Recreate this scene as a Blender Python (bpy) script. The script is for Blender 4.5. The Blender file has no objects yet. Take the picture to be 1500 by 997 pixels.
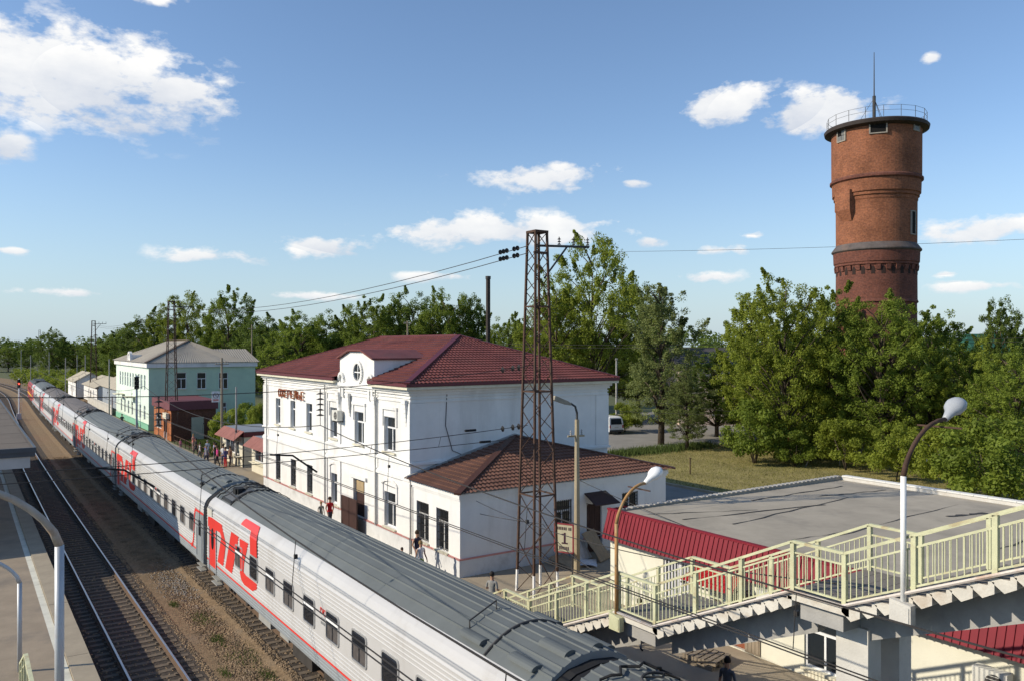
import bpy, bmesh, math, random
import numpy as np
from mathutils import Vector, Matrix
rnd = random.Random(7)
SC = bpy.context.scene
COL = SC.collection
R = math.radians

# ------------------------------------------------------------------ camera, sky, sun, exposure
EYE = 10.6          # eye height above the rail heads, standing on the footbridge
FPX = 1186.0; HZ = 505.0; YAW = R(34.3)
cam = bpy.data.cameras.new('camera'); camo = bpy.data.objects.new('camera', cam); COL.objects.link(camo)
camo.location = (0, 0, EYE); camo.rotation_euler = (R(90), 0, -YAW)
cam.sensor_width = 36; cam.lens = 36 * FPX / 1500; cam.shift_y = (HZ - 498.5) / 1500
cam.clip_start = 0.1; cam.clip_end = 9000
SC.camera = camo

SUN_EL = R(30); SH_AZ = R(-22)               # shadows run along (cos, sin) of SH_AZ in plan
sdir = Vector((math.cos(SH_AZ) * math.cos(SUN_EL), math.sin(SH_AZ) * math.cos(SUN_EL), -math.sin(SUN_EL)))
sl = bpy.data.lights.new('sun', 'SUN'); so = bpy.data.objects.new('sun', sl); COL.objects.link(so)
sl.energy = 4.5; sl.angle = R(0.53); sl.color = (1, .90, .74)
so.rotation_euler = sdir.to_track_quat('-Z', 'Y').to_euler()
W = bpy.data.worlds.new('World'); SC.world = W; W.use_nodes = True
SC.view_settings.view_transform = 'Standard'; SC.view_settings.look = 'None'
SC.view_settings.gamma = 1; SC.view_settings.exposure = 0.12
SC.cycles.use_denoising = True
SC.cycles.max_bounces = 6; SC.cycles.transparent_max_bounces = 6


def build_sky():
    nt = W.node_tree; n = nt.nodes; l = nt.links; n.clear()
    out = n.new('ShaderNodeOutputWorld'); bg = n.new('ShaderNodeBackground'); bg.inputs[1].default_value = 0.14
    sky = n.new('ShaderNodeTexSky'); sky.sky_type = 'NISHITA'; sky.sun_disc = False
    sky.sun_elevation = SUN_EL
    to_sun = -sdir
    sky.sun_rotation = math.atan2(to_sun.x, to_sun.y)
    sky.air_density = 1.0; sky.dust_density = .22; sky.ozone_density = 2.2; sky.altitude = 150
    tc = n.new('ShaderNodeTexCoord'); sep = n.new('ShaderNodeSeparateXYZ'); l.new(tc.outputs['Generated'], sep.inputs[0])

    def math_(op, a, b=None, c=None, clamp=False):
        m = n.new('ShaderNodeMath'); m.operation = op; m.use_clamp = clamp
        for i, v in enumerate((a, b, c)):
            if v is None: continue
            if isinstance(v, (int, float)): m.inputs[i].default_value = v
            else: l.new(v, m.inputs[i])
        return m.outputs[0]
    az = math_('ARCTAN2', sep.outputs[0], sep.outputs[1])
    el = math_('ARCSINE', sep.outputs[2])
    mp = n.new('ShaderNodeMapping'); mp.inputs['Scale'].default_value = (1, 1, 2.0); l.new(tc.outputs['Generated'], mp.inputs[0])
    def noise(scale, detail, rough=.6):
        t = n.new('ShaderNodeTexNoise'); t.inputs['Scale'].default_value = scale; t.inputs['Detail'].default_value = detail
        t.inputs['Roughness'].default_value = rough; l.new(mp.outputs[0], t.inputs['Vector']); return t.outputs['Fac']
    n1 = noise(14, 9, .58); n2 = noise(34, 6, .6)
    total = None; shade = None
    CL = [(110, 112, 250, 84), (250, 135, 120, 44), (12, 213, 42, 24), (812, 260, 125, 27), (928, 268, 28, 9), (735, 340, 205, 32),
          (475, 363, 75, 20), (305, 375, 92, 15), (1065, 152, 88, 36), (1195, 160, 105, 40), (1440, 336, 120, 24), (1062, 366, 60, 12),
          (1365, 85, 20, 10), (1030, 406, 70, 11), (20, 367, 35, 7), (100, 428, 95, 9), (1420, 419, 80, 10), (955, 354, 38, 9),
          (1100, 345, 30, 8), (450, 434, 90, 9), (640, 405, 80, 9), (240, 0, 70, 12), (1385, 402, 30, 7)]
    for (cx, cy, hw, hh) in CL:
        u = (cx - 750) / FPX; a0 = YAW + math.atan(u); e0 = math.atan((HZ - cy) / FPX * math.cos(math.atan(u)))
        w = hw / FPX * math.cos(math.atan(u)) ** 2; h = hh / FPX * math.cos(math.atan(u))
        dx = math_('DIVIDE', math_('SUBTRACT', az, a0), w)
        dy = math_('DIVIDE', math_('SUBTRACT', el, e0), h)
        d = math_('SQRT', math_('ADD', math_('MULTIPLY', dx, dx), math_('MULTIPLY', dy, dy)))
        m = math_('SUBTRACT', 1.0, d)
        if hh < 16: m = math_('MULTIPLY', math_('SUBTRACT', m, .06), .72)
        elif hh < 30: m = math_('MULTIPLY', m, .8)
        total = m if total is None else math_('MAXIMUM', total, m)
        s = math_('MULTIPLY', math_('GREATER_THAN', m, -.6), dy)
        shade = s if shade is None else math_('ADD', shade, s)
    nz = math_('ADD', math_('MULTIPLY', math_('SUBTRACT', n1, .5), 3.6), math_('MULTIPLY', math_('SUBTRACT', n2, .5), 2.0))
    dens = math_('ADD', math_('MULTIPLY', total, 1.5), nz)
    dens = math_('MULTIPLY', math_('SUBTRACT', dens, .16), 1.7, clamp=True)
    fade = math_('MULTIPLY', math_('ADD', total, .42), 1.5, clamp=True)
    dens = math_('MULTIPLY', math_('MULTIPLY', dens, fade), .93)
    br = math_('ADD', math_('MULTIPLY', shade, .28), math_('ADD', .62, math_('MULTIPLY', math_('SUBTRACT', n1, .5), 1.4)), clamp=True)
    cc = n.new('ShaderNodeMix'); cc.data_type = 'RGBA'; l.new(br, cc.inputs[0])
    cc.inputs[6].default_value = (4.0, 4.35, 5.0, 1); cc.inputs[7].default_value = (7.0, 6.9, 6.7, 1)
    mx = n.new('ShaderNodeMix'); mx.data_type = 'RGBA'; tn = n.new('ShaderNodeMix'); tn.data_type = 'RGBA'; tn.blend_type = 'MULTIPLY'; tn.inputs[0].default_value = 1; l.new(sky.outputs[0], tn.inputs[6]); tn.inputs[7].default_value = (.96, 1.0, 1.06, 1); hz_ = math_('POWER', math_('SUBTRACT', 1.0, math_('DIVIDE', math_('ABSOLUTE', el), .26), clamp=True), 1.6); hm = n.new('ShaderNodeMix'); hm.data_type = 'RGBA'; l.new(math_('MULTIPLY', hz_, .85), hm.inputs[0]); l.new(tn.outputs[2], hm.inputs[6]); hm.inputs[7].default_value = (2.9, 3.8, 4.6, 1); l.new(dens, mx.inputs[0]); l.new(hm.outputs[2], mx.inputs[6]); l.new(cc.outputs[2], mx.inputs[7])
    l.new(mx.outputs[2], bg.inputs[0]); l.new(bg.outputs[0], out.inputs[0])
build_sky()

# ------------------------------------------------------------------ pixel -> place (a pixel gives a direction, a plane gives the distance)
_c, _s = math.cos(YAW), math.sin(YAW)
def ray(x, y):
    u = (x - 750) / FPX
    return (u * _c + _s, -u * _s + _c, -(y - HZ) / FPX)
def on_z(x, y, z):
    d = ray(x, y); t = (z - EYE) / d[2]; return Vector((d[0] * t, d[1] * t, z))
def on_X(x, y, X):
    d = ray(x, y); t = X / d[0]; return Vector((X, d[1] * t, EYE + d[2] * t))
def on_Y(x, y, Y):
    d = ray(x, y); t = Y / d[1]; return Vector((d[0] * t, Y, EYE + d[2] * t))
def at_depth(x, depth, z=0.0):
    d = ray(x, 0); return Vector((d[0] * depth, d[1] * depth, z))

# ------------------------------------------------------------------ materials
MATS = {}
def M(name, col, rough=.85, var=.12, scale=2.0, bump=0.0, bscale=None, metal=0.0, stain=None, stain_amt=.5, stain_scale=.5, spec=.3, streak=False, transl=0.0):
    """procedural material: base colour broken up by two noises, optional stains of a second colour, fine relief"""
    if name in MATS: return MATS[name]
    m = bpy.data.materials.new(name); m.use_nodes = True; nt = m.node_tree; n = nt.nodes; l = nt.links
    b = n['Principled BSDF']; b.inputs['Roughness'].default_value = rough; b.inputs['Metallic'].default_value = metal
    b.inputs['Specular IOR Level'].default_value = spec
    tc = n.new('ShaderNodeTexCoord'); vec = tc.outputs['Object']
    t = n.new('ShaderNodeTexNoise'); t.inputs['Scale'].default_value = scale; t.inputs['Detail'].default_value = 8; t.inputs['Roughness'].default_value = .65
    l.new(vec, t.inputs['Vector'])
    rp = n.new('ShaderNodeMapRange'); rp.inputs[1].default_value = .3; rp.inputs[2].default_value = .7
    l.new(t.outputs['Fac'], rp.inputs[0])
    mx = n.new('ShaderNodeMix'); mx.data_type = 'RGBA'; l.new(rp.outputs[0], mx.inputs[0])
    mx.inputs[6].default_value = (*[c * (1 - var) for c in col], 1); mx.inputs[7].default_value = (*[min(1, c * (1 + var)) for c in col], 1)
    last = mx.outputs[2]
    if stain is not None:
        t2 = n.new('ShaderNodeTexNoise'); t2.inputs['Scale'].default_value = stain_scale; t2.inputs['Detail'].default_value = 10; t2.inputs['Roughness'].default_value = .7
        if streak:
            mp = n.new('ShaderNodeMapping'); mp.inputs['Scale'].default_value = (1, 1, .12); l.new(vec, mp.inputs[0]); l.new(mp.outputs[0], t2.inputs['Vector'])
        else: l.new(vec, t2.inputs['Vector'])
        r2 = n.new('ShaderNodeMapRange'); r2.inputs[1].default_value = .52; r2.inputs[2].default_value = .72; r2.inputs[4].default_value = stain_amt
        l.new(t2.outputs['Fac'], r2.inputs[0])
        m2 = n.new('ShaderNodeMix'); m2.data_type = 'RGBA'; l.new(r2.outputs[0], m2.inputs[0]); l.new(last, m2.inputs[6]); m2.inputs[7].default_value = (*stain, 1)
        last = m2.outputs[2]
    l.new(last, b.inputs['Base Color'])
    if bump > 0:
        t3 = n.new('ShaderNodeTexNoise'); t3.inputs['Scale'].default_value = bscale or scale * 8; t3.inputs['Detail'].default_value = 6; l.new(vec, t3.inputs['Vector'])
        bp = n.new('ShaderNodeBump'); bp.inputs['Strength'].default_value = bump; bp.inputs['Distance'].default_value = .03
        l.new(t3.outputs['Fac'], bp.inputs['Height']); l.new(bp.outputs[0], b.inputs['Normal'])
    if transl > 0:
        tr = n.new('ShaderNodeBsdfTranslucent'); l.new(last, tr.inputs[0]); ms = n.new('ShaderNodeMixShader'); ms.inputs[0].default_value = transl
        l.new(b.outputs[0], ms.inputs[1]); l.new(tr.outputs[0], ms.inputs[2]); l.new(ms.outputs[0], n['Material Output'].inputs[0])
    MATS[name] = m; return m

def leaf_mat(name, c_dark, c_light, transl=.5):
    if name in MATS: return MATS[name]
    m = bpy.data.materials.new(name); m.use_nodes = True; nt = m.node_tree; n = nt.nodes; l = nt.links
    b = n['Principled BSDF']; b.inputs['Roughness'].default_value = .6; b.inputs['Specular IOR Level'].default_value = .25
    at = n.new('ShaderNodeAttribute'); at.attribute_name = 'tint'
    oi = n.new('ShaderNodeObjectInfo')
    ad = n.new('ShaderNodeMath'); ad.operation = 'MULTIPLY_ADD'; l.new(oi.outputs['Random'], ad.inputs[0]); ad.inputs[1].default_value = .35; l.new(at.outputs['Fac'], ad.inputs[2])
    sb = n.new('ShaderNodeMath'); sb.operation = 'SUBTRACT'; sb.use_clamp = True; l.new(ad.outputs[0], sb.inputs[0]); sb.inputs[1].default_value = .15
    mx = n.new('ShaderNodeMix'); mx.data_type = 'RGBA'; l.new(sb.outputs[0], mx.inputs[0])
    mx.inputs[6].default_value = (*c_dark, 1); mx.inputs[7].default_value = (*c_light, 1)
    l.new(mx.outputs[2], b.inputs['Base Color'])
    tr = n.new('ShaderNodeBsdfTranslucent'); l.new(mx.outputs[2], tr.inputs[0]); ms = n.new('ShaderNodeMixShader'); ms.inputs[0].default_value = transl
    l.new(b.outputs[0], ms.inputs[1]); l.new(tr.outputs[0], ms.inputs[2]); l.new(ms.outputs[0], n['Material Output'].inputs[0])
    MATS[name] = m; return m

def brick_mat(name, c1, c2, mortar, bw=.26, bh=.077, bump=.6):
    if name in MATS: return MATS[name]
    m = bpy.data.materials.new(name); m.use_nodes = True; nt = m.node_tree; n = nt.nodes; l = nt.links
    b = n['Principled BSDF']; b.inputs['Roughness'].default_value = .9; b.inputs['Specular IOR Level'].default_value = .2
    uv = n.new('ShaderNodeTexCoord')
    br = n.new('ShaderNodeTexBrick'); br.inputs['Scale'].default_value = 1; br.inputs['Brick Width'].default_value = bw; br.inputs['Row Height'].default_value = bh
    br.inputs['Mortar Size'].default_value = .006; br.inputs['Color1'].default_value = (*c1, 1); br.inputs['Color2'].default_value = (*c2, 1); br.inputs['Mortar'].default_value = (*mortar, 1)
    l.new(uv.outputs['UV'], br.inputs['Vector'])
    t = n.new('ShaderNodeTexNoise'); t.inputs['Scale'].default_value = .55; t.inputs['Detail'].default_value = 10; t.inputs['Roughness'].default_value = .75; l.new(uv.outputs['Object'], t.inputs['Vector'])
    rp = n.new('ShaderNodeMapRange'); rp.inputs[1].default_value = .35; rp.inputs[2].default_value = .7; rp.inputs[3].default_value = 1.15; rp.inputs[4].default_value = .62; l.new(t.outputs['Fac'], rp.inputs[0])
    t2 = n.new('ShaderNodeTexNoise'); t2.inputs['Scale'].default_value = 6; t2.inputs['Detail'].default_value = 5; l.new(uv.outputs['UV'], t2.inputs['Vector'])
    r2 = n.new('ShaderNodeMapRange'); r2.inputs[1].default_value = .3; r2.inputs[2].default_value = .7; r2.inputs[3].default_value = .75; r2.inputs[4].default_value = 1.3; l.new(t2.outputs['Fac'], r2.inputs[0])
    mu = n.new('ShaderNodeMath'); mu.operation = 'MULTIPLY'; l.new(rp.outputs[0], mu.inputs[0]); l.new(r2.outputs[0], mu.inputs[1])
    sc = n.new('ShaderNodeVectorMath'); sc.operation = 'SCALE'; l.new(br.outputs['Color'], sc.inputs[0]); l.new(mu.outputs[0], sc.inputs['Scale'])
    l.new(sc.outputs[0], b.inputs['Base Color'])
    bp = n.new('ShaderNodeBump'); bp.inputs['Strength'].default_value = bump; bp.inputs['Distance'].default_value = .01; bp.invert = True
    l.new(br.outputs['Fac'], bp.inputs['Height']); l.new(bp.outputs[0], b.inputs['Normal'])
    MATS[name] = m; return m

def glass_mat(name, col=(.02, .025, .03), rough=.08):
    if name in MATS: return MATS[name]
    m = bpy.data.materials.new(name); m.use_nodes = True; nt = m.node_tree; n = nt.nodes; l = nt.links
    b = n['Principled BSDF']; b.inputs['Base Color'].default_value = (*col, 1); b.inputs['Roughness'].default_value = rough; b.inputs['Specular IOR Level'].default_value = .6
    t = n.new('ShaderNodeTexNoise'); t.inputs['Scale'].default_value = 1.2; t.inputs['Detail'].default_value = 3
    tc = n.new('ShaderNodeTexCoord'); l.new(tc.outputs['Object'], t.inputs['Vector'])
    bp = n.new('ShaderNodeBump'); bp.inputs['Strength'].default_value = .06; l.new(t.outputs['Fac'], bp.inputs['Height']); l.new(bp.outputs[0], b.inputs['Normal'])
    MATS[name] = m; return m

# ------------------------------------------------------------------ mesh builder
class MB:
    def __init__(s, origin=(0, 0, 0)):
        s.v = []; s.f = []; s.m = []; s.o = Vector(origin); s.uv = None; s.cur = 0
    def mat(s, i): s.cur = i; return s
    def add(s, vs, fs):
        k = len(s.v); s.v.extend([tuple(v) for v in vs])
        for f in fs: s.f.append(tuple(k + i for i in f)); s.m.append(s.cur)
    def box(s, a, b):
        x0, y0, z0 = a; x1, y1, z1 = b
        if x0 > x1: x0, x1 = x1, x0
        if y0 > y1: y0, y1 = y1, y0
        if z0 > z1: z0, z1 = z1, z0
        s.add([(x0, y0, z0), (x1, y0, z0), (x1, y1, z0), (x0, y1, z0), (x0, y0, z1), (x1, y0, z1), (x1, y1, z1), (x0, y1, z1)],
              [(0, 3, 2, 1), (4, 5, 6, 7), (0, 1, 5, 4), (1, 2, 6, 5), (2, 3, 7, 6), (3, 0, 4, 7)])
        return s
    def bar(s, p, q, w, h=None, up=(0, 0, 1)):
        """a square bar from p to q"""
        h = h or w; p = Vector(p); q = Vector(q); d = (q - p)
        if d.length < 1e-6: return s
        d.normalize(); u = Vector(up)
        if abs(d.dot(u)) > .98: u = Vector((0, 1, 0))
        a = d.cross(u).normalized(); b = a.cross(d).normalized()
        a *= w / 2; b *= h / 2
        s.add([p - a - b, p + a - b, p + a + b, p - a + b, q - a - b, q + a - b, q + a + b, q - a + b],
              [(0, 3, 2, 1), (4, 5, 6, 7), (0, 1, 5, 4), (1, 2, 6, 5), (2, 3, 7, 6), (3, 0, 4, 7)])
        return s
    def tube(s, pts, r, n=8, cap=True):
        pts = [Vector(p) for p in pts]; rs = r if isinstance(r, (list, tuple)) else [r] * len(pts)
        k = len(s.v); prev = None
        for i, p in enumerate(pts):
            d = (pts[min(i + 1, len(pts) - 1)] - pts[max(i - 1, 0)])
            d = d.normalized() if d.length > 1e-9 else Vector((0, 0, 1))
            if prev is None:
                u = Vector((0, 0, 1)) if abs(d.z) < .9 else Vector((1, 0, 0))
                a = d.cross(u).normalized()
            else:
                a = (prev - d * prev.dot(d)); a = a.normalized() if a.length > 1e-6 else d.orthogonal().normalized()
            prev = a; b = d.cross(a)
            for j in range(n):
                t = 2 * math.pi * j / n; s.v.append(tuple(p + (a * math.cos(t) + b * math.sin(t)) * rs[i]))
        for i in range(len(pts) - 1):
            for j in range(n):
                s.f.append((k + i * n + j, k + i * n + (j + 1) % n, k + (i + 1) * n + (j + 1) % n, k + (i + 1) * n + j)); s.m.append(s.cur)
        if cap:
            s.f.append(tuple(k + j for j in reversed(range(n)))); s.m.append(s.cur)
            e = k + (len(pts) - 1) * n; s.f.append(tuple(e + j for j in range(n))); s.m.append(s.cur)
        return s
    def lathe(s, prof, n=24, c=(0, 0, 0), a0=0, a1=2 * math.pi):
        k = len(s.v); full = abs(a1 - a0 - 2 * math.pi) < 1e-6; m = n if full else n + 1
        for (r, z) in prof:
            for j in range(m):
                t = a0 + (a1 - a0) * j / n; s.v.append((c[0] + r * math.cos(t), c[1] + r * math.sin(t), c[2] + z))
        for i in range(len(prof) - 1):
            for j in range(n):
                j2 = (j + 1) % m
                s.f.append((k + i * m + j, k + i * m + j2, k + (i + 1) * m + j2, k + (i + 1) * m + j)); s.m.append(s.cur)
        return s
    def prism(s, poly, ext):
        """poly: list of 3D points (planar), ext: extrusion vector"""
        n = len(poly); e = Vector(ext); k = len(s.v)
        s.v.extend([tuple(Vector(p)) for p in poly]); s.v.extend([tuple(Vector(p) + e) for p in poly])
        s.f.append(tuple(k + i for i in range(n))); s.f.append(tuple(k + n + i for i in reversed(range(n)))); s.m += [s.cur] * 2
        for i in range(n):
            j = (i + 1) % n; s.f.append((k + i, k + n + i, k + n + j, k + j)); s.m.append(s.cur)
        return s
    def build(s, name, mats, parent=None, smooth=False, label=None, cat=None, group=None, kind=None, recalc=True, autosmooth=None):
        me = bpy.data.meshes.new(name)
        o = s.o
        me.from_pydata([(v[0] - o.x, v[1] - o.y, v[2] - o.z) for v in s.v], [], s.f)
        mats = mats if isinstance(mats, (list, tuple)) else [mats]
        for mt in mats: me.materials.append(mt)
        if len(mats) > 1: me.polygons.foreach_set('material_index', s.m)
        if recalc and len(s.f) < 60000:
            bm = bmesh.new(); bm.from_mesh(me); bmesh.ops.recalc_face_normals(bm, faces=bm.faces); bm.to_mesh(me); bm.free()
        box_uv(me)
        if smooth: me.polygons.foreach_set('use_smooth', [True] * len(me.polygons))
        me.update()
        if autosmooth is not None:
            me.polygons.foreach_set('use_smooth', [True] * len(me.polygons)); me.set_sharp_from_angle(angle=R(autosmooth))
        ob = bpy.data.objects.new(name, me); COL.objects.link(ob)
        if parent is not None: ob.parent = parent
        else: ob.location = o
        tag(ob, label, cat, group, kind)
        return ob

def box_uv(me):
    n = len(me.polygons)
    if n == 0: return
    uvl = me.uv_layers.new(name='UVMap')
    nl = len(me.loops); lv = np.empty(nl, 'i'); me.loops.foreach_get('vertex_index', lv)
    co = np.empty(len(me.vertices) * 3, 'f'); me.vertices.foreach_get('co', co); co = co.reshape(-1, 3)
    nr = np.empty(n * 3, 'f'); me.polygons.foreach_get('normal', nr); nr = np.abs(nr.reshape(-1, 3))
    lt = np.empty(n, 'i'); me.polygons.foreach_get('loop_total', lt)
    ax = np.repeat(np.argmax(nr, 1), lt); c = co[lv]
    uv = np.where((ax == 0)[:, None], c[:, [1, 2]], np.where((ax == 1)[:, None], c[:, [0, 2]], c[:, [0, 1]]))
    uvl.data.foreach_set('uv', uv.astype('f').ravel())

def tag(o, label=None, cat=None, group=None, kind=None):
    if label: o['label'] = label
    if cat: o['category'] = cat
    if group: o['group'] = group
    if kind: o['kind'] = kind
    return o
def empty(name, loc=(0, 0, 0), label=None, cat=None, group=None, kind=None, rz=0, parent=None):
    o = bpy.data.objects.new(name, None); COL.objects.link(o); o.location = loc; o.rotation_euler = (0, 0, rz); o.empty_display_size = .3
    if parent is not None: o.parent = parent
    return tag(o, label, cat, group, kind)
def copy_tree(o, parent=None):
    c = o.copy(); COL.objects.link(c)
    if parent is not None: c.parent = parent
    for ch in o.children: copy_tree(ch, c)
    return c
def inst(ob, loc, parent, rot=None, scale=None):
    c = bpy.data.objects.new(ob.name.split('.')[0], ob.data if hasattr(ob, 'data') else ob); COL.objects.link(c); c.location = loc; c.parent = parent
    if rot: c.rotation_euler = rot
    if scale: c.scale = scale
    return c

def wall_holes(mb, to3, u0, u1, v0, v1, holes, depth):
    """a wall in (u, v) with rectangular openings and reveals going in by depth; to3(u, v, d) -> point"""
    us = sorted({u0, u1, *[h[0] for h in holes], *[h[1] for h in holes]}); vs = sorted({v0, v1, *[h[2] for h in holes], *[h[3] for h in holes]})
    us = [u for u in us if u0 <= u <= u1]; vs = [v for v in vs if v0 <= v <= v1]
    for i in range(len(us) - 1):
        for j in range(len(vs) - 1):
            uc = (us[i] + us[i + 1]) / 2; vc = (vs[j] + vs[j + 1]) / 2
            if any(h[0] < uc < h[1] and h[2] < vc < h[3] for h in holes): continue
            mb.add([to3(us[i], vs[j], 0), to3(us[i + 1], vs[j], 0), to3(us[i + 1], vs[j + 1], 0), to3(us[i], vs[j + 1], 0)], [(0, 1, 2, 3)])
    for (a, b, c, d) in holes:
        for (p, q) in (((a, c), (b, c)), ((b, c), (b, d)), ((b, d), (a, d)), ((a, d), (a, c))):
            mb.add([to3(*p, 0), to3(*q, 0), to3(*q, depth), to3(*p, depth)], [(0, 1, 2, 3)])

def tile_sheet(mb, A, B, T, ab, skip=None, pitch=.23, course=.35, amp=.042, step=.05, samples=6):
    """wavy metal-tile sheet on a roof plane. A->B eave line, T: point on the top line; ab(s)->(a,b) span limits in metres at slope fraction s"""
    A = Vector(A); B = Vector(B); U = (B - A); L = U.length; U.normalize()
    V = Vector(T) - A; V = V - U * V.dot(U); S = V.length; V.normalize(); N = U.cross(V)
    if N.z < 0: N = -N
    nu = int(L / pitch) * samples; us = [i * L / nu for i in range(nu + 1)]
    wv = [amp * (abs(math.sin(math.pi * u / pitch)) * 1.3) for u in us]
    nc = max(1, int(round(S / course))) if course else 1
    rows = []
    for k in range(nc):
        rows.append((k / nc, step)); rows.append(((k + 1) / nc - 1e-4, 0))
    k0 = len(mb.v); nn = nu + 1
    for (s, h) in rows:
        a, b = ab(s)
        for u, w in zip(us, wv):
            uc = min(max(u, a), b); mb.v.append(tuple(A + U * uc + V * (s * S) + N * (w + h)))
    for r in range(len(rows) - 1):
        a0, b0 = ab(rows[r][0]); a1, b1 = ab(rows[r + 1][0])
        for i in range(nu):
            if us[i + 1] <= min(a0, a1) or us[i] >= max(b0, b1): continue
            if skip and skip[0] < us[i] < skip[1] and rows[r][0] < skip[2]: continue
            mb.f.append((k0 + r * nn + i, k0 + r * nn + i + 1, k0 + (r + 1) * nn + i + 1, k0 + (r + 1) * nn + i)); mb.m.append(mb.cur)
# ------------------------------------------------------------------ materials in use
m_white = M('white_limewash', (.75, .74, .71), .9, .07, .8, .18, 30, stain=(.46, .44, .40), stain_amt=.55, stain_scale=.5, streak=True)
m_plinth = M('grey_plinth_paint', (.62, .63, .63), .9, .08, 1.5, .15, 20, stain=(.34, .33, .32), stain_amt=.55, stain_scale=.7)
m_redline = M('red_line_paint', (.58, .27, .24), .85, .1, 2)
m_roofred = M('maroon_roof_tile', (.165, .052, .043), .55, .25, .7, spec=.3, stain=(.105, .052, .044), stain_amt=.65, stain_scale=.4)
m_roofbrown = M('brown_roof_tile', (.145, .072, .050), .6, .28, .8, spec=.3, stain=(.10, .05, .04), stain_amt=.6, stain_scale=.5)
m_maroon = M('maroon_trim', (.11, .022, .028), .5, .12, 2, spec=.4)
m_cream = M('cream_board', (.66, .62, .48), .8, .08, 2, stain=(.35, .3, .22), stain_amt=.5, stain_scale=1.2)
m_glass = glass_mat('window_glass')
m_frame = M('white_window_frame', (.78, .78, .77), .5, .04, 3)
m_grille = M('black_iron_grille', (.03, .028, .027), .6, .1, 5)
m_dkdoor = M('dark_brown_door', (.055, .028, .024), .6, .2, 3, stain=(.09, .07, .06), stain_amt=.4)
m_rust = M('rusty_steel', (.078, .044, .030), .85, .35, 2.5, .3, 40, stain=(.05, .034, .028), stain_amt=.7, stain_scale=1.3)
m_steel = M('dark_steel', (.055, .052, .05), .6, .2, 3)
m_galv = M('galvanised_pole', (.48, .50, .52), .5, .1, 2, metal=.3, stain=(.34, .17, .06), stain_amt=.5, stain_scale=.9)
m_wpaint = M('white_paint', (.78, .78, .76), .55, .06, 3, stain=(.45, .25, .12), stain_amt=.3, stain_scale=1.5)
m_conc = M('grey_concrete', (.34, .33, .31), .92, .15, 1.5, .25, 25, stain=(.20, .19, .17), stain_amt=.5, stain_scale=.8)
m_lconc = M('pale_concrete', (.56, .54, .49), .92, .12, 1.5, .25, 25, stain=(.32, .24, .16), stain_amt=.55, stain_scale=1.1)
m_wood = M('grey_wood', (.27, .22, .16), .9, .2, 2, .3, 20, streak=True, stain=(.16, .13, .1))
m_plat = M('platform_asphalt', (.29, .235, .17), .95, .14, .9, .2, 25, stain=(.13, .12, .11), stain_amt=.6, stain_scale=.35)
m_yard = M('dusty_yard_paving', (.33, .275, .20), .95, .16, .5, .2, 18, stain=(.22, .185, .14), stain_amt=.65, stain_scale=.22)
m_road = M('worn_asphalt', (.24, .225, .20), .95, .14, .4, .15, 20, stain=(.17, .16, .145), stain_amt=.6, stain_scale=.15)
m_lawn = M('dry_lawn', (.27, .225, .085), 1, .3, .35, .5, 6, stain=(.15, .155, .045), stain_amt=.8, stain_scale=.16)
m_far = M('far_ground', (.10, .11, .045), 1, .3, .02, stain=(.06, .08, .03), stain_amt=.8, stain_scale=.01)
m_ballast = M('brown_ballast', (.225, .155, .088), 1, .45, 9, .9, 16, stain=(.24, .20, .15), stain_amt=.45, stain_scale=.5)
m_rail = M('worn_rail_head', (.40, .41, .43), .32, .08, 3, metal=.85)
m_railside = M('rusty_rail_side', (.13, .085, .055), .85, .2, 4)
m_sleeper = M('oily_shaded_sleeper', (.145, .115, .085), .95, .25, 2, .3, 20, stain=(.06, .05, .042), stain_amt=.7, stain_scale=1.5)  # oily concrete, also darkened so the shadowed track keeps its contrast
m_yline = M('worn_white_line', (.62, .60, .50), .9, .15, 1.2, stain=(.3, .28, .24), stain_amt=.6, stain_scale=1.0)
m_stone = M('ballast_stone', (.24, .172, .105), 1, .5, .9, stain=(.27, .22, .17), stain_amt=.6, stain_scale=.8)
m_kerb = M('pale_kerb', (.33, .28, .205), .95, .15, 1.2, .2, 20)

def sheet(name, x0, x1, y0, y1, z, mat, kind='structure', thick=None):
    mb = MB(((x0 + x1) / 2, (y0 + y1) / 2, z))
    if thick: mb.box((x0, y0, z - thick), (x1, y1, z))
    else: mb.add([(x0, y0, z), (x1, y0, z), (x1, y1, z), (x0, y1, z)], [(0, 1, 2, 3)])
    return mb.build(name, mat, kind=kind)

# ground to the horizon
mb = MB((0, 0, -.45)); mb.lathe([(0.01, 0), (60, 0), (400, 0), (4500, 0)], 48, (0, 0, -.45)); mb.build('ground', m_far, kind='structure')

# ------------------------------------------------------------------ tracks
NEAR_X = 5.24; TRAIN_X = 10.6
def off(y):
    """sideways drift of both tracks from the straight line, metres"""
    if y < 60: return 0.0
    if y < 175: return 1.2e-4 * (y - 60) ** 2
    return 1.587 + .0276 * (y - 175) - (y - 175) ** 2 / 1508
def off_d(y):
    return (off(y + .5) - off(y - .5))
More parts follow.
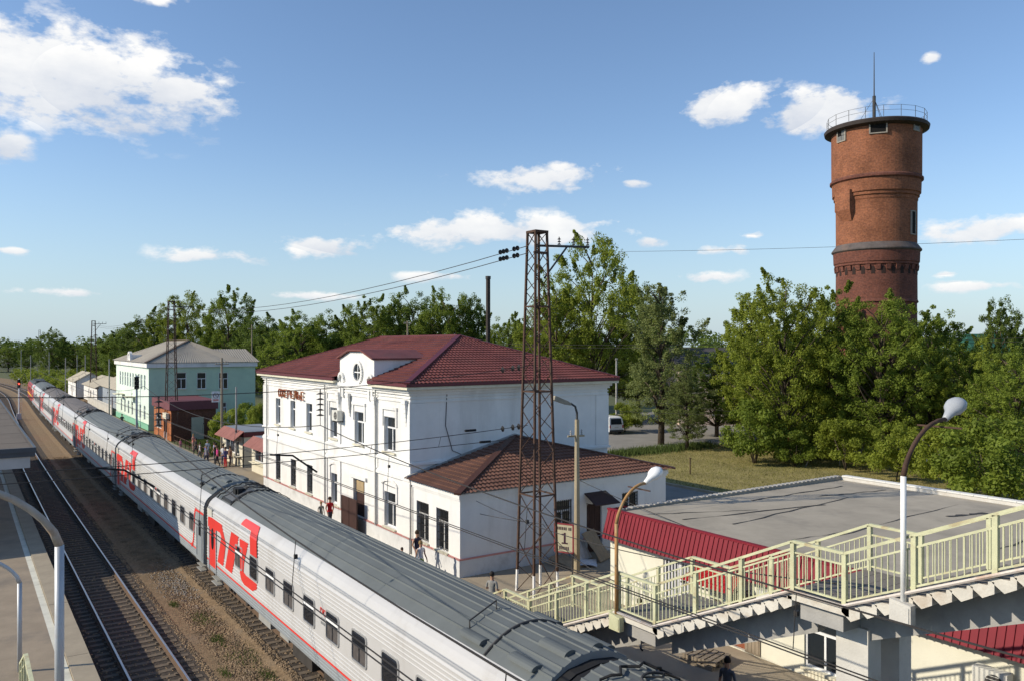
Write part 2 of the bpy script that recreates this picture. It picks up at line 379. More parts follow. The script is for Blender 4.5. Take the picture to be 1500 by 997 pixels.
# ballast bed as one cambered strip
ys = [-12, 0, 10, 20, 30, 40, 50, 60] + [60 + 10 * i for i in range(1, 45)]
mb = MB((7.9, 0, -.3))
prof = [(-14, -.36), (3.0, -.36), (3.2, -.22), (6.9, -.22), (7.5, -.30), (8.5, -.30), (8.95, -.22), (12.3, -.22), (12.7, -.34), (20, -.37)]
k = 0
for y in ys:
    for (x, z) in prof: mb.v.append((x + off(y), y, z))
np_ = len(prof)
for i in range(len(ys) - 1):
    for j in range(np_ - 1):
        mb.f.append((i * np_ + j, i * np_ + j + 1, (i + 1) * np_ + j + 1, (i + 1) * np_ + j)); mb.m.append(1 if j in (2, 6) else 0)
mb.build('ballast_bed', [m_ballast, M('oily_shaded_ballast', (.062, .050, .040), 1, .45, 9, .9, 16, stain=(.11, .09, .07), stain_amt=.5, stain_scale=.6)], kind='structure')  # oily bed under the rails, colour darkened further to deepen the track's shade

def rail_profile(x, z0=0.0):
    return [(x - .065, z0 - .178), (x + .065, z0 - .178), (x + .06, z0 - .165), (x + .012, z0 - .145), (x + .010, z0 - .045), (x + .036, z0 - .035), (x + .036, z0 - .004), (x + .026, z0),
            (x - .026, z0), (x - .036, z0 - .004), (x - .036, z0 - .035), (x - .010, z0 - .045), (x - .012, z0 - .145), (x - .06, z0 - .165)]
# one sleeper mesh shared by all
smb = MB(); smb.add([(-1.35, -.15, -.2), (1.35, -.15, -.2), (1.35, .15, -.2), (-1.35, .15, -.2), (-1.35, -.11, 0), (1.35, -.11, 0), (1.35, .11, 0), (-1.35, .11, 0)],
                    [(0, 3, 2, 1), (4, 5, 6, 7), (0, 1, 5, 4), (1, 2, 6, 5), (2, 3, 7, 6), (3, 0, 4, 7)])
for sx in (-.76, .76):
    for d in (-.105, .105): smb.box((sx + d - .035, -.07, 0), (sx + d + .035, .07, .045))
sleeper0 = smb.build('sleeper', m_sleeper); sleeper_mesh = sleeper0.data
bpy.data.objects.remove(sleeper0)
def track(xc, label, n_single, y_start, y_end):
    root = empty('railway_track', (xc, y_start, -.2), kind='structure'); tag(root, label)
    for side in (-1, 1):
        mb = MB((xc, y_start, -.2)); yy = [y_start + 8 * i for i in range(int((y_end - y_start) / 8) + 1)]
        P = rail_profile(xc + side * .78)
        for y in yy:
            for (x, z) in P: mb.v.append((x + off(y), y, z))
        n = len(P)
        for i in range(len(yy) - 1):
            for j in range(n):
                mb.f.append((i * n + j, i * n + (j + 1) % n, (i + 1) * n + (j + 1) % n, (i + 1) * n + j)); mb.m.append(0 if 6 <= j <= 8 else 1)
        mb.build('rail', [m_rail, m_railside], root, recalc=True)
    far = MB((xc, y_start, -.2)); y = y_start; i = 0
    while y < y_end:
        if i < n_single:
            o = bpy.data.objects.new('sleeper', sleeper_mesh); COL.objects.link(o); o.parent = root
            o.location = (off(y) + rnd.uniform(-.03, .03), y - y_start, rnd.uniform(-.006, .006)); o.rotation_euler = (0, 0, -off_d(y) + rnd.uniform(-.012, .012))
        else:
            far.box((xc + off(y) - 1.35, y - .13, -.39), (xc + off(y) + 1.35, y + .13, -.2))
        y += .545; i += 1
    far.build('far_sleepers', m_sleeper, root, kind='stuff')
    return root
track(NEAR_X, 'empty railway track with shiny rails beside the white-lined platform', 270, 14, 420)
track(TRAIN_X, 'railway track under the passenger train', 230, 8, 420)

# loose ballast stones that can be told apart close to the camera
def stones(name, n, region, size, mat):
    mb = MB((7.5, 40, -.25)); r = random.Random(3)
    base = [(1, 0, 0), (-1, 0, 0), (0, 1, 0), (0, -1, 0), (0, 0, 1), (0, 0, -1)]
    fs = [(0, 2, 4), (2, 1, 4), (1, 3, 4), (3, 0, 4), (2, 0, 5), (1, 2, 5), (3, 1, 5), (0, 3, 5)]
    for _ in range(n):
        x, y, z = region(r); s = size * r.uniform(.5, 1.5)
        a = r.uniform(0, 6.28); ca, sa = math.cos(a), math.sin(a); sx, sy, sz = s * r.uniform(.7, 1.3), s * r.uniform(.7, 1.3), s * r.uniform(.5, .9)
        mb.add([(x + (p[0] * ca * sx - p[1] * sa * sy), y + (p[0] * sa * sx + p[1] * ca * sy), z + p[2] * sz + p[0] * sz * .3) for p in base], fs)
    return mb.build(name, mat, kind='stuff', recalc=False)
def reg_bal(r):
    y = 20 + 70 * r.random() ** 1.6
    x = r.uniform(3.5, 12.2) + off(y)
    xr = x - off(y)
    if (xr < 6.7 or xr > 9.2) and r.random() < .75: xr = r.uniform(6.7, 9.2); x = xr + off(y)
    z = -.215 if (xr < 6.9 or xr > 8.9) else -.29
    return x, y, z
stones('ballast_stones', 42000, reg_bal, .042, m_stone)
def reg_pale(r):
    y = r.gauss(39.0, 1.6); x = r.gauss(8.2, .5); return x, y, -.27
stones('pale_gravel_heap', 600, reg_pale, .04, M('pale_gravel', (.27, .24, .20), 1, .3, 1.5))
# weeds on the ballast
def grass_patch(name, n, region, h, mat, label=None):
    mb = MB((8, 40, 0)); r = random.Random(11)
    for _ in range(n):
        x, y, z, k = region(r); a = r.uniform(0, 6.28); hh = h * k * r.uniform(.5, 1.3); w = .012 + .06 * hh; lx, ly = r.gauss(0, .35) * hh, r.gauss(0, .35) * hh
        dx, dy = math.cos(a) * w, math.sin(a) * w
        mb.add([(x - dx, y - dy, z), (x + dx, y + dy, z), (x + lx, y + ly, z + hh)], [(0, 1, 2)])
    return mb.build(name, mat, kind='stuff', recalc=False)
m_grass = M('grass_blades', (.20, .19, .055), .9, .4, .6, transl=.3, stain=(.29, .245, .09), stain_amt=.8, stain_scale=.4)
m_weed = M('green_weeds', (.09, .125, .03), .9, .3, .8, transl=.3)
wc = [(8.0, 33.5, .5), (8.3, 28.6, .7), (7.6, 24.5, .6), (7.9, 30.8, .3), (8.4, 26.6, .3), (7.4, 36, .2), (8.1, 22, .5), (7.2, 27.5, .25)]
def reg_weed(r):
    cx, cy, s = wc[r.randrange(len(wc))]; return r.gauss(cx, s * .45), r.gauss(cy, s), -.3, 1
grass_patch('ballast_weeds', 1500, reg_weed, .11, m_weed)

# ------------------------------------------------------------------ platforms, yard, lawn
mb = MB((-1, 60, 0)); mb.box((-7.5, -8, -.44), (3.02, 150, 1.05)); mb.box((3.0, -8, -.40), (3.12, 150, .95)); pl = mb.build('high_platform', m_plat, kind='structure')
y = -8.0; kb = MB(); kb.box((0, .006, 0), (.62, 2.994, .11)); k0 = kb.build('kerb_slab', m_kerb); km = k0.data; bpy.data.objects.remove(k0)
while y < 120:
    o = bpy.data.objects.new('kerb_slab', km); COL.objects.link(o); o.parent = pl; o.location = (2.68 - (-1), y - 60, 1.0 + rnd.uniform(-.006, .006)); y += 3
sheet('platform_edge_line', 2.44, 2.66, -6, 120, 1.056, m_yline)
mb = MB((15, 50, 0)); mb.box((12.42, -12, -.42), (18.7, 150, .2)); lowp = mb.build('low_platform', m_yard, kind='structure')
mb = MB(); mb.box((0, .006, 0), (.35, 1.994, .16)); k0 = mb.build('kerb_slab', m_kerb); km2 = k0.data; bpy.data.objects.remove(k0)
y = -10.0
while y < 140:
    o = bpy.data.objects.new('kerb_slab', km2); COL.objects.link(o); o.parent = lowp; o.location = (12.36 - 15, y - 50, .07); y += 2
sheet('station_yard', 18.69, 43.5, -12, 62, .2, m_yard, thick=.5)
sheet('access_road', 39.0, 43.4, 5, 58.3, .206, m_road)
sheet('parking_lot', 30, 120, 58, 92, .203, m_road, thick=.4)
sheet('kiosk_apron', 18.69, 27, 60, 78, .204, m_yard)
sheet('rear_yard', 18.69, 60, 62, 150, .17, m_far, thick=.4)
sheet('lawn', 43.75, 125, -10, 57.6, .26, m_lawn, thick=.6)
kb = MB(); kb.box((0, 0, 0), (.22, 1.985, .36)); k0 = kb.build('kerb_stone', m_kerb); km3 = k0.data; bpy.data.objects.remove(k0)
kr = empty('lawn_kerb', (43.5, 10, 0), kind='structure')
for i in range(24):
    o = bpy.data.objects.new('kerb_stone', km3); COL.objects.link(o); o.parent = kr; o.location = (0, i * 2, 0)
def reg_lawn(r):
    while True:
        x = r.uniform(43.8, 66); y = r.uniform(18, 57.5)
        if y < 57.5: return x, y, .25, 1
grass_patch('lawn_grass', 45000, reg_lawn, .13, m_grass)
def reg_verge(r):
    t = r.random(); x = 46 + 17 * t + r.gauss(0, 1.0); y = 57.3 + r.gauss(0, .7); return x, y, .22, 1
grass_patch('verge_weeds', 5000, reg_verge, .55, m_weed)
def reg_kiosk(r): return r.uniform(19.5, 26), r.uniform(78, 92), .2, 1
grass_patch('kiosk_lawn_grass', 12000, reg_kiosk, .25, m_weed)
# ------------------------------------------------------------------ station building
FX = 18.5; SY0, SY1 = 36.1, 59.4; SX1 = 31.4; EZ = 8.45
st = empty('station_building', (FX, SY0, .2), 'two-storey white station building with maroon tiled hip roof and gabled pediment', 'station')
so_ = st.location
def tX(u, v, d): return (FX + d, u, v)                 # facade facing the tracks
UP = [(56.33, .96), (53.27, .96), (50.17, 1.06), (45.94, 1.3), (42.32, 1.3), (38.42, 1.36)]
wins_up = [(y - w / 2, y + w / 2, 5.05, 6.87) for y, w in UP]
LO = [(56.3, 1.0), (53.15, 1.06), (50.08, 1.0), (45.78, 1.34), (38.38, 1.38)]
wins_lo = [(y - w / 2, y + w / 2, 1.13, 2.95) for y, w in LO]
door_h = (41.6, 43.15, .98, 3.05)
mb = MB(so_)
wall_holes(mb, tX, SY0, SY1, .98, EZ, wins_up + wins_lo + [door_h], .3)
mb.box((FX + .31, SY0 + .02, .2), (FX + .36, SY1 - .02, EZ))                       # back of the reveals
mb.add([(FX, SY0, 3.3), (SX1, SY0, 3.3), (SX1, SY0, EZ), (FX, SY0, EZ)], [(0, 1, 2, 3)])
mb.add([(SX1, SY0, .2), (SX1, SY1, .2), (SX1, SY1, EZ), (SX1, SY0, EZ)], [(0, 1, 2, 3)])
mb.add([(FX, SY1, .2), (SX1, SY1, .2), (SX1, SY1, EZ), (FX, SY1, EZ)], [(0, 1, 2, 3)])
mb.add([(FX, SY0, .2), (SX1, SY0, .2), (SX1, SY0, 3.3), (FX, SY0, 3.3)], [(0, 1, 2, 3)])
wall = mb.build('wall', m_white, st, recalc=False)
mb = MB(so_); mb.box((FX - .06, SY0 + .0, .2), (FX + .29, door_h[0], .975)); mb.box((FX - .06, door_h[1], .2), (FX + .29, SY1, .975)); mb.build('plinth', m_plinth, st)
mb = MB(so_); mb.box((FX - .07, SY0, .95), (FX + .02, door_h[0], 1.03)); mb.box((FX - .07, door_h[1], .95), (FX + .02, SY1, 1.03)); mb.build('red_line', m_redline, st)
# mouldings
mb = MB(so_)
def band(z0, z1, p, mb=None, y0=SY0, y1=SY1, sides=True):
    mb.box((FX - p, y0 - (p if sides else 0), z0), (FX + .01, y1 + (p if sides else 0), z1))
    if sides: mb.box((FX + .01, y0 - p, z0), (SX1 + p, y0 + .01, z1)); mb.box((SX1 - .01, y0 + .02, z0), (SX1 + p, y1, z1))
band(3.82, 3.98, .12, mb); band(3.98, 4.06, .07, mb); band(4.62, 4.74, .13, mb); band(4.74, 4.80, .06, mb)
band(7.72, 7.80, .05, mb); band(7.92, 7.98, .05, mb); band(8.10, 8.24, .10, mb); band(8.24, 8.44, .2, mb)
mb.build('cornice', m_white, st)
for y0, y1 in ((SY0 - .08, SY0 + .75), (39.85, 40.35), (44.9, 45.35), (SY1 - .75, SY1 + .08), (47.0, 47.4)):
    mb = MB(so_); mb.box((FX - .075, y0, 1.04), (FX + .0, y1, 3.81)); mb.box((FX - .075, y0, 4.81), (FX, y1, 7.7)); mb.build('pilaster', m_white, st)
for xa_, xb_ in ((FX, FX + .9), (SX1 - .9, SX1 + .05)):
    mb = MB(so_); mb.box((xa_, SY0 - .06, 4.81), (xb_, SY0 - .002, 7.7)); mb.build('corner_strip', m_white, st)
# stepped corbels below the cornice
for yc in (SY0 + .35, 40.1, 41.9 + 1.7, 45.1):
    mb = MB(so_)
    for i in range(6): mb.box((FX - .09 - .03 * (5 - i), yc - .22 + .03 * i, 7.65 - .22 * i), (FX - .074, yc + .22 - .03 * i, 7.86 - .22 * i))
    mb.build('corbel', m_white, st)
# windows
pane_mb = None
def window(parent, org, to3, u0, u1, v0, v1, d=.2, mull=2, transom=.68, grille=False, sill=True, frame=m_frame, glass=None, base_off=(0, 0, 0)):
    glass = glass or m_glass
    org = Vector(org)
    def B(mb, a, b, c, e, d0, d1):
        p = Vector(to3(a, c, d0)); q = Vector(to3(b, e, d1)); mb.box(p, q)
    f = .07; mb = MB(org)
    B(mb, u0, u1, v1 - f, v1, d - .05, d + .02); B(mb, u0, u1, v0, v0 + f, d - .05, d + .02)
    B(mb, u0, u0 + f, v0 + f, v1 - f, d - .05, d + .02); B(mb, u1 - f, u1, v0 + f, v1 - f, d - .05, d + .02)
    vt = v0 + (v1 - v0) * transom
    if transom < 1: B(mb, u0 + f, u1 - f, vt - .04, vt + .04, d - .045, d + .015)
    top = vt - .04 if transom < 1 else v1 - f
    for i in range(1, mull):
        uc = u0 + (u1 - u0) * i / mull; B(mb, uc - .035, uc + .035, v0 + f, top, d - .045, d + .015)
    w = mb.build('window', frame, parent)
    mb = MB(org); B(mb, u0 + f, u1 - f, v0 + f, v1 - f, d + .0, d + .012); mb.build('pane', glass, w)
    if sill:
        mb = MB(org); B(mb, u0 - .06, u1 + .06, v0 - .09, v0 - .005, -.12, d - .06); mb.build('sill', m_cream, w)
    if grille:
        mb = MB(org); n = max(4, int((u1 - u0) / .13))
        for i in range(n + 1):
            u = u0 + .03 + (u1 - u0 - .06) * i / n; p = Vector(to3(u, v0 + .02, .06)); q = Vector(to3(u, v1 - .02, .06)); mb.bar(p, q, .022)
        for j in range(6):
            v = v0 + .08 + (v1 - v0 - .16) * j / 5; p = Vector(to3(u0 + .01, v, .06)); q = Vector(to3(u1 - .01, v, .06)); mb.bar(p, q, .022)
        mb.build('grille', m_grille, w)
    return w
for i, h in enumerate(wins_up):
    window(st, so_, tX, *h, d=.22, mull=2)
    if i >= 3:        # raised hood moulds
        mb = MB(so_); u0, u1 = h[0], h[1]
        mb.box((FX - .06, u0 - .22, 6.4), (FX - .001, u0 - .06, 7.25)); mb.box((FX - .06, u1 + .06, 6.4), (FX - .001, u1 + .22, 7.25)); mb.box((FX - .09, u0 - .26, 7.25), (FX - .001, u1 + .26, 7.4)); mb.build('hood_mould', m_white, st)
for i, h in enumerate(wins_lo):
    window(st, so_, tX, *h, d=.22, grille=(i < 3), mull=2)
    if i >= 3:
        mb = MB(so_); u0, u1 = h[0], h[1]
        mb.box((FX - .06, u0 - .22, 2.5), (FX - .001, u0 - .06, 3.3)); mb.box((FX - .06, u1 + .06, 2.5), (FX - .001, u1 + .22, 3.3))
        for k in range(7):
            t0 = math.pi * k / 7; t1 = math.pi * (k + 1) / 7; yc = (u0 + u1) / 2; rr = (u1 - u0) / 2 + .2
            mb.bar((FX - .035, yc + rr * math.cos(t0), 3.3 + .3 * math.sin(t0)), (FX - .035, yc + rr * math.cos(t1), 3.3 + .3 * math.sin(t1)), .12, .07, up=(1, 0, 0))
        mb.build('hood_mould', m_white, st)
# entrance
mb = MB(so_); mb.box((FX + .2, door_h[0] + .02, .98), (FX + .26, door_h[1] - .02, 2.98)); dr = mb.build('door', m_dkdoor, st)
mb = MB(so_); mb.box((FX + .17, door_h[0] + .5, 2.3), (FX + .199, door_h[1] - .06, 2.95)); mb.build('fanlight', M('ochre_fanlight', (.40, .30, .17), .8, .2, 2), dr)
mb = MB(so_); mb.box((FX + .16, door_h[0] + .3, 1.9), (FX + .199, door_h[0] + .36, 2.0)); mb.build('handle', m_steel, dr)
mb = MB(so_); mb.box((FX - .07, 41.35, .2), (FX + .2, 43.4, .9)); mb.build('doorstep', m_conc, st)
mb = MB(so_); mb.box((FX - .12, 41.25, 3.12), (FX, 43.5, 3.3)); mb.build('door_hood', m_white, st)
# letters ОЖЕРЕЛЬЕ standing off the wall
LY0, LY1 = 55.9, 50.75; LZ0, LZ1 = 7.06, 7.56
GL = {'О': [((.1, .2), (.1, .8)), ((.1, .8), (.3, 1)), ((.3, 1), (.7, 1)), ((.7, 1), (.9, .8)), ((.9, .8), (.9, .2)), ((.9, .2), (.7, 0)), ((.7, 0), (.3, 0)), ((.3, 0), (.1, .2))],
      'Ж': [((.5, 0), (.5, 1)), ((0, 0), (.4, .5)), ((0, 1), (.4, .5)), ((1, 0), (.6, .5)), ((1, 1), (.6, .5)), ((.3, .5), (.7, .5))],
      'Е': [((.1, 0), (.1, 1)), ((.1, 1), (.85, 1)), ((.1, .5), (.7, .5)), ((.1, 0), (.85, 0))],
      'Р': [((.1, 0), (.1, 1)), ((.1, 1), (.75, 1)), ((.75, 1), (.88, .88)), ((.88, .88), (.88, .6)), ((.88, .6), (.75, .48)), ((.75, .48), (.1, .48))],
      'Л': [((0, 0), (.2, .1)), ((.2, .1), (.3, 1)), ((.3, 1), (.85, 1)), ((.85, 1), (.85, 0))],
      'Ь': [((.1, 0), (.1, 1)), ((.1, .52), (.7, .52)), ((.7, .52), (.87, .4)), ((.87, .4), (.87, .13)), ((.87, .13), (.7, 0)), ((.7, 0), (.1, 0))]}
m_letter = M('ochre_red_letter', (.30, .085, .04), .7, .5, 1.4, stain=(.42, .25, .06), stain_amt=.8, stain_scale=1.0)
word = 'ОЖЕРЕЛЬЕ'; cw = (LY0 - LY1) / len(word)
for i, ch in enumerate(word):
    mb = MB(so_); y0 = LY0 - i * cw - .06; w = cw * .74; h = LZ1 - LZ0
    for (a, b) in GL[ch]:
        mb.bar((FX - .13, y0 - a[0] * w, LZ0 + a[1] * h), (FX - .13, y0 - b[0] * w, LZ0 + b[1] * h), .06, .08, up=(1, 0, 0))
    mb.box((FX - .1, y0 - .1 * w - .02, LZ0 + .1), (FX, y0 - .1 * w + .02, LZ0 + .14)); mb.build('letter', m_letter, st)
# main roof
ex0, ex1, ey0, ey1 = FX - .45, SX1 + .5, SY0 - .5, SY1 + .5; rz0, rz1 = 8.66, 11.12; rX = (ex0 + ex1) / 2; hw = (ex1 - ex0) / 2; ry0, ry1 = ey0 + hw * .97, ey1 - hw * .97
mb = MB(so_)
Lf = ey1 - ey0; fa = ry0 - ey0
tile_sheet(mb, (ex0, ey0, rz0), (ex0, ey1, rz0), (rX, ry0, rz1), lambda s: (fa * s, Lf - fa * s), skip=(40.28 - ey0, 45.08 - ey0, .1))
tile_sheet(mb, (ex0, ey0, rz0), (ex1, ey0, rz0), (rX, ry0, rz1), lambda s: (hw * s, 2 * hw - hw * s))
tile_sheet(mb, (ex1, ey0, rz0), (ex1, ey1, rz0), (rX, ry0, rz1), lambda s: (fa * s, Lf - fa * s), samples=3)
tile_sheet(mb, (ex0, ey1, rz0), (ex1, ey1, rz0), (rX, ry1, rz1), lambda s: (hw * s, 2 * hw - hw * s), samples=3)
roof = mb.build('roof', m_roofred, st, recalc=False)
mb = MB(so_); C = [(ex0, ey0), (ex1, ey0), (ex1, ey1), (ex0, ey1)]
for (c, r) in ((C[0], ry0), (C[1], ry0), (C[2], ry1), (C[3], ry1)): mb.bar((c[0], c[1], rz0 + .07), (rX, r, rz1 + .06), .3, .09)
mb.bar((rX, ry0, rz1 + .06), (rX, ry1, rz1 + .06), .32, .1)
mb.build('ridge_cap', m_maroon, roof)
mb = MB(so_)
mb.box((ex0 - .02, ey0 - .02, rz0 - .12), (ex0 + .1, 40.25, rz0 + .05)); mb.box((ex0 - .02, 45.1, rz0 - .12), (ex0 + .1, ey1, rz0 + .05)); mb.box((ex0 + .1, ey0 - .02, rz0 - .12), (ex1, ey0 + .1, rz0 + .05)); mb.box((ex1 - .1, ey0 + .1, rz0 - .12), (ex1 + .02, ey1, rz0 + .05))
mb.build('eave_trim', m_maroon, roof)
mb = MB(so_)
mb.box((ex0 + .03, ey0 + .03, rz0 - .26), (FX + .1, 40.25, rz0 - .125)); mb.box((ex0 + .03, 45.1, rz0 - .26), (FX + .1, ey1 - .03, rz0 - .125)); mb.box((FX + .1, ey0 + .03, rz0 - .26), (ex1 - .03, SY0 + .1, rz0 - .125)); mb.box((SX1 - .1, SY0 + .1, rz0 - .26), (ex1 - .03, ey1 - .03, rz0 - .125))
mb.build('eave_board', m_cream, st)
# pediment dormer
pY0, pY1, pA = 40.3, 45.05, 42.67
mb = MB(so_); dp = 2.6
mb.prism([(FX - .02, pY0 - .0, 8.4), (FX - .02, pY1, 8.4), (FX - .02, pY1, 9.8), (FX - .02, pA + .9, 10.22), (FX - .02, pA - .9, 10.22), (FX - .02, pY0, 9.8)], (dp, 0, 0))
ped = mb.build('pediment', m_white, st)
mb = MB(so_)
for (a, b) in (((pY0 - .12, 9.80), (pA - .9, 10.26)), ((pA - .9, 10.26), (pA + .9, 10.26)), ((pA + .9, 10.26), (pY1 + .12, 9.80))):
    mb.prism([(FX - .2, a[0], a[1]), (FX - .2, b[0], b[1]), (FX - .2, b[0], b[1] + .09), (FX - .2, a[0], a[1] + .09)], (dp + .8, 0, 0))
mb.build('pediment_roof', m_roofred, ped)
mb = MB(so_)   # round window: ring, recess and cross bars
yc, zc, rr = 42.4, 9.08, .48
ring = []
for k in range(24):
    t0 = 2 * math.pi * k / 24; t1 = 2 * math.pi * (k + 1) / 24
    mb.bar((FX - .07, yc + (rr + .1) * math.cos(t0), zc + (rr + .1) * math.sin(t0)), (FX - .07, yc + (rr + .1) * math.cos(t1), zc + (rr + .1) * math.sin(t1)), .2, .1, up=(1, 0, 0))
rw = mb.build('round_window', m_white, st)
mb = MB(so_); mb.prism([(FX - .035, yc + rr * math.cos(2 * math.pi * k / 24), zc + rr * math.sin(2 * math.pi * k / 24)) for k in range(24)], (.01, 0, 0)); mb.build('pane', m_glass, rw)
mb = MB(so_); mb.box((FX - .05, yc - .03, zc - rr), (FX - .036, yc + .03, zc + rr)); mb.box((FX - .052, yc - rr, zc - .03), (FX - .037, yc + rr, zc + .03)); mb.build('glazing_bar', m_frame, rw)
for yy in (pY0 + .35, pY1 - .35):       # scrolls either side
    mb = MB(so_)
    for k in range(10):
        t0 = math.pi * k / 10; t1 = math.pi * (k + 1) / 10
        mb.bar((FX - .09, yy + .36 * math.cos(t0), 8.55 + .42 * math.sin(t0)), (FX - .09, yy + .36 * math.cos(t1), 8.55 + .42 * math.sin(t1)), .16, .14, up=(1, 0, 0))
    mb.box((FX - .12, yy - .3, 7.6), (FX - .03, yy - .1, 8.5)); mb.box((FX - .12, yy + .1, 7.6), (FX - .03, yy + .3, 8.5)); mb.build('scroll', m_white, ped)
# downpipes
for yy in (58.5, 47.2, 39.92):
    mb = MB(so_); mb.tube([(FX - .13, yy, 8.3), (FX - .13, yy, 1.0)], .045, 8); mb.build('downpipe', M('pale_pipe', (.55, .54, .5), .6, .1, 2), st)
mb = MB(so_); mb.tube([(20.6, SY0 - .02, 8.4), (20.5, SY0 - .03, 6.5), (20.9, SY0 - .03, 5.2), (21.9, SY0 - .03, 4.75)], .018, 6); mb.build('wall_cable', m_steel, st)
# chimney pipes and air conditioner
def ac_unit(parent, org, to3, u, v, w=.85, h=.6, label=None):
    def q(mb, a, b, c, d, e, f): mb.box(Vector(to3(a, c, e)), Vector(to3(b, d, f)))
    mb = MB(org); q(mb, u - w / 2, u + w / 2, v, v + h, -.42, -.1)
    a = mb.build('air_conditioner', M('ac_casing', (.62, .61, .55), .5, .06, 3), parent)
    mb = MB(org); c0 = Vector(to3(u + (-.12), v + h / 2, -.43)); ux = (Vector(to3(u + 1, v, 0)) - Vector(to3(u, v, 0)))
    pts = [c0 + ux * (.23 * math.cos(2 * math.pi * k / 20)) + Vector((0, 0, .23 * math.sin(2 * math.pi * k / 20))) for k in range(20)]
    nrm = Vector(to3(u, v, 1)) - Vector(to3(u, v, 0)); mb.prism(pts, nrm * .008); fan = mb.build('fan_grille', m_steel, a)
    mb = MB(org)
    for k in range(-2, 3): mb.bar(c0 - nrm * .006 + Vector((0, 0, .09 * k)) - ux * (.22 * math.cos(k * .45)), c0 - nrm * .006 + Vector((0, 0, .09 * k)) + ux * (.22 * math.cos(k * .45)), .012)
    mb.build('guard_bar', M('ac_casing', (.62, .61, .55)), a)
    mb = MB(org); q(mb, u - .3, u - .26, v - .08, v, -.42, 0); q(mb, u + .26, u + .3, v - .08, v, -.42, 0); mb.build('bracket', m_steel, a)
    return a
ac_unit(st, so_, tX, 44.9, 6.2)
# open gate leaf of brown sheet leaning by the door
mb = MB((18.1, 42.6, .2)); mb.box((17.95, 41.4, .25), (18.0, 43.55, 2.1))
for yy in (41.4, 42.45, 43.5): mb.box((17.93, yy, .2), (17.95, yy + .05, 2.1))
mb.build('sheet_metal_screen', m_dkdoor, label='dark brown sheet metal screen standing in front of the station door', cat='screen')

# ------------------------------------------------------------------ single-storey annex
AY = 31.25; AX1 = 31.3; AZ = 3.95
an = empty('annex', (FX, AY, .2), 'low white annex with brown tiled roof built against the station end wall', 'building')
ao = an.location
def tY(u, v, d): return (u, AY + d, v)
aw = [(34.17, 35.42, 1.13, 3.02), (32.28, 33.44, 1.08, 3.0)]
pw = [on_Y(780 + 200 / 6.233, 680 + 345 / 6.233, AY), on_Y(780 + 360 / 6.233, 680 + 630 / 6.233, AY)]
w1 = (pw[0].x, pw[1].x, 1.35, 3.05)
pd = [on_Y(780 + 495 / 6.233, 680 + 440 / 6.233, AY), on_Y(780 + 632 / 6.233, 680 + 800 / 6.233, AY)]
d1 = (pd[0].x, pd[1].x, .25, 2.65)
ps = [on_Y(780 + 818 / 6.233, 680 + 265 / 6.233, AY), on_Y(780 + 965 / 6.233, 680 + 375 / 6.233, AY)]
w2 = (ps[0].x, ps[1].x, 2.05, 3.0)
mb = MB(ao)
wall_holes(mb, tX, AY, SY0, 1.0, AZ, aw, .25)
wall_holes(mb, tY, FX, AX1, 1.0, AZ, [w1, (d1[0], d1[1], 1.0, d1[3]), w2], .25)
mb.add([(AX1, AY, .2), (AX1, SY0, .2), (AX1, SY0, AZ), (AX1, AY, AZ)], [(0, 1, 2, 3)])
mb.box((FX + .26, AY + .26, .2), (AX1 - .02, SY0 - .02, AZ))
mb.build('wall', m_white, an, recalc=False)
mb = MB(ao); mb.box((FX - .06, AY - .06, .2), (FX + .24, SY0 - .1, .995)); mb.box((FX + .24, AY - .06, .2), (d1[0], AY + .2, .995)); mb.box((d1[1], AY - .06, .2), (AX1 + .05, AY + .2, .995)); mb.box((AX1 - .1, AY + .2, .2), (AX1 + .05, SY0, .995)); mb.build('plinth', m_plinth, an)
mb = MB(ao); mb.box((FX - .075, AY - .075, .96), (FX + .01, SY0 - .1, 1.03)); mb.box((FX + .01, AY - .075, .96), (d1[0], AY + .01, 1.03)); mb.box((d1[1], AY - .075, .96), (AX1 + .06, AY + .01, 1.03)); mb.build('red_line', m_redline, an)
mb = MB(ao); mb.box((FX - .1, AY - .1, 3.72), (FX + .02, SY0 - .1, 3.93)); mb.box((FX + .02, AY - .1, 3.72), (AX1 + .1, AY + .02, 3.93)); mb.box((FX - .05, AY - .05, 3.62), (FX + .02, SY0 - .1, 3.715)); mb.box((FX + .02, AY - .05, 3.62), (AX1 + .05, AY + .02, 3.715)); mb.build('cornice', m_white, an)
for h in aw: window(an, ao, tX, *h, d=.16, grille=True)
window(an, ao, tY, *w1, d=.16, grille=True); window(an, ao, tY, *w2, d=.16, grille=True, transom=1.0)
mb = MB(ao); mb.box((d1[0] + .03, AY + .1, .25), (d1[1] - .03, AY + .16, d1[3] - .05)); 
for k in range(6): mb.box((d1[0] + .1 + k * (d1[1] - d1[0]) / 6, AY + .085, .3), (d1[0] + .14 + k * (d1[1] - d1[0]) / 6, AY + .1, d1[3] - .1))
dd = mb.build('door', m_dkdoor, an)
mb = MB(ao); mb.box((d1[0] + .15, AY + .04, 1.3), (d1[0] + .2, AY + .085, 1.45)); mb.build('handle', m_steel, dd)
mb = MB(ao); mb.prism([(d1[0] - .15, AY - .0, 3.2), (d1[1] + .25, AY, 3.2), (d1[1] + .35, AY - 1.0, 2.75), (d1[0] - .25, AY - 1.0, 2.75)], (0, 0, .05)); mb.bar((d1[0], AY, 2.7), (d1[0], AY - .9, 2.75), .04); mb.bar((d1[1] + .1, AY, 2.7), (d1[1] + .1, AY - .9, 2.75), .04); mb.build('door_canopy', m_dkdoor, an)
bx0, bx1, by0 = FX - .35, AX1 + .35, AY - .35; bz0, bz1 = 3.97, 5.68; bAx = 24.75; by1 = SY0 - .01
mb = MB(ao); Ls = by1 - by0
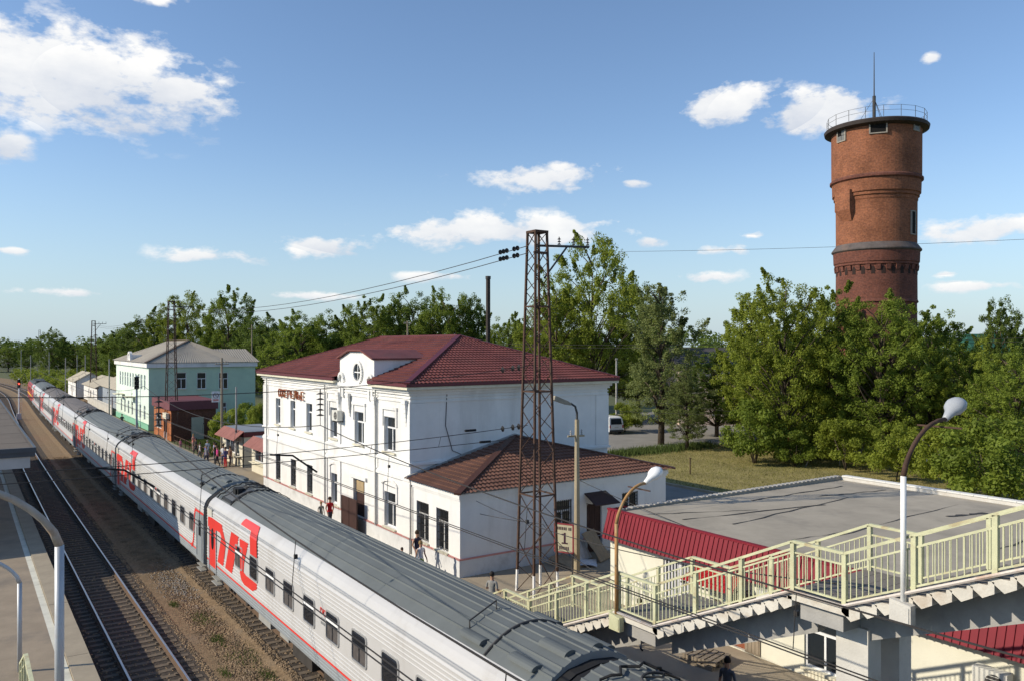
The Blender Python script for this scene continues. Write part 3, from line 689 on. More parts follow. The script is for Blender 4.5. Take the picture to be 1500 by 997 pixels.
tile_sheet(mb, (bx0, by0, bz0), (bx0, by1, bz0), (bAx, by1, bz1), lambda s: (Ls * s, Ls))
Lw = bx1 - bx0; la = bAx - bx0
tile_sheet(mb, (bx0, by0, bz0), (bx1, by0, bz0), (bAx, by1, bz1), lambda s: (la * s, Lw - (Lw - la) * s))
tile_sheet(mb, (bx1, by0, bz0), (bx1, by1, bz0), (bAx, by1, bz1), lambda s: (Ls * s, Ls), samples=3)
ar = mb.build('roof', m_roofbrown, an, recalc=False)
mb = MB(ao); mb.bar((bx0, by0, bz0 + .06), (bAx, by1 - .05, bz1 + .06), .32, .09); mb.bar((bx1, by0, bz0 + .06), (bAx, by1 - .05, bz1 + .06), .32, .09); mb.build('hip_cap', M('dark_brown_cap', (.07, .03, .022), .5, .15, 2), ar)
mb = MB(ao); mb.bar((bx0 + .1, by1 - .06, bz0 + .1), (bAx, by1 - .06, bz1 + .1), .14, .12); mb.bar((bAx, by1 - .06, bz1 + .1), (bx1 - .1, by1 - .06, bz0 + .1), .14, .12); mb.build('wall_flashing', m_conc, ar)
mb = MB(ao); mb.tube([(FX - .1, SY0 - .25, 3.9), (FX - .1, SY0 - .25, .3)], .045, 8); mb.build('downpipe', m_conc, an)
# cables and a wall lamp on the end wall
mb = MB(ao); mb.tube([(25.2, AY - .08, 3.9), (25.25, AY - .1, 3.3), (25.0, AY - .2, 3.15)], .02, 6); mb.build('wall_bracket', m_steel, an)
# ------------------------------------------------------------------ passenger train
m_cw = M('coach_white', (.50, .49, .475), .42, .05, .5, spec=.4, stain=(.33, .30, .26), stain_amt=.5, stain_scale=.8, streak=True)
m_cg = M('coach_grey', (.25, .27, .28), .5, .08, .8, spec=.4, stain=(.16, .15, .14), stain_amt=.5, stain_scale=.7, streak=True)
m_cr = M('coach_red', (.66, .045, .035), .42, .08, .8, spec=.4)
m_roofg = M('coach_roof_grey', (.115, .128, .128), .62, .16, .6, spec=.3, stain=(.075, .078, .076), stain_amt=.55, stain_scale=.3)
m_roofb = M('coach_roof_brown', (.125, .105, .092), .6, .14, .6, spec=.35, stain=(.12, .11, .10), stain_amt=.55, stain_scale=.3)
m_black = M('black_rubber', (.014, .014, .015), .75, .2, 3)
m_under = M('underframe_grime', (.045, .04, .035), .9, .3, 2)
m_boxg = M('underframe_box', (.30, .30, .28), .8, .15, 1.5, stain=(.15, .12, .1), stain_amt=.6)
m_cglass = glass_mat('coach_glass', (.018, .02, .024), .05)
m_curtain = M('curtain_behind_glass', (.085, .075, .07), .8, .25, 6)
HL = 12.25; HW = 1.55
def coach_profile():
    """left half, bottom to roof boundary: (inset, z, material of the segment that starts here)"""
    P = [(.10, .72, 0), (.0, .80, 0)]
    for z in (.90, 1.00, 1.10): P += [(0, z - .02, 0), (-.014, z, 0), (0, z + .02, 0)]
    P += [(0, 1.165, 1), (0, 1.235, 2)]
    for z in (1.36, 1.48, 1.60, 1.72): P += [(0, z - .03, 2), (-.016, z - .012, 2), (-.016, z + .012, 2), (0, z + .03, 2)]
    for z in (2.88, 3.0, 3.12, 3.24, 3.36): P += [(0, z - .03, 2), (-.016, z - .012, 2), (-.016, z + .012, 2), (0, z + .03, 2)]
    P += [(.02, 3.42, 2), (.05, 3.53, 2), (.10, 3.63, 2), (.17, 3.72, 2), (.26, 3.80, 2), (.35, 3.86, 3)]
    return P
def roof_arc():
    """from the white edge over the crown: list of (x, z) for x from -1.2 to 1.2"""
    pts = []
    N = 10
    def base(x): return 4.36 - .50 * (abs(x) / 1.2) ** 2.1
    for i in range(N + 1):
        x = -1.2 + 2.4 * i / N
        if 0 < i < N: pts += [(x - .03, base(x - .03)), (x - .016, base(x) + .028), (x + .016, base(x) + .028), (x + .03, base(x + .03))]
        else: pts.append((x, base(x)))
    return pts
def make_coach():
    root = empty('passenger_coach', (0, 0, 0))
    P = coach_profile()
    sec = [(-HW + i, z) for (i, z, m) in P] ; mats = [m for (_, _, m) in P]
    arc = roof_arc()
    mb = MB()
    def sweep(sec, close_mats, y0, y1):
        k = len(mb.v)
        for y in (y0, y1):
            for (x, z) in sec: mb.v.append((x, y, z))
        n = len(sec)
        for j in range(n - 1): mb.f.append((k + j, k + n + j, k + n + j + 1, k + j + 1)); mb.m.append(close_mats[j])
    sweep(sec, mats, -HL, HL)
    rs = [(-x, z) for (x, z) in reversed(sec)]; sweep(rs, list(reversed(mats[:-1])) + [0], -HL, HL)
    sweep([(HW - .1, .72), (-HW + .1, .72)], [0], -HL, HL)
    for y in (-HL, HL):
        ring = sec + [(-x, z) for (x, z) in reversed(sec)]; k = len(mb.v)
        mb.v.extend([(x, y, z) for (x, z) in ring]); mb.f.append(tuple(range(k, k + len(ring)))); mb.m.append(0)
        k = len(mb.v); mb.v.extend([(x, y, z) for (x, z) in arc]); mb.f.append(tuple(range(k, k + len(arc)))); mb.m.append(0)
    mb.build('body', [m_cg, m_cr, m_cw], root, recalc=True)
    mb = MB(); k = 0; n = len(arc)
    nY = 12; yy = [-HL + 2 * HL * i / nY for i in range(nY + 1)]
    for y in yy:
        for (x, z) in arc: mb.v.append((x, y, z))
    for i in range(nY):
        for j in range(n - 1): mb.f.append((i * n + j, i * n + j + 1, (i + 1) * n + j + 1, (i + 1) * n + j)); mb.m.append(0)
    roof = mb.build('roof', m_roofg, root, recalc=False)
    def rz(x): return 4.36 - .50 * (abs(x) / 1.2) ** 2.1
    # cross seams
    for yv in (-10.1, 9.85):
        mb = MB(); pts = [(-1.2 + 2.4 * i / 16, yv, rz(-1.2 + 2.4 * i / 16) + .018) for i in range(17)]; mb.tube(pts, .016 if abs(yv) < 9 else .035, 6); mb.build('roof_seam', m_roofg if abs(yv) < 9 else m_steel, roof)
    # darker end panel with a black antenna block, cable arcs and hoops
    mb = MB()
    for i in range(8):
        x0 = -1.12 + .11 * i; mb.add([(x0, 9.95, rz(x0) + .06), (x0 + .11, 9.95, rz(x0 + .11) + .06), (x0 + .11, 11.35, rz(x0 + .11) + .06), (x0, 11.35, rz(x0) + .06)], [(0, 1, 2, 3)])
    for i in range(13): mb.box((-1.16, 9.98 + i * .105, rz(1.14) - .02), (-1.08, 10.03 + i * .105, rz(1.1) + .08))
    hp = mb.build('roof_hatch', M('dark_hatch', (.09, .095, .10), .6, .2, 2), roof)
    mb = MB(); mb.box((-.85, 10.35, rz(.8) + .06), (-.45, 10.75, rz(.6) + .20)); mb.box((-.78, 10.2, rz(.8) + .08), (-.6, 10.9, rz(.7) + .26)); mb.bar((-.5, 10.5, 4.3), (-.35, 10.2, 4.5), .05); mb.build('antenna_block', m_black, hp)
    for yv, r in ((11.7, .03), (11.1, .016), (9.6, .016)):
        mb = MB(); pts = [(-1.25 + 2.5 * i / 16, yv + .12 * math.sin(i * 1.9), rz(min(1.2, abs(-1.25 + 2.5 * i / 16))) + .07 + .03 * (i % 2)) for i in range(17)]; mb.tube(pts, r, 6); mb.build('roof_cable', m_black, roof)
    mb = MB(); pts = [(.2 + .5 * math.cos(2 * math.pi * i / 18), 10.9 + .42 * math.sin(2 * math.pi * i / 18), rz(.3 + .4 * math.cos(2 * math.pi * i / 18)) + .08) for i in range(19)]; mb.tube(pts, .03, 6); mb.build('roof_hoop', m_steel, roof)
    for (x, y) in ((-.95, -11.3), (-.35, -11.6), (.35, -11.6), (.95, -11.3), (-1.0, -9.4), (1.0, -9.4)):
        mb = MB(); k = len(mb.v); z0 = rz(abs(x)) - .02
        for i in range(9):
            t = math.pi * i / 8
            for yv in (y - .45, y + .45): mb.v.append((x + .17 * math.cos(t), yv, z0 + .11 * math.sin(t)))
        for i in range(8): mb.f.append((2 * i, 2 * i + 1, 2 * i + 3, 2 * i + 2)); mb.m.append(0)
        mb.f.append(tuple(range(0, 18, 2))); mb.m.append(0); mb.f.append(tuple(range(1, 18, 2))); mb.m.append(0)
        mb.build('roof_vent', m_roofg, roof)
    mb = MB(); mb.tube([(-.9, -9.0, rz(.9)), (-.9, -9.0, rz(.9) + .18), (-.1, -8.9, 4.36 + .2), (-.1, -8.9, 4.34)], .02, 6); mb.build('grab_rail', m_steel, roof)
    # gangways and end frames
    for s in (-1, 1):
        mb = MB(); ring = [(-1.5, .95), (-1.5, 3.35), (-1.38, 3.66), (-1.1, 3.9), (-.6, 4.14), (0, 4.22), (.6, 4.14), (1.1, 3.9), (1.38, 3.66), (1.5, 3.35), (1.5, .95)]
        mb.prism([(x, s * (HL + .002), z) for x, z in ring], (0, s * .27, 0)); mb.build('gangway', m_black, root)
    # windows
    fr = MB(); w, h, r0 = .5, .45, .12
    def rr(w, h, r, n=4):
        pts = []
        for (cx, cz, a0) in ((w - r, h - r, 0), (-w + r, h - r, 90), (-w + r, -h + r, 180), (w - r, -h + r, 270)):
            for i in range(n + 1):
                a = R(a0 + 90 * i / n); pts.append((cx + r * math.cos(a), cz + r * math.sin(a)))
        return pts
    A = rr(w, h, r0); Bp = rr(w - .05, h - .05, r0 - .03); n = len(A)
    for (x, ring) in ((0, A), (-.03, A), (-.03, Bp), (-.005, Bp)):
        for (y, z) in ring: fr.v.append((x, y, z))
    for q in range(3):
        for i in range(n): fr.f.append((q * n + i, q * n + (i + 1) % n, (q + 1) * n + (i + 1) % n, (q + 1) * n + i)); fr.m.append(0)
    f0 = fr.build('window', M('bright_window_frame', (.55, .55, .54), .35, .05, 3, metal=.5)); fmesh = f0.data; bpy.data.objects.remove(f0)
    pm = MB(); pm.add([(-.008, y, z) for (y, z) in Bp], [tuple(range(n))]); p0 = pm.build('pane', m_cglass); pmesh = p0.data; bpy.data.objects.remove(p0)
    vm = MB(); vm.box((-.028, -.45, .12), (-.004, .45, .22)); v0 = vm.build('vent_bar', m_frame); vmesh = v0.data; bpy.data.objects.remove(v0)
    cm = MB(); cm.box((-.0095, -.40, -.38), (-.0085, -.05, .05)); cm.box((-.0095, .05, -.38), (-.0085, .40, .05)); c0 = cm.build('curtain', m_curtain); cmesh = c0.data; bpy.data.objects.remove(c0)
    for k in range(10):
        y = 7.28 - 1.925 * k
        for side in (0, 1):
            wobj = bpy.data.objects.new('window', fmesh); COL.objects.link(wobj); wobj.parent = root
            wobj.location = (-HW - .004 if side == 0 else HW + .004, y, 2.30); wobj.rotation_euler = (0, 0, math.pi if side else 0)
            for nm, ms in (('pane', pmesh),) + ((('vent_bar', vmesh),) if k in (0, 2, 4, 5) else ()) + ((('curtain', cmesh),) if k % 3 != 1 else ()):
                ch = bpy.data.objects.new(nm, ms); COL.objects.link(ch); ch.parent = wobj
    # far end: big three-letter emblem in red, red door with oval window
    def YZ(pts): return [(-HW - .019, y - 24.95, z) for (y, z) in pts]
    E_ = [[(36.99, 3.06), (36.4, 3.13), (34.73, 3.12), (34.61, 2.93), (34.14, 2.42), (34.51, 1.43), (35.41, 1.43), (34.81, 2.61), (35.03, 2.73), (35.62, 2.72), (35.62, 1.03), (36.7, 1.03), (36.7, 2.6), (36.99, 2.66)],
          [(33.32, 3.09), (32.27, 3.08), (33.22, 1.43), (34.21, 1.44)],
          [(32.14, 3.05), (31.0, 3.08), (31.56, 2.21), (31.63, 1.86), (31.31, 1.80), (29.92, 1.80), (29.92, 1.62), (30.45, 1.42), (31.5, 1.40), (31.88, 1.49), (32.1, 1.72), (32.01, 1.96)]]
    for poly in E_:
        mb = MB(); pts = YZ(poly); k = len(pts)
        bm = bmesh.new(); vs = [bm.verts.new(p) for p in pts]; f = bm.faces.new(vs); f.normal_update(); bmesh.ops.triangulate(bm, faces=[f])
        g = bmesh.ops.extrude_face_region(bm, geom=bm.faces[:]); 
        for v in g['geom']:
            if isinstance(v, bmesh.types.BMVert): v.co.x += .015
        me = bpy.data.meshes.new('red_letter'); bm.to_mesh(me); bm.free(); me.materials.append(m_cr); box_uv(me)
        o = bpy.data.objects.new('red_letter', me); COL.objects.link(o); o.parent = root
    lev = [(2.77, -.02, 30.67, 29.83), (3.40, -.02, 30.70, 29.86), (3.50, .037, 30.80, 29.98), (3.575, .07, 30.85, 30.03), (3.58, .073, 32.20, 30.03), (3.67, .13, 32.18, 30.12), (3.745, .195, 32.15, 30.22), (3.80, .26, 32.12, 30.36)]
    mb = MB()
    for (z, ins, a, b) in lev:
        for yv in (a, b): mb.v.append((-HW + ins - .02 - .004, yv - 24.95, z + .012))
    for i in range(len(lev) - 1): mb.f.append((2 * i, 2 * i + 1, 2 * i + 3, 2 * i + 2)); mb.m.append(0)
    mb.build('red_letter', m_cr, root)
    mb = MB(); mb.box((-HW - .03, 10.72, .85), (-HW - .002, 11.88, 2.98)); mb.build('door_frame', m_cg, root) if False else None
    mb = MB(); yc, zc = 36.2 - 24.95, 2.24
    mb.prism([(-HW - .036, yc + .2 * math.cos(2 * math.pi * i / 20), zc + .46 * math.sin(2 * math.pi * i / 20)) for i in range(20)], (.012, 0, 0)); mb.build('oval_window', m_cglass, root)
    mb = MB()
    for yv in (35.6, 36.74): mb.box((-HW - .045, yv - 24.95 - .02, .8), (-HW - .02, yv - 24.95 + .02, 2.7))
    mb.build('door_handrail', m_galv, root)
    mb = MB(); mb.box((-HW + .0, 11.3, 3.18), (-HW - .04, 12.05, 3.5))
    for i in range(5): mb.box((-HW - .05, 11.32, 3.2 + i * .06), (-HW - .04, 12.03, 3.23 + i * .06))
    mb.build('louvre', M('louvre', (.5, .48, .42), .6, .1, 3), root)
    # near end: grey end panel with door and red curve
    mb = MB(); mb.box((-HW - .022, -HL + .02, .80), (-HW - .001, -HL + 1.35, 2.95)); gp = mb.build('end_panel', m_cg, root)
    mb = MB(); mb.box((-HW - .035, -HL + .22, .85), (-HW - .023, -HL + 1.0, 2.85)); gd = mb.build('door', m_cg, root)
    mb = MB(); mb.box((-HW - .042, -HL + .40, 1.95), (-HW - .036, -HL + .82, 2.65)); mb.build('door_window', m_cglass, gd)
    mb = MB(); mb.tube([(-HW - .06, -HL + .14, 1.0), (-HW - .06, -HL + .14, 2.3)], .018, 6); mb.tube([(-HW - .06, -HL + 1.1, 1.0), (-HW - .06, -HL + 1.1, 2.3)], .018, 6); mb.build('door_handrail', m_galv, gd)
    mb = MB(); c = [(1.35, 3.02), (1.52, 2.98), (1.66, 2.8), (1.75, 2.2), (1.9, 1.5), (2.05, 1.27), (2.3, 1.2)]
    wd = .085
    for i in range(len(c) - 1):
        (a0, z0), (a1, z1) = c[i], c[i + 1]; d = Vector((a1 - a0, z1 - z0)).normalized(); nx, nz = -d.y * wd, d.x * wd
        mb.add([(-HW - .021, -HL + a0 - nx, z0 - nz), (-HW - .021, -HL + a1 - nx, z1 - nz), (-HW - .021, -HL + a1 + nx, z1 + nz), (-HW - .021, -HL + a0 + nx, z0 + nz)], [(0, 1, 2, 3)])
    mb.box((-HW - .0215, -HL + .02, 2.952), (-HW - .012, -HL + 1.36, 3.05)); mb.build('red_curve', m_cr, root)
    # small emblem and numbers mid side
    mb = MB(); y0 = 23.55 - 24.95
    for (a, b) in (((0, 0), (0, .16)), ((0, .16), (-.1, .16)), ((-.1, .16), (-.12, .1)), ((-.16, .02), (-.2, .16)), ((-.2, .16), (-.24, .02)), ((-.24, .02), (-.28, .16)), ((-.32, .16), (-.42, .12)), ((-.42, .12), (-.42, 0)), ((-.42, 0), (-.32, -.02))):
        mb.bar((-HW - .02, y0 + a[0], 2.5 + a[1]), (-HW - .02, y0 + b[0], 2.5 + b[1]), .028, .012, up=(1, 0, 0))
    mb.build('small_emblem', m_cr, root)
    mb = MB()
    for row in (0, 1):
        for i in range(7): mb.box((-HW - .012, y0 - .06 * i - .005, 2.18 + row * .12), (-HW - .004, y0 - .06 * i - .04, 2.26 + row * .12))
    mb.build('number_mark', M('grey_lettering', (.3, .3, .3), .7), root)
    # running gear
    for yb in (-8.5, 8.5):
        mb = MB((0, yb, 0))
        for sx in (-1, 1):
            mb.box((sx * 1.12, yb - 1.75, .42), (sx * 1.0, yb + 1.75, .62)); mb.box((sx * 1.14, yb - .5, .30), (sx * .98, yb + .5, .75))
        mb.box((-1.0, yb - .2, .45), (1.0, yb + .2, .7))
        bg = MB((0, 0, 0)); bg.v = [(v[0], v[1], v[2]) for v in mb.v]; bg.f = mb.f; bg.m = mb.m
        bo = bg.build('bogie', m_under, root)
        for ya in (-1.2, 1.2):
            for sx in (-1, 1):
                w_ = MB(); pts = [(sx * .83, yb + ya, .47), (sx * .70, yb + ya, .47)]; w_.tube(pts, .47, 20); w_.build('wheel', m_railside, bo)
                w_ = MB(); w_.tube([(sx * 1.0, yb + ya, .47), (sx * 1.26, yb + ya, .47)], .15, 12); w_.box((sx * 1.0, yb + ya - .2, .5), (sx * 1.2, yb + ya + .2, .72)); w_.build('axle_box', m_under, bo)
                for dy in (-.28, .28):
                    w_ = MB(); w_.tube([(sx * 1.12, yb + ya + dy, .28), (sx * 1.12, yb + ya + dy, .58)], .08, 8); w_.build('spring', m_under, bo)
    for (y0, y1, z0, d) in ((-5.2, -3.2, .28, 1.35), (-2.6, -1.0, .32, 1.3), (-.2, 1.6, .25, 1.38), (2.4, 3.3, .35, 1.25), (4.2, 5.6, .3, 1.3)):
        for sx in (-1, 1):
            mb = MB(); mb.box((sx * (d - .45), y0, z0), (sx * d, y1, .73)); mb.build('equipment_box', m_boxg if (y1 - y0) < 1.5 else m_under, root)
    mb = MB(); mb.box((-.9, -HL + .3, .55), (.9, HL - .3, .73)); mb.build('underframe', m_under, root)
    for s in (-1, 1):
        for sx in (-1, 1):
            mb = MB(); mb.box((sx * 1.2, s * (HL - 1.5), .3), (sx * 1.52, s * (HL - .6), .34)); mb.box((sx * 1.25, s * (HL - 1.5), .3), (sx * 1.29, s * (HL - 1.45), .75)); mb.box((sx * 1.25, s * (HL - .65), .3), (sx * 1.29, s * (HL - .6), .75)); mb.box((sx * 1.25, s * (HL - 1.5), .5), (sx * 1.5, s * (HL - .6), .53)); mb.build('step', m_boxg, root)
        mb = MB(); mb.tube([(0, s * HL, .95), (0, s * (HL + .3), .95)], .12, 8); mb.build('coupler', m_under, root)
    return root
coach = make_coach()
C_LAB = ['passenger coach beside the annex, its big red emblem near the station door', 'passenger coach beside the far half of the station and the small kiosks', 'passenger coach passing the orange brick kiosk', 'passenger coach passing the far end of the green house',
         'passenger coach passing the white sheds, second behind the locomotive', 'passenger coach coupled directly behind the locomotive', 'passenger coach standing under the footbridge']
coaches = []
for k in range(7):
    yc = 24.95 + 25.1 * (k if k < 6 else -1)
    c = coach if k == 0 else copy_tree(coach)
    xa, xb = off(yc - 12), off(yc + 12)
    c.location = (TRAIN_X + (xa + xb) / 2, yc, 0); c.rotation_euler = (0, 0, -math.atan2(xb - xa, 24))
    tag(c, C_LAB[k], 'train coach', 'coaches of the passenger train')
    coaches.append(c)
for k in (3, 4):     # two of the rear coaches have browner roofs
    for ch in coaches[k].children:
        if ch.name.startswith('roof') and not ch.name.startswith('roof_'):
            ch.material_slots[0].link = 'OBJECT'; ch.material_slots[0].material = m_roofb
# locomotive
def loco():
    y0, y1 = 163.6, 183.0; yc = (y0 + y1) / 2
    root = empty('electric_locomotive', (TRAIN_X + off(yc), yc, 0), 'red electric locomotive with yellow band at the head of the train', 'locomotive'); root.rotation_euler = (0, 0, -math.atan(off_d(yc)))
    Lh = (y1 - y0) / 2; m_lr = M('loco_red', (.30, .03, .03), .5, .12, 1); m_ly = M('loco_yellow', (.75, .42, .03), .5, .1, 1)
    mb = MB()
    prof = [(-1.5, .75), (-1.52, 1.0), (-1.52, 3.1), (-1.4, 3.5), (-1.1, 3.75), (1.1, 3.75), (1.4, 3.5), (1.52, 3.1), (1.52, 1.0), (1.5, .75)]
    n = len(prof)
    st_ = [(-Lh, .92, 1.0), (-Lh + .5, 1, 1.0), (Lh - 1.4, 1, 1), (Lh, .88, .86)]
    for (y, sx, sz) in st_:
        for (x, z) in prof: mb.v.append((x * sx, y, .75 + (z - .75) * sz))
    for i in range(len(st_) - 1):
        for j in range(n): mb.f.append((i * n + j, i * n + (j + 1) % n, (i + 1) * n + (j + 1) % n, (i + 1) * n + j)); mb.m.append(0)
    mb.f.append(tuple(range(n))); mb.m.append(0); mb.f.append(tuple(range(3 * n, 4 * n))); mb.m.append(0)
    mb.build('body', m_lr, root)
    mb = MB()
    for sx in (-1, 1): mb.box((sx * 1.54, -Lh + .6, 1.55), (sx * 1.525, Lh - 1.5, 1.85))
    mb.build('yellow_band', m_ly, root)
    mb = MB(); mb.box((-1.25, -Lh + .3, 3.72), (1.25, Lh - 1.6, 3.85)); rf = mb.build('roof', m_roofg, root)
    for yy in (-6.5, -3.5, 0, 3.2): 
        mb = MB(); mb.box((-.8, yy, 3.86), (.8, yy + 1.8, 4.25)); mb.build('roof_box', m_roofg, rf)
    for yy in (-5.4, 4.9):
        mb = MB()
        for sx in (-.6, .6): mb.bar((sx, yy, 4.3), (sx * .8, yy + 1.2, 4.65), .05); mb.bar((sx * .8, yy + 1.2, 4.65), (sx, yy + .1, 4.9), .04)
        mb.bar((-.9, yy + .1, 4.92), (.9, yy + .1, 4.92), .06); mb.build('pantograph', m_steel, rf)
    for i in range(5):
        mb = MB(); 
        for sx in (-1, 1): mb.box((sx * 1.53, -5 + i * 2.2, 2.3), (sx * 1.535, -3.9 + i * 2.2, 2.9))
        mb.build('side_window', m_cglass, root)
    mb = MB(); mb.box((-1.3, -Lh + .6, .3), (1.3, Lh - .6, .75)); mb.build('bogie', m_under, root)
loco()
# ------------------------------------------------------------------ footbridge and its stairs
m_green = M('pale_green_paint', (.53, .53, .34), .65, .14, 2.5, .2, 40, stain=(.30, .15, .05), stain_amt=.75, stain_scale=1.8)
m_step = M('step_concrete', (.60, .57, .50), .92, .14, 1.5, .25, 25, stain=(.33, .22, .13), stain_amt=.6, stain_scale=1.2)
m_tread = M('worn_tread', (.17, .155, .14), .95, .15, 1.2, .2, 25, stain=(.11, .10, .09), stain_amt=.5)
m_rustpipe = M('rusty_white_pipe', (.58, .52, .46), .75, .12, 2, stain=(.34, .15, .05), stain_amt=.8, stain_scale=1.4)
def stair(label, xa, xb, nodes, ground, mirror, fine_far=True):
    """nodes: (y, deck z) polyline going down from the bridge (small y) to the ground"""
    side = 1 if not mirror else -1
    root = empty('footbridge_stair', ((xa + xb) / 2, nodes[-1][0], ground), label, 'staircase'); ro = root.location
    smesh = None; xm = (xa + xb) / 2; hwid = (xb - xa) / 2
    for i in range(len(nodes) - 1):
        (y0, z0), (y1, z1) = nodes[i], nodes[i + 1]
        if abs(z1 - z0) < .05:
            mb = MB(ro); mb.box((xa - .05, y0 - .12, z0 - .17), (xb + .05, y1 + .12, z0 - .012)); ld = mb.build('landing', m_step, root)
            nsl = max(2, int((y1 - y0 + .24) / .32)); dy = (y1 - y0 + .2) / nsl
            for q in range(nsl): 
                mb = MB(ro); mb.box((xa - .03, y0 - .1 + q * dy + .006, z0 - .011), (xb + .03, y0 - .1 + (q + 1) * dy - .006, z0)); mb.build('paving_slab', m_tread, ld)
        else:
            n = max(3, int(round((z0 - z1) / .15))); dz = (z0 - z1) / n; dy = (y1 - y0) / n
            for q in range(n):
                zt = z0 - dz * (q + 1) + (dz if False else 0); yy = y0 + dy * q
                mb = MB(ro); mb.mat(0); mb.prism([(xa - .05, yy, zt + dz - .10), (xa - .05, yy + .1, zt + dz - .10), (xa - .05, yy + .1, zt - .02), (xa - .05, yy + dy + .04, zt - .02), (xa - .05, yy + dy + .04, zt - .11), (xa - .05, yy + dy * .55, zt - .25), (xa - .05, yy, zt - .14)], (xb - xa + .1, 0, 0))
                mb.mat(1); mb.box((xa - .03, yy + .102, zt - .019), (xb + .03, yy + dy + .045, zt - .004))
                mb.build('step', [m_step, m_tread], root)
            for xs in (xm - .55, xm + .55):
                mb = MB(ro); mb.prism([(xs - .14, y0 - .1, z0 - .18), (xs - .14, y1 + .1, z1 - .16), (xs - .14, y1 + .1, z1 - .85), (xs - .14, y0 - .1, z0 - .95)], (.28, 0, 0)); mb.build('stringer', m_conc, root)
    # landing beams and columns
    for i in range(len(nodes) - 1):
        (y0, z0), (y1, z1) = nodes[i], nodes[i + 1]
        if abs(z1 - z0) < .05 and z0 > ground + .5:
            mb = MB(ro); mb.box((xa + .1, y0 + .1, z0 - .55), (xb - .1, y1 - .1, z0 - .172)); mb.build('landing_beam', m_conc, root)
            if z0 > ground + 4.2:
                ym = (y0 + y1) / 2 - .35
                for xs in (xm - .55, xm + .55):
                    mb = MB(ro); mb.box((xs - .22, ym - .35, ground), (xs + .22, ym + .35, z0 - .552)); mb.build('column', m_lconc, root)
    # railings: one post at every node and along the flights
    for xr, nm in ((xa, 'near'), (xb, 'far')):
        rl = empty('railing', (xr, nodes[-1][0], ground)); rl.parent = root; rl.location = Vector((xr, nodes[-1][0], ground)) - ro
        o = Vector((xr, nodes[-1][0], ground))
        mt = MB(o); mm = MB(o); mbm = MB(o); posts = []
        for i in range(len(nodes) - 1):
            (y0, z0), (y1, z1) = nodes[i], nodes[i + 1]
            a = Vector((xr, y0, z0)); b = Vector((xr, y1, z1)); up = Vector((0, 0, 1))
            mt.bar(a + up * 1.02, b + up * 1.02, .09, .055); mm.bar(a + up * .80, b + up * .80, .045, .035); mbm.bar(a + up * .10, b + up * .10, .055, .035)
            L = (b - a).length; npn = max(1, int(round(L / 1.35)))
            for q in range(npn): posts.append(a + (b - a) * (q / npn))
            nb = int(L / .135)
            for q in range(1, nb):
                p = a + (b - a) * (q / nb); bo = bpy.data.objects.new('baluster', BAL); COL.objects.link(bo); bo.parent = rl; bo.location = p + up * .10 - o
        posts.append(Vector((xr, nodes[-1][0], nodes[-1][1])))
        mt.build('handrail', m_green, rl); mm.build('middle_rail', m_green, rl); mbm.build('bottom_rail', m_green, rl)
        for p in posts:
            mb = MB(o); mb.box((p.x - .045, p.y - .045, p.z - .14), (p.x + .045, p.y + .045, p.z + 1.0)); mb.build('post', m_green, rl)
    # rusty conduit along the outer edge
    mb = MB(ro); xo = (xa - .1) if not mirror else (xb + .1)
    mb.tube([(xo, y, z + .02) for (y, z) in nodes[:-1]], .035, 6); mb.build('conduit', m_rustpipe, root)
    return root
bm_ = MB(); bm_.box((-.009, -.009, 0), (.009, .009, .70)); b0 = bm_.build('baluster', m_green); BAL = b0.data; bpy.data.objects.remove(b0)
SXA, SXB = 14.1, 16.82
nodes_r = [(.4, 9.0), (3.9, 7.42), (5.15, 7.42), (9.28, 5.57), (10.45, 5.57), (14.43, 3.70), (15.76, 3.70), (19.73, 1.94), (21.05, 1.94), (24.9, .2)]
stair('footbridge stair with pale green railings beside the red-trimmed pavilion', SXA, SXB, nodes_r, .2, False)
nodes_l = [(.4, 9.0), (3.9, 7.42), (5.15, 7.42), (9.28, 5.57), (10.45, 5.57), (14.43, 3.70), (15.76, 3.70), (19.73, 1.94), (23.3, 1.94), (25.2, 1.1)]
stair('footbridge stair with pale green railings coming down to the high platform', -1.5, 1.35, nodes_l, 1.05, True)
# bridge deck
br = empty('footbridge', (6, -1.2, .2), 'concrete footbridge deck crossing the tracks with pale green railings', 'footbridge')
bo_ = br.location
mb = MB(bo_); mb.box((-6, -3.0, 8.72), (20, .38, 8.98)); mb.build('deck', m_conc, br)
mb = MB(bo_); mb.box((-6, -2.7, 8.0), (20, -2.4, 8.715)); mb.box((-6, -.3, 8.0), (20, .0, 8.715)); mb.build('girder', m_conc, br)
for xx in (0, 14.9, 16.0):
    mb = MB(bo_); mb.box((xx - .25, -1.6, -.4 if xx else 1.0), (xx + .25, -1.1, 7.995)); mb.build('column', m_lconc, br)
for (x0, x1) in ((-6, -1.6), (1.45, 13.95), (16.95, 20)):
    for yr in (.3, -2.9):
        if yr > 0 or True:
            mb = MB(bo_); mb.bar((x0, yr, 10.0), (x1, yr, 10.0), .055, .09); mb.bar((x0, yr, 9.1), (x1, yr, 9.1), .035, .055); mb.build('handrail', m_green, br)
            n = int((x1 - x0) / .135)
            mb = MB(bo_)
            for q in range(n + 1): mb.box((x0 + (x1 - x0) * q / n - .009, yr - .009, 9.1), (x0 + (x1 - x0) * q / n + .009, yr + .009, 9.97))
            mb.build('balusters', m_green, br, kind='stuff')
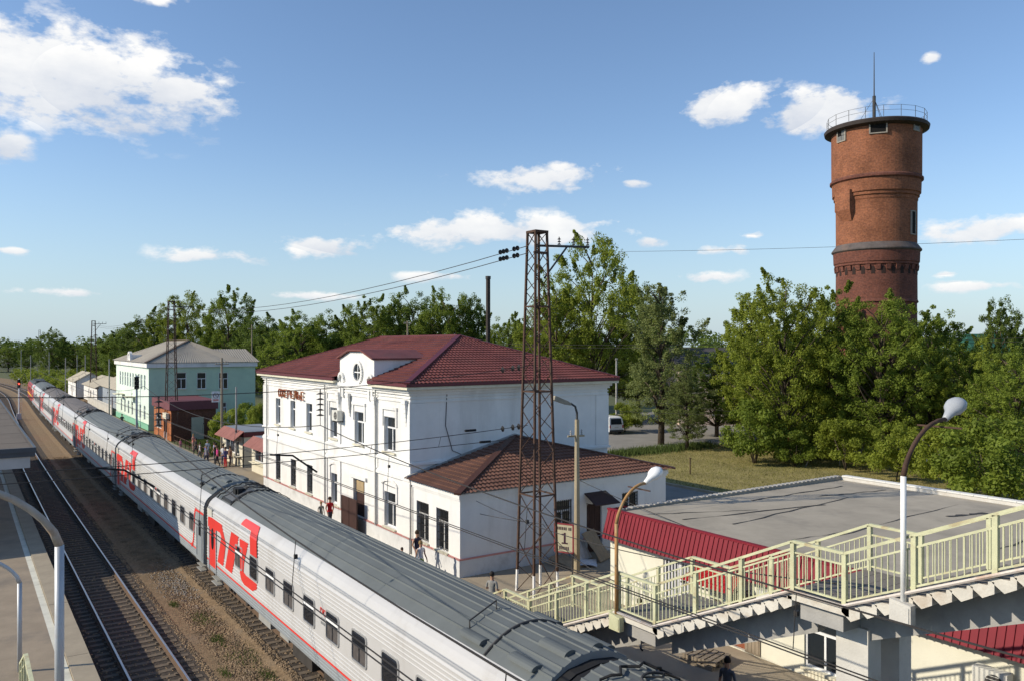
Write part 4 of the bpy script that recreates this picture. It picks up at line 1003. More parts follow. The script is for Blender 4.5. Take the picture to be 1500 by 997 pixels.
# stair lamps
def curved_lamp(label, base, h, reach, rise, pole_mat, head_mat, r=.055, dirx=1, dip=.0, head_len=.62, tint2=None):
    root = empty('street_lamp', base, label, 'street lamp'); b = Vector(base)
    pts = [Vector((0, 0, 0)), Vector((0, 0, h))]
    for i in range(1, 9):
        t = i / 8; pts.append(Vector((dirx * reach * (t ** 1.5) * .95 + dirx * .05 * t, 0, h + rise * math.sin(t * math.pi / 2))))
    mb = MB(); mb.tube(pts[:2], [r, r], 10); mb.build('pole', pole_mat, root, smooth=True)
    mb = MB(); mb.tube(pts[1:], [r, r * .95] + [r * .8] * 7, 10); arm = mb.build('arm', tint2 or pole_mat, root, smooth=True)
    e = pts[-1]; d = (pts[-1] - pts[-2]).normalized(); d = Vector((dirx * .82, 0, .5)).normalized(); side = Vector((0, 1, 0)); upv = Vector((-d.z * dirx, 0, abs(d.x)))
    mb = MB(); prof = [(0, .055, .055), (.12, .08, .07), (.24, .11, .09), (.34, .18, .14), (.48, .20, .155), (.58, .165, .12), (.66, .07, .05)]
    k0 = 0
    for (t, ry, rz_) in prof:
        c = e + d * (t * head_len / .62)
        for j in range(14):
            a = 2 * math.pi * j / 14; mb.v.append(tuple(c + side * (ry * math.cos(a)) + upv * (rz_ * math.sin(a))))
    for i in range(len(prof) - 1):
        for j in range(14): mb.f.append((i * 14 + j, i * 14 + (j + 1) % 14, (i + 1) * 14 + (j + 1) % 14, (i + 1) * 14 + j)); mb.m.append(0)
    mb.f.append(tuple(range(14))); mb.m.append(0); mb.f.append(tuple((len(prof) - 1) * 14 + j for j in range(14))); mb.m.append(0)
    hd = mb.build('lamp_head', head_mat, root, smooth=True)
    mb = MB(); c = e + d * (.47 * head_len / .62) - upv * .07; mb.lathe([(.001, -.07), (.08, -.055), (.125, .0), (.125, .02)], 14, c); mb.build('glass_bowl', M('frosted_glass', (.6, .6, .56), .3, .05, 4), hd)
    mb = MB(); mb.bar(e - d * .25 + Vector((0, -.42, -.0)), e - d * .25 + Vector((0, .42, 0)), .03); mb.build('cross_bar', m_rust, arm)
    return root
lampw = M('white_enamel', (.80, .80, .78), .35, .04, 3)
lampg = M('grey_enamel', (.36, .38, .40), .4, .12, 3)
rustpole = M('orange_rust_pole', (.36, .20, .08), .85, .3, 2, stain=(.52, .44, .28), stain_amt=.7, stain_scale=1.5)
curved_lamp('white-headed lamp on a rusty orange pole at the stair landing above the low platform', (SXA - .1, 15.74, 3.55), 2.45, 1.0, .95, rustpole, lampw, r=.05)
curved_lamp('grey-headed lamp on a white pole with rusty bend, rising from the pavilion-side stair', (SXA - .1, 8.05, 5.9), 2.35, 1.45, .95, m_wpaint, lampg, r=.05, tint2=m_rust)
curved_lamp('tall grey lamp post with rust-streaked bend on the high platform stair', (1.4, 15.7, 3.5), 3.7, 1.9, 1.2, m_galv, lampg, r=.075, dirx=-1, tint2=M('rust_streaked', (.42, .36, .30), .6, .2, 3, stain=(.34, .16, .05), stain_amt=.8, stain_scale=2)) 
curved_lamp('short grey lamp post standing on the high platform past the stair foot', (1.45, 27.7, 1.05), 2.6, 1.4, .9, m_galv, lampg, r=.065, dirx=-1)
for (x, y, z, yy) in ((SXA - .1, 15.74, 3.55, 0), (SXA - .1, 8.05, 5.42, 0)):
    pass
for (y, z, lb) in ((15.70, 3.28, 'yellowed steel box at the foot of the white-headed lamp on the lower landing'), (8.05, 5.62, 'white steel box streaked with rust at the foot of the grey-headed lamp')):
    mb = MB((SXA - .12, y, z)); mb.prism([(SXA - .22, y - .2, z), (SXA - .22, y + .2, z), (SXA - .22, y + .2, z + .42), (SXA - .22, y - .2, z + .36)], (.16, 0, 0)); mb.prism([(SXA - .235, y - .17, z + .04), (SXA - .235, y + .17, z + .04), (SXA - .235, y + .17, z + .36), (SXA - .235, y - .17, z + .32)], (.012, 0, 0))
    mb.build('junction_box', m_green if z < 4 else m_lconc, label=lb, cat='electrical box')

# ------------------------------------------------------------------ pavilion with red fascia
m_fred = M('crimson_sheet', (.19, .012, .022), .62, .12, 1.2, spec=.25)
m_pcream = M('cream_render', (.70, .68, .56), .9, .06, 1, .15, 25, stain=(.5, .47, .38), stain_amt=.4, stain_scale=.6)
m_felt = M('roofing_felt', (.35, .31, .245), .95, .16, .5, .2, 20, stain=(.15, .14, .125), stain_amt=.6, stain_scale=.35)
m_patch = M('tar_patch', (.05, .048, .045), .8, .3, 3)
PX0, PX1, PY1, PY0 = 22.0, 37.8, 25.1, 1.0; PZ = 3.72
pv = empty('pavilion', (PX0, PY1, .2), 'low cream pavilion with crimson sheet fascia and flat felt roof', 'building'); po = pv.location
def tP(u, v, d): return (PX0 + d, u, v)
pwin = [(20.5, 22.1, .95, 2.62), (14.5, 15.9, .5, 2.1), (5.0, 7.0, .6, 2.1)]; pdoor = (18.2, 19.6, .25, 2.25)
mb = MB(po); wall_holes(mb, tP, PY0, PY1, .2, PZ, pwin + [pdoor], .2)
mb.box((PX0 + .21, PY0 + .02, .2), (PX1, PY1 - .21, PZ - .1)); mb.add([(PX0, PY1, .2), (PX1, PY1, .2), (PX1, PY1, PZ), (PX0, PY1, PZ)], [(0, 1, 2, 3)])
mb.build('wall', m_pcream, pv, recalc=False)
for h in pwin: window(pv, po, tP, *h, d=.12, mull=2, transom=1.0 if h[0] > 20 else .72)
mb = MB(po)
for k in range(9):
    for uu in (20.62 + k * .16,): mb.tube([(PX0 + .155, uu, 1.05), (PX0 + .155, uu, 2.55)], .07, 6)
mb.build('curtain', M('pale_curtain', (.5, .5, .52), .9, .1, 3), pv)
mb = MB(po); mb.box((PX0 + .1, pdoor[0] + .02, .25), (PX0 + .15, pdoor[0] + .8, 2.2)); dr2 = mb.build('door', M('red_brown_door', (.22, .07, .035), .6, .2, 3), pv)
mb = MB(po); mb.box((PX0 - .05, pdoor[0] - .62, .25), (PX0 - .0, pdoor[0], 2.2))
for k in range(4): mb.box((PX0 - .062, pdoor[0] - .58 + k * .15, .3), (PX0 - .05, pdoor[0] - .5 + k * .15, 2.15))
mb.build('open_door_leaf', m_wood, pv)
# fascia: ribbed sheet leaning outwards
def fascia(mb, p0, p1, out, z0, z1, flare, rib=.21):
    p0 = Vector(p0); p1 = Vector(p1); o = Vector(out); L = (p1 - p0).length; d = (p1 - p0).normalized(); n = int(L / rib)
    k = len(mb.v)
    offs = []
    for i in range(n):
        for (t, w) in ((0, 0), (.06, .035), (.22, .035), (.28, 0)): offs.append(((i + t) * rib, w))
    offs.append((n * rib, 0))
    for (u, w) in offs:
        for (z, f) in ((z0, flare), (z1, 0)):
            q = p0 + d * u + o * (f + w); mb.v.append((q.x, q.y, z))
    for i in range(len(offs) - 1): mb.f.append((k + 2 * i, k + 2 * i + 1, k + 2 * i + 3, k + 2 * i + 2)); mb.m.append(mb.cur)
mb = MB(po); fascia(mb, (PX0 - .06, PY0, 0), (PX0 - .06, PY1 + .06, 0), (-1, 0, 0), 2.78, 3.92, .36); fascia(mb, (PX0 - .06, PY1 + .06, 0), (PX0 + 1.0, PY1 + .06, 0), (0, 1, 0), 2.78, 3.92, .3)
mb.add([(PX0 - .06, PY1 + .06, 3.92), (PX0 - .42, PY1 + .06, 2.78), (PX0 - .06, PY1 + .36, 2.78)], [(0, 1, 2)]); mb.build('fascia', m_fred, pv, recalc=False)
mb = MB(po); mb.box((PX0 - .1, PY0, 3.88), (PX0 + .06, PY1 + .1, 3.95)); mb.build('fascia_cap', m_fred, pv)
mb = MB(po); mb.add([(PX0 + .0, PY0, 3.74), (PX1, PY0, 3.62), (PX1, PY1, 3.62), (PX0, PY1, 3.74)], [(0, 1, 2, 3)]); rf = mb.build('roof', m_felt, pv)
# felt strips with laps
for i in range(15):
    x0 = PX0 + .1 + i * 1.04
    mb = MB(po); za = 3.745 - .12 * (x0 - PX0) / (PX1 - PX0) + .002 * (i % 2); zb = 3.745 - .12 * (x0 + 1.06 - PX0) / (PX1 - PX0) + .008
    if x0 + 1.06 < PX1: mb.add([(x0, PY0, za + .004), (x0 + 1.06, PY0, zb), (x0 + 1.06, PY1 - .1, zb), (x0, PY1 - .1, za + .004)], [(0, 1, 2, 3)]); mb.build('felt_strip', m_felt, rf)
for (ax, ay, bx, by, w) in ((23.5, 22.5, 31, 21.4, .12), (24.5, 20.9, 33.5, 21.8, .1), (26, 17.5, 36, 18.3, .06), (28.2, 13.2, 33.8, 13.8, .1), (32.6, 22.7, 36.8, 22.0, .14), (33, 17.1, 35.1, 16.6, .3), (24, 18, 27.5, 17.7, .05), (29, 23.7, 36, 23.8, .12), (23, 24, 27.6, 22.2, .09), (30, 10, 36, 11, .1)):
    mb = MB(po); n = 9; zz = lambda x: 3.762 - .12 * (x - PX0) / (PX1 - PX0) + .004; k = 0
    for i in range(n + 1):
        t = i / n; x = ax + (bx - ax) * t; y = ay + (by - ay) * t + rnd.uniform(-.08, .08); ww = w * rnd.uniform(.1, .6); mb.v += [(x, y - ww, zz(x)), (x, y + ww, zz(x))]
    for i in range(n): mb.f.append((2 * i, 2 * i + 2, 2 * i + 3, 2 * i + 1)); mb.m.append(0)
    mb.build('tar_seam', m_patch, rf)
mb = MB(po); mb.box((PX0, PY1 - .02, 3.6), (PX1 + .1, PY1 + .2, 3.80)); ep = mb.build('edge_upstand', m_felt, pv)
for i in range(48):
    mb = MB(po); x = PX0 + .2 + i * .325; mb.box((x, PY1 - .05, 3.80), (x + .2, PY1 + .23, 3.845)); mb.build('edge_tile', m_conc, ep)
mb = MB(po); mb.box((PX1 - .05, PY0, 3.0), (PX1 + .22, PY1, 3.80)); pp = mb.build('parapet', m_lconc, pv)
i = 0; yy = PY0
while yy < PY1 - .3:
    mb = MB(po); mb.box((PX1 - .09, yy + .008, 3.801), (PX1 + .26, yy + .592, 3.87)); mb.build('coping_stone', M('white_coping', (.68, .67, .63), .9, .08, 2, stain=(.45, .43, .4)), pp); yy += .6
# red tiled awning over the shop window, air conditioners
mb = MB((21.3, 19, 2.4)); tile_sheet(mb, (20.95, 17.9, 2.32), (20.95, 20.2, 2.32), (21.95, 17.9, 2.95), lambda s: (0 + .25 * s, 2.3 - .25 * s), pitch=.18, course=.25)
aw_ = mb.build('awning', M('bright_red_tile', (.42, .02, .022), .4, .12, 1), label='bright red tiled awning over the pavilion shop window', cat='awning', recalc=False)
mb = MB((21.3, 19, 2.4)); mb.bar((20.98, 18.0, 2.3), (21.98, 18.0, 2.35), .04); mb.bar((20.98, 20.1, 2.3), (21.98, 20.1, 2.35), .04); mb.bar((20.97, 17.9, 2.29), (20.97, 20.2, 2.29), .05); mb.build('awning_frame', m_steel, aw_)
ac_unit(pv, po, tP, 17.0, 2.0); ac_unit(pv, po, tP, 10.15, 1.75)
# pallets by the pavilion door
for (x, y, z, rz_, lb) in ((20.2, 18.4, .2, .15, 'lower wooden pallet on the ground by the pavilion door'), (20.25, 18.35, .35, .22, 'upper wooden pallet stacked by the pavilion door')):
    root = empty('pallet', (x, y, z), lb, 'pallet', rz=rz_)
    for i in range(6): mb = MB(); mb.box((-.5, -.6 + i * .21, .11), (.5, -.45 + i * .21, .135)); mb.build('slat', m_wood, root)
    for xx in (-.45, 0, .45): mb = MB(); mb.box((xx - .05, -.6, 0), (xx + .05, .6, .108)); mb.build('bearer', m_wood, root)
# ------------------------------------------------------------------ lattice catenary masts
def insulator(mb, c, n=4, r=.11, gap=.13, axis=(0, 0, 1)):
    a = Vector(axis).normalized(); c = Vector(c)
    for i in range(n):
        p = c + a * (i * gap); mb.tube([p, p + a * .05], [r, r * .35], 10)
    mb.tube([c, c + a * (n * gap)], .02, 6)
def lattice_mast(label, x, y, h=15.2, base=1.25, top=.58, z0=.2, detail=True, arm=True):
    root = empty('lattice_mast', (x, y, z0), label, 'mast', 'lattice masts along the line')
    def hw(z): return (base + (top - base) * z / h) / 2
    legs = [(-1, -1), (1, -1), (1, 1), (-1, 1)]
    for (sx, sy) in legs:
        mb = MB(); mb.mat(0); t = .9
        def pt(z): return Vector((sx * hw(z), sy * hw(z), z))
        mb.mat(1); mb.bar(pt(-.2), pt(t), .085); mb.mat(0); mb.bar(pt(t), pt(h), .085); mb.build('leg', [m_rust, m_wpaint], root)
    lv = [0.0]; z = 0.0
    while z < h - .45: z += max(.62, hw(z) * 1.75); lv.append(min(z, h))
    for f in range(4):
        a, b = legs[f], legs[(f + 1) % 4]
        for i in range(len(lv) - 1):
            z0_, z1_ = lv[i], lv[i + 1]; p, q = (a, b) if i % 2 == 0 else (b, a)
            mb = MB(); mb.bar((p[0] * hw(z0_), p[1] * hw(z0_), z0_), (q[0] * hw(z1_), q[1] * hw(z1_), z1_), .042, .016); mb.build('brace', m_rust, root)
            if i % 5 == 4: mb = MB(); mb.bar((a[0] * hw(z0_), a[1] * hw(z0_), z0_), (b[0] * hw(z0_), b[1] * hw(z0_), z0_), .06); mb.build('strut', m_rust, root)
    mb = MB(); t = hw(h) + .05; mb.box((-t, -t, h - .1), (t, t, h)); mb.box((-t - .05, -t, h - 1.0), (t, -t + .08, h - .9)); mb.build('head_frame', m_rust, root)
    if arm:
        mb = MB(); L = 2.3; d = Vector((.9, -.35, 0)).normalized()
        mb.bar(Vector((0, 0, h - .62)), d * L + Vector((0, 0, h - .62)), .09); mb.bar(d * .3 + Vector((0, 0, h - 2.0)), d * 1.3 + Vector((0, 0, h - .66)), .07); am = mb.build('side_arm', m_steel, root)
        for k in (.42, .7, .97):
            mb = MB(); insulator(mb, d * L * k + Vector((0, 0, h - .55)), 3, .085, .11); mb.build('pin_insulator', m_steel, am)
    mb = MB(); c = m_conc; mb.box((-base * .6, -base * .6, -.5), (base * .6, base * .6, -.02)); mb.build('footing', m_conc, root)
    return root
M1 = Vector((20.15, 27.65, .2))
lattice_mast('tall rusty lattice mast with white-painted feet beside the station annex', M1.x, M1.y)
M2 = Vector((19.3, 95.0, .2)); lattice_mast('rusty lattice mast in front of the orange brick kiosk', M2.x, M2.y, h=15.2)
M3 = at_depth(137, 158); M3.z = .1; lattice_mast('lattice mast beside the white sheds past the green house', M3.x, M3.y, h=15.2, z0=.1)
for (x, dp, lb) in ((58, 330, 'distant lattice mast beyond the locomotive'), (203, 360, 'far lattice mast rising over the tree line')):
    p = at_depth(x, dp); lattice_mast(lb, p.x, p.y, h=17, z0=-.3, arm=False)

# ------------------------------------------------------------------ overhead lines
m_wire = M('overhead_wire', (.035, .032, .03), .6, .1, 3)
def wire(name, label, pts, r, sag=0.0, n=16, cat='wire', extra=None):
    P = [Vector(p) for p in pts]; mb = MB(P[0]); allp = []
    for a, b in zip(P[:-1], P[1:]):
        for i in range(n):
            t = i / n; q = a.lerp(b, t); q.z -= sag * 4 * t * (1 - t); allp.append(q)
    allp.append(P[-1]); mb.tube(allp, r, 5)
    if extra: extra(mb)
    o = mb.build(name, m_wire, label=label, cat=cat); return o
def track_pt(xc, y, z): return Vector((xc + off(y), y, z))
SUP = [-12, 27.6, 61, 95, 130, 165, 200, 235, 280]
for xc, nm in ((NEAR_X, 'empty track'), (TRAIN_X, 'passenger train')):
    con = [track_pt(xc - .12, y, 5.95) for y in SUP]
    wire('contact_wire', f'paired contact wire strung above the {nm}', con, .012, .04)
    o2 = [p + Vector((.11, 0, .0)) for p in con]; wire('contact_wire', f'paired contact wire strung above the {nm}', o2, .012, .04)
    for o in list(COL.objects)[-2:]: tag(o, group=f'contact wires over the {nm}')
    mes = [track_pt(xc, y, 7.75) for y in SUP]; wire('messenger_wire', f'sagging messenger wire above the {nm}', mes, .016, .95)
    for a, b in list(zip(SUP[:-1], SUP[1:]))[:6]:
        for t in (.14, .32, .5, .68, .86):
            y = a + (b - a) * t; zt = 7.75 - .95 * 4 * t * (1 - t)
            mb = MB(track_pt(xc, y, 6)); mb.tube([track_pt(xc, y, zt), track_pt(xc - .08, y, 5.96)], .008, 5); mb.box(track_pt(xc - .03, y - .03, zt - .35), track_pt(xc + .03, y + .03, zt - .27)); mb.build('dropper', m_wire, label=f'thin dropper wire hanging between the lines over the {nm}', cat='wire', group=f'droppers over the {nm}')
# flexible cross-span from the near mast over both tracks
cs = empty('cross_span', (M1.x, M1.y, 9.7), 'cross-span wires with insulators stretched from the rusty mast over the tracks', 'wire')
co_ = cs.location
def cs_wire(nm, z0, sag, x1=-7.0):
    mb = MB(co_); pts = []
    for i in range(41):
        t = i / 40; x = M1.x - .5 + (x1 - M1.x + .5) * t; pts.append((x, M1.y, z0 - sag * 4 * t * (1 - t)))
    mb.tube(pts, .014, 5); mb.build(nm, m_wire, cs); return lambda x: z0 - sag * 4 * ((x - M1.x + .5) / (x1 - M1.x + .5)) * (1 - (x - M1.x + .5) / (x1 - M1.x + .5))
top = cs_wire('span_wire', 9.72, .75); low = cs_wire('fixing_wire', 7.25, .42); low2 = cs_wire('fixing_wire', 6.75, .2)
for x in (M1.x - .95, M1.x - 1.25, M1.x - 1.75):
    for fn in (top, low):
        mb = MB(co_); insulator(mb, (x, M1.y, fn(x)), 1, .13, .12, (-1, 0, 0)); mb.build('insulator_disc', m_black, cs)
for xc in (NEAR_X, TRAIN_X):
    mb = MB(co_); zt = top(xc); insulator(mb, (xc, M1.y, zt - .95), 5, .15, .19); mb.build('hanging_insulator', m_black, cs)
    mb = MB(co_); mb.tube([(xc, M1.y, zt), (xc, M1.y, zt - .95)], .012, 5); mb.tube([(xc, M1.y, zt - .95), (xc, M1.y, 7.75)], .012, 5); mb.build('hanger', m_wire, cs)
    mb = MB(co_); mb.tube([(xc - 1.8, M1.y, low(xc - 1.8)), (xc - 1.0, M1.y, low(xc) - .12), (xc - .12, M1.y, 6.1)], .035, 6); mb.build('steady_arm', m_black, cs)
for x in (12.6, 15.5, 4.0):
    mb = MB(co_); mb.tube([(x, M1.y, low(x)), (x - .1, M1.y, low2(x))], .01, 5); mb.build('hanger', m_wire, cs)
for (x, z) in ((16.6, 7.2), (17.3, 6.7)):
    mb = MB(co_); mb.tube([(x, M1.y, z), (x + .5, M1.y, z)], .05, 8); mb.build('strain_insulator', m_black, cs)
# feeder lines along the masts
for dz, lbl in ((-.45, 'thick feeder cable running from mast top to mast top'), (-.75, 'lower feeder cable running between the mast heads')):
    pts = [Vector((M1.x - .45, M1.y, 15.2 + dz)), Vector((M2.x - .4, M2.y, 15.3 + dz)), Vector((M3.x - .4, M3.y, 15.2 + dz))]
    def ex(mb, dz=dz):
        d = (pts[1] - pts[0]).normalized()
        for k in (.8, 1.05, 1.6, 1.85, 2.1): q = pts[0] + d * k; q.z -= .04 * k; mb.tube([q, q + d * .07], [.11, .04], 10)
    wire('feeder_cable', lbl, pts, .018, 1.3, extra=ex)
# far line of wires to the right, behind the trees' fronts
P1 = at_depth(590, 100, 11.0); P2 = at_depth(1640, 64, 11.4)
for dz, t in ((0, 'upper'), (-.3, 'lower')):
    wire('power_line', f'{t} power line wire crossing in front of the trees', [P1 + Vector((0, 0, dz)), P2 + Vector((0, 0, dz))], .02, .6)
wire('power_line', 'thin wire crossing the sky in front of the water tower', [at_depth(905, 95, 21.5), at_depth(1700, 70, 20.3)], .018, .3)
wire('power_line', 'low wire sagging across the lawn trees', [at_depth(890, 80, 5.6), at_depth(1640, 60, 3.4)], .014, .5)
wire('power_line', 'low wire pair passing between the lawn trees', [at_depth(880, 82, 4.0), at_depth(1640, 62, 5.6)], .014, .5)
# service cables from annex to pavilion and stairs
wire('service_cable', 'sagging service cable from the annex corner to the stair railing', [(19.2, 31.0, 3.6), (14.3, 9.6, 5.9)], .014, .5)
wire('service_cable', 'twin service cable drooping past the white annex wall', [(18.3, 39.0, 3.4), (20.2, 27.3, 3.1), (14.2, 15.8, 4.4)], .014, .3)
wire('service_cable', 'cable from the concrete lamp pole to the pavilion fascia', [(23.5, 28.9, 4.4), (21.6, 12.0, 3.5)], .014, .25)

# ------------------------------------------------------------------ poles and signals
def pole(name, label, loc, h, r0, r1, mat, cat='pole', cross=None, extra=None):
    root = empty(name, loc, label, cat); mb = MB(); mb.tube([(0, 0, -.3), (0, 0, h)], [r0, r1], 8); mb.build('shaft', mat, root)
    if cross:
        for (z, L, a) in cross:
            mb = MB(); mb.bar((-L * math.cos(a), -L * math.sin(a), z), (L * math.cos(a), L * math.sin(a), z), .07); ca = mb.build('crossarm', m_wood, root)
            for k in (-.9, -.5, .5, .9):
                mb = MB(); insulator(mb, (k * L * math.cos(a), k * L * math.sin(a), z + .04), 2, .05, .07); mb.build('insulator', m_conc, ca)
    return root
lp = pole('lamp_pole', 'square concrete lamp pole beside the platform number sign', (23.35, 28.95, .2), 7.0, .15, .10, M('ochre_concrete', (.36, .30, .20), .95, .15, 2, .25, 20), 'lamp pole')
mb = MB(); mb.tube([(0, 0, 6.9), (0, 0, 7.3), (-.08, .03, 7.6), (-.3, .1, 7.75)], .05, 8); mb.build('neck', m_steel, lp)
mb = MB(); d = Vector((-.82, .2, .32)).normalized(); c = Vector((-.3, .1, 7.7)); s_ = Vector((.24, .97, 0)); u_ = d.cross(s_)
for (t, w, h_) in ((0, .09, .05), (.2, .13, .09), (.85, .16, .11), (.9, .15, .1)):
    for (a, b) in ((-1, -1), (1, -1), (.8, 1), (-.8, 1)): mb.v.append(tuple(c + d * t + s_ * (a * w) + u_ * (-b * h_)))
for i in range(3):
    for j in range(4): mb.f.append((i * 4 + j, i * 4 + (j + 1) % 4, (i + 1) * 4 + (j + 1) % 4, (i + 1) * 4 + j)); mb.m.append(0)
mb.f += [(0, 1, 2, 3), (12, 13, 14, 15)]; mb.m += [0, 0]; mb.build('lamp_head', M('weathered_lamp', (.30, .27, .21), .7, .2, 3), lp)
mb = MB(); mb.bar((-.45, .1, 6.25), (.35, -.1, 6.25), .08); mb.build('crossarm', M('ochre_concrete', (.36, .30, .20)), lp)
for k in (-.38, .25): mb = MB(); insulator(mb, (k, -.03, 6.3), 3, .06, .08); mb.build('insulator', m_conc, lp)
# platform sign "1"
sg = empty('platform_sign', (22.4, 28.7, .2), 'framed pale platform sign with a large dark 1 beside the concrete lamp pole', 'sign', rz=R(-62)); 
mb = MB(); mb.box((-.42, -.02, 1.15), (.42, .02, 2.35)); sp = mb.build('panel', M('aged_cream_panel', (.46, .43, .30), .8, .12, 3), sg)
mb = MB(); 
for (a, b) in (((-.45, 1.12), (.45, 1.12)), ((-.45, 2.38), (.45, 2.38)), ((-.45, 1.12), (-.45, 2.38)), ((.45, 1.12), (.45, 2.38))): mb.bar((a[0], 0, a[1]), (b[0], 0, b[1]), .06)
mb.build('frame', M('dull_red_frame', (.25, .045, .05), .7, .15, 3), sg)
mb = MB()
mb.box((.0, -.03, 1.55), (.09, -.021, 2.0)); mb.box((-.1, -.03, 1.88), (.0, -.021, 1.95)); mb.box((-.1, -.03, 1.5), (.19, -.021, 1.56))
for i in range(8): mb.box((-.34 + i * .085 + (.06 if i > 5 else 0), -.03, 2.12), (-.29 + i * .085 + (.06 if i > 5 else 0), -.021, 2.25))
for i in range(5): mb.box((-.22 + i * .1, -.03, 1.24), (-.16 + i * .1, -.021, 1.38))
mb.build('lettering', M('dark_lettering', (.05, .02, .035), .8), sp)
for x in (-.4, .4): mb = MB(); mb.tube([(x, .03, -.1), (x, .03, 1.2)], .03, 6); mb.build('leg', m_steel, sg)
# cardboard and sheets dumped by the annex
for i, (x, y, sx, sy, tilt, rz_, mt, lb) in enumerate(((25.6, 30.2, 1.2, 1.6, .9, .4, M('cardboard', (.33, .25, .16), .9, .15, 2), 'brown cardboard sheet leaning by the annex door'), (24.6, 29.8, 1.3, 1.0, .12, .9, M('white_card', (.62, .62, .62), .8, .08, 2), 'white board lying on top of the dumped cardboard'),
        (23.7, 30.1, 1.1, 1.5, .2, .2, M('cardboard', (.33, .25, .16)), 'flattened cardboard box on the yard behind the sign'), (24.9, 30.6, 1.0, 1.3, 1.05, .3, M('white_card', (.62, .62, .62)), 'white board propped against the dumped cardboard'))):
    mb = MB(); n = 5
    for a in range(n + 1):
        for b in range(n + 1): mb.v.append((sx * (a / n - .5), sy * (b / n - .5), .04 * math.sin(a * 1.7 + b)))
    for a in range(n):
        for b in range(n): mb.f.append((a * (n + 1) + b, (a + 1) * (n + 1) + b, (a + 1) * (n + 1) + b + 1, a * (n + 1) + b + 1)); mb.m.append(0)
    k = len(mb.v); mb.v += [(v[0], v[1], v[2] - .02) for v in mb.v]; mb.f += [tuple(k + q for q in reversed(f)) for f in mb.f]; mb.m += [0] * (len(mb.f) - len(mb.m))
    o = mb.build('cardboard_sheet', mt, label=lb, cat='cardboard'); o.location = (x, y, .26 + abs(math.sin(tilt)) * sy * .5); o.rotation_euler = (tilt, 0, rz_)

wp = pole('telegraph_pole', 'leaning grey wooden pole with a prohibition sign near the kiosks', at_depth(325, 76, .2), 9.2, .14, .10, m_wood, cross=[(8.6, .7, .3)])
mb = MB(); mb.box((-.95, -.2, 5.1), (-.25, -.17, 6.1)); ns = mb.build('sign_panel', M('white_sign', (.7, .7, .7), .6, .05, 3), wp)
mb = MB()
for k in range(20):
    t0 = 2 * math.pi * k / 20; t1 = 2 * math.pi * (k + 1) / 20; mb.bar((-.6 + .24 * math.cos(t0), -.21, 5.72 + .24 * math.sin(t0)), (-.6 + .24 * math.cos(t1), -.21, 5.72 + .24 * math.sin(t1)), .05, .02)
mb.bar((-.75, -.21, 5.85), (-.45, -.21, 5.6), .05, .02); mb.build('prohibition_ring', M('dark_lettering', (.05, .02, .035)), ns)
mb = MB(); mb.box((-.85, -.21, 5.2), (-.35, -.201, 5.38)); mb.build('red_bar', m_redline, ns)
pole('concrete_pole', 'slim grey lamp pole with green foot by the nearest kiosk', at_depth(346, 70, .2), 6.8, .10, .07, m_conc)
pole('wooden_pole', 'wooden pole with crossarm behind the maroon station roof', at_depth(597, 96, .2), 13.2, .14, .10, m_wood, cross=[(12.9, .9, .6)])
pole('concrete_pole', 'concrete pole standing behind the parked white van', at_depth(903, 99, .2), 8.8, .14, .10, m_conc, cross=[(8.6, .6, .6)])
pole('wooden_pole', 'thin wooden pole behind the grey roof of the green house', at_depth(369, 125, .2), 13.5, .13, .09, m_wood, cross=[(12.8, .7, .2)])
ch = pole('steel_chimney', 'tall dark steel chimney pipe behind the station roof', at_depth(715, 110, .2), 19.6, .33, .30, M('sooty_steel', (.045, .035, .03), .8, .3, 1.5), 'chimney')
mb = MB(); mb.lathe([(.36, 19.3), (.37, 19.7), (.31, 19.7)], 14); mb.build('rim', m_steel, ch)
for i, (x, dp, h) in enumerate(((96, 165, 8), (125, 172, 8.5), (160, 120, 8.5), (113, 215, 8), (72, 235, 8.5), (31, 260, 9), (45, 210, 8))):
    p = at_depth(x, dp, 0)
    if p.x < 6 + off(p.y): p.x = TRAIN_X + off(p.y) + 4
    pole('trackside_pole', ['slim concrete pole beside the white-gabled shed', 'slim pole between the two sheds', 'slim pole at the white panel fence before the green house', 'slim pole beside the far track curve', 'grey pole beyond the locomotive', 'far trackside pole near the red signal', 'grey pole beside the locomotive roof'][i], p, h, .11, .08, m_conc)
# colour-light signals
def signal(label, loc, h, red=False, flip=1):
    root = empty('railway_signal', loc, label, 'signal'); mb = MB(); mb.tube([(0, 0, -.3), (0, 0, h)], .09, 8); mb.build('mast', m_wpaint if red else m_galv, root)
    for k in range(3):
        mb = MB(); z = h - .35 - k * .42; mb.box((-.2, -.12, z - .2), (.2, .1, z + .2)); hd = mb.build('lamp_housing', m_black, root)
        mb = MB(); mb.tube([(0, -.12, z), (0, -.32, z + .02)], [.13, .16], 12, cap=False); mb.build('hood', m_black, hd)
        mb = MB(); mb.lathe([(.001, 0), (.11, 0)], 12, (0, 0, 0)); o = mb.build('lens', M('lit_red_lens', (.8, .02, .02), .3) if (red and k == 1) else M('dark_lens', (.02, .03, .03), .2), hd); o.rotation_euler = (R(90), 0, 0); o.location = (0, -.125, z)
        if red and k == 1:
            b = o.data.materials[0].node_tree.nodes['Principled BSDF']; b.inputs['Emission Color'].default_value = (1, .05, .03, 1); b.inputs['Emission Strength'].default_value = 6
    mb = MB(); mb.box((-.3, -.15, 0), (.3, .25, .9)); mb.build('relay_box', m_galv, root)
    mb = MB()
    for i in range(int(h / .35)): mb.bar((.12, .12, .5 + i * .35), (.38, .12, .5 + i * .35), .025)
    mb.bar((.12, .12, .3), (.12, .12, h), .03); mb.bar((.38, .12, .3), (.38, .12, h), .03); mb.build('ladder', m_galv, root)
    return root
p = on_z(17, 612, 0); signal('red-lit signal on a white mast between the tracks', (p.x + .9, p.y, -.25), 6.0, True)
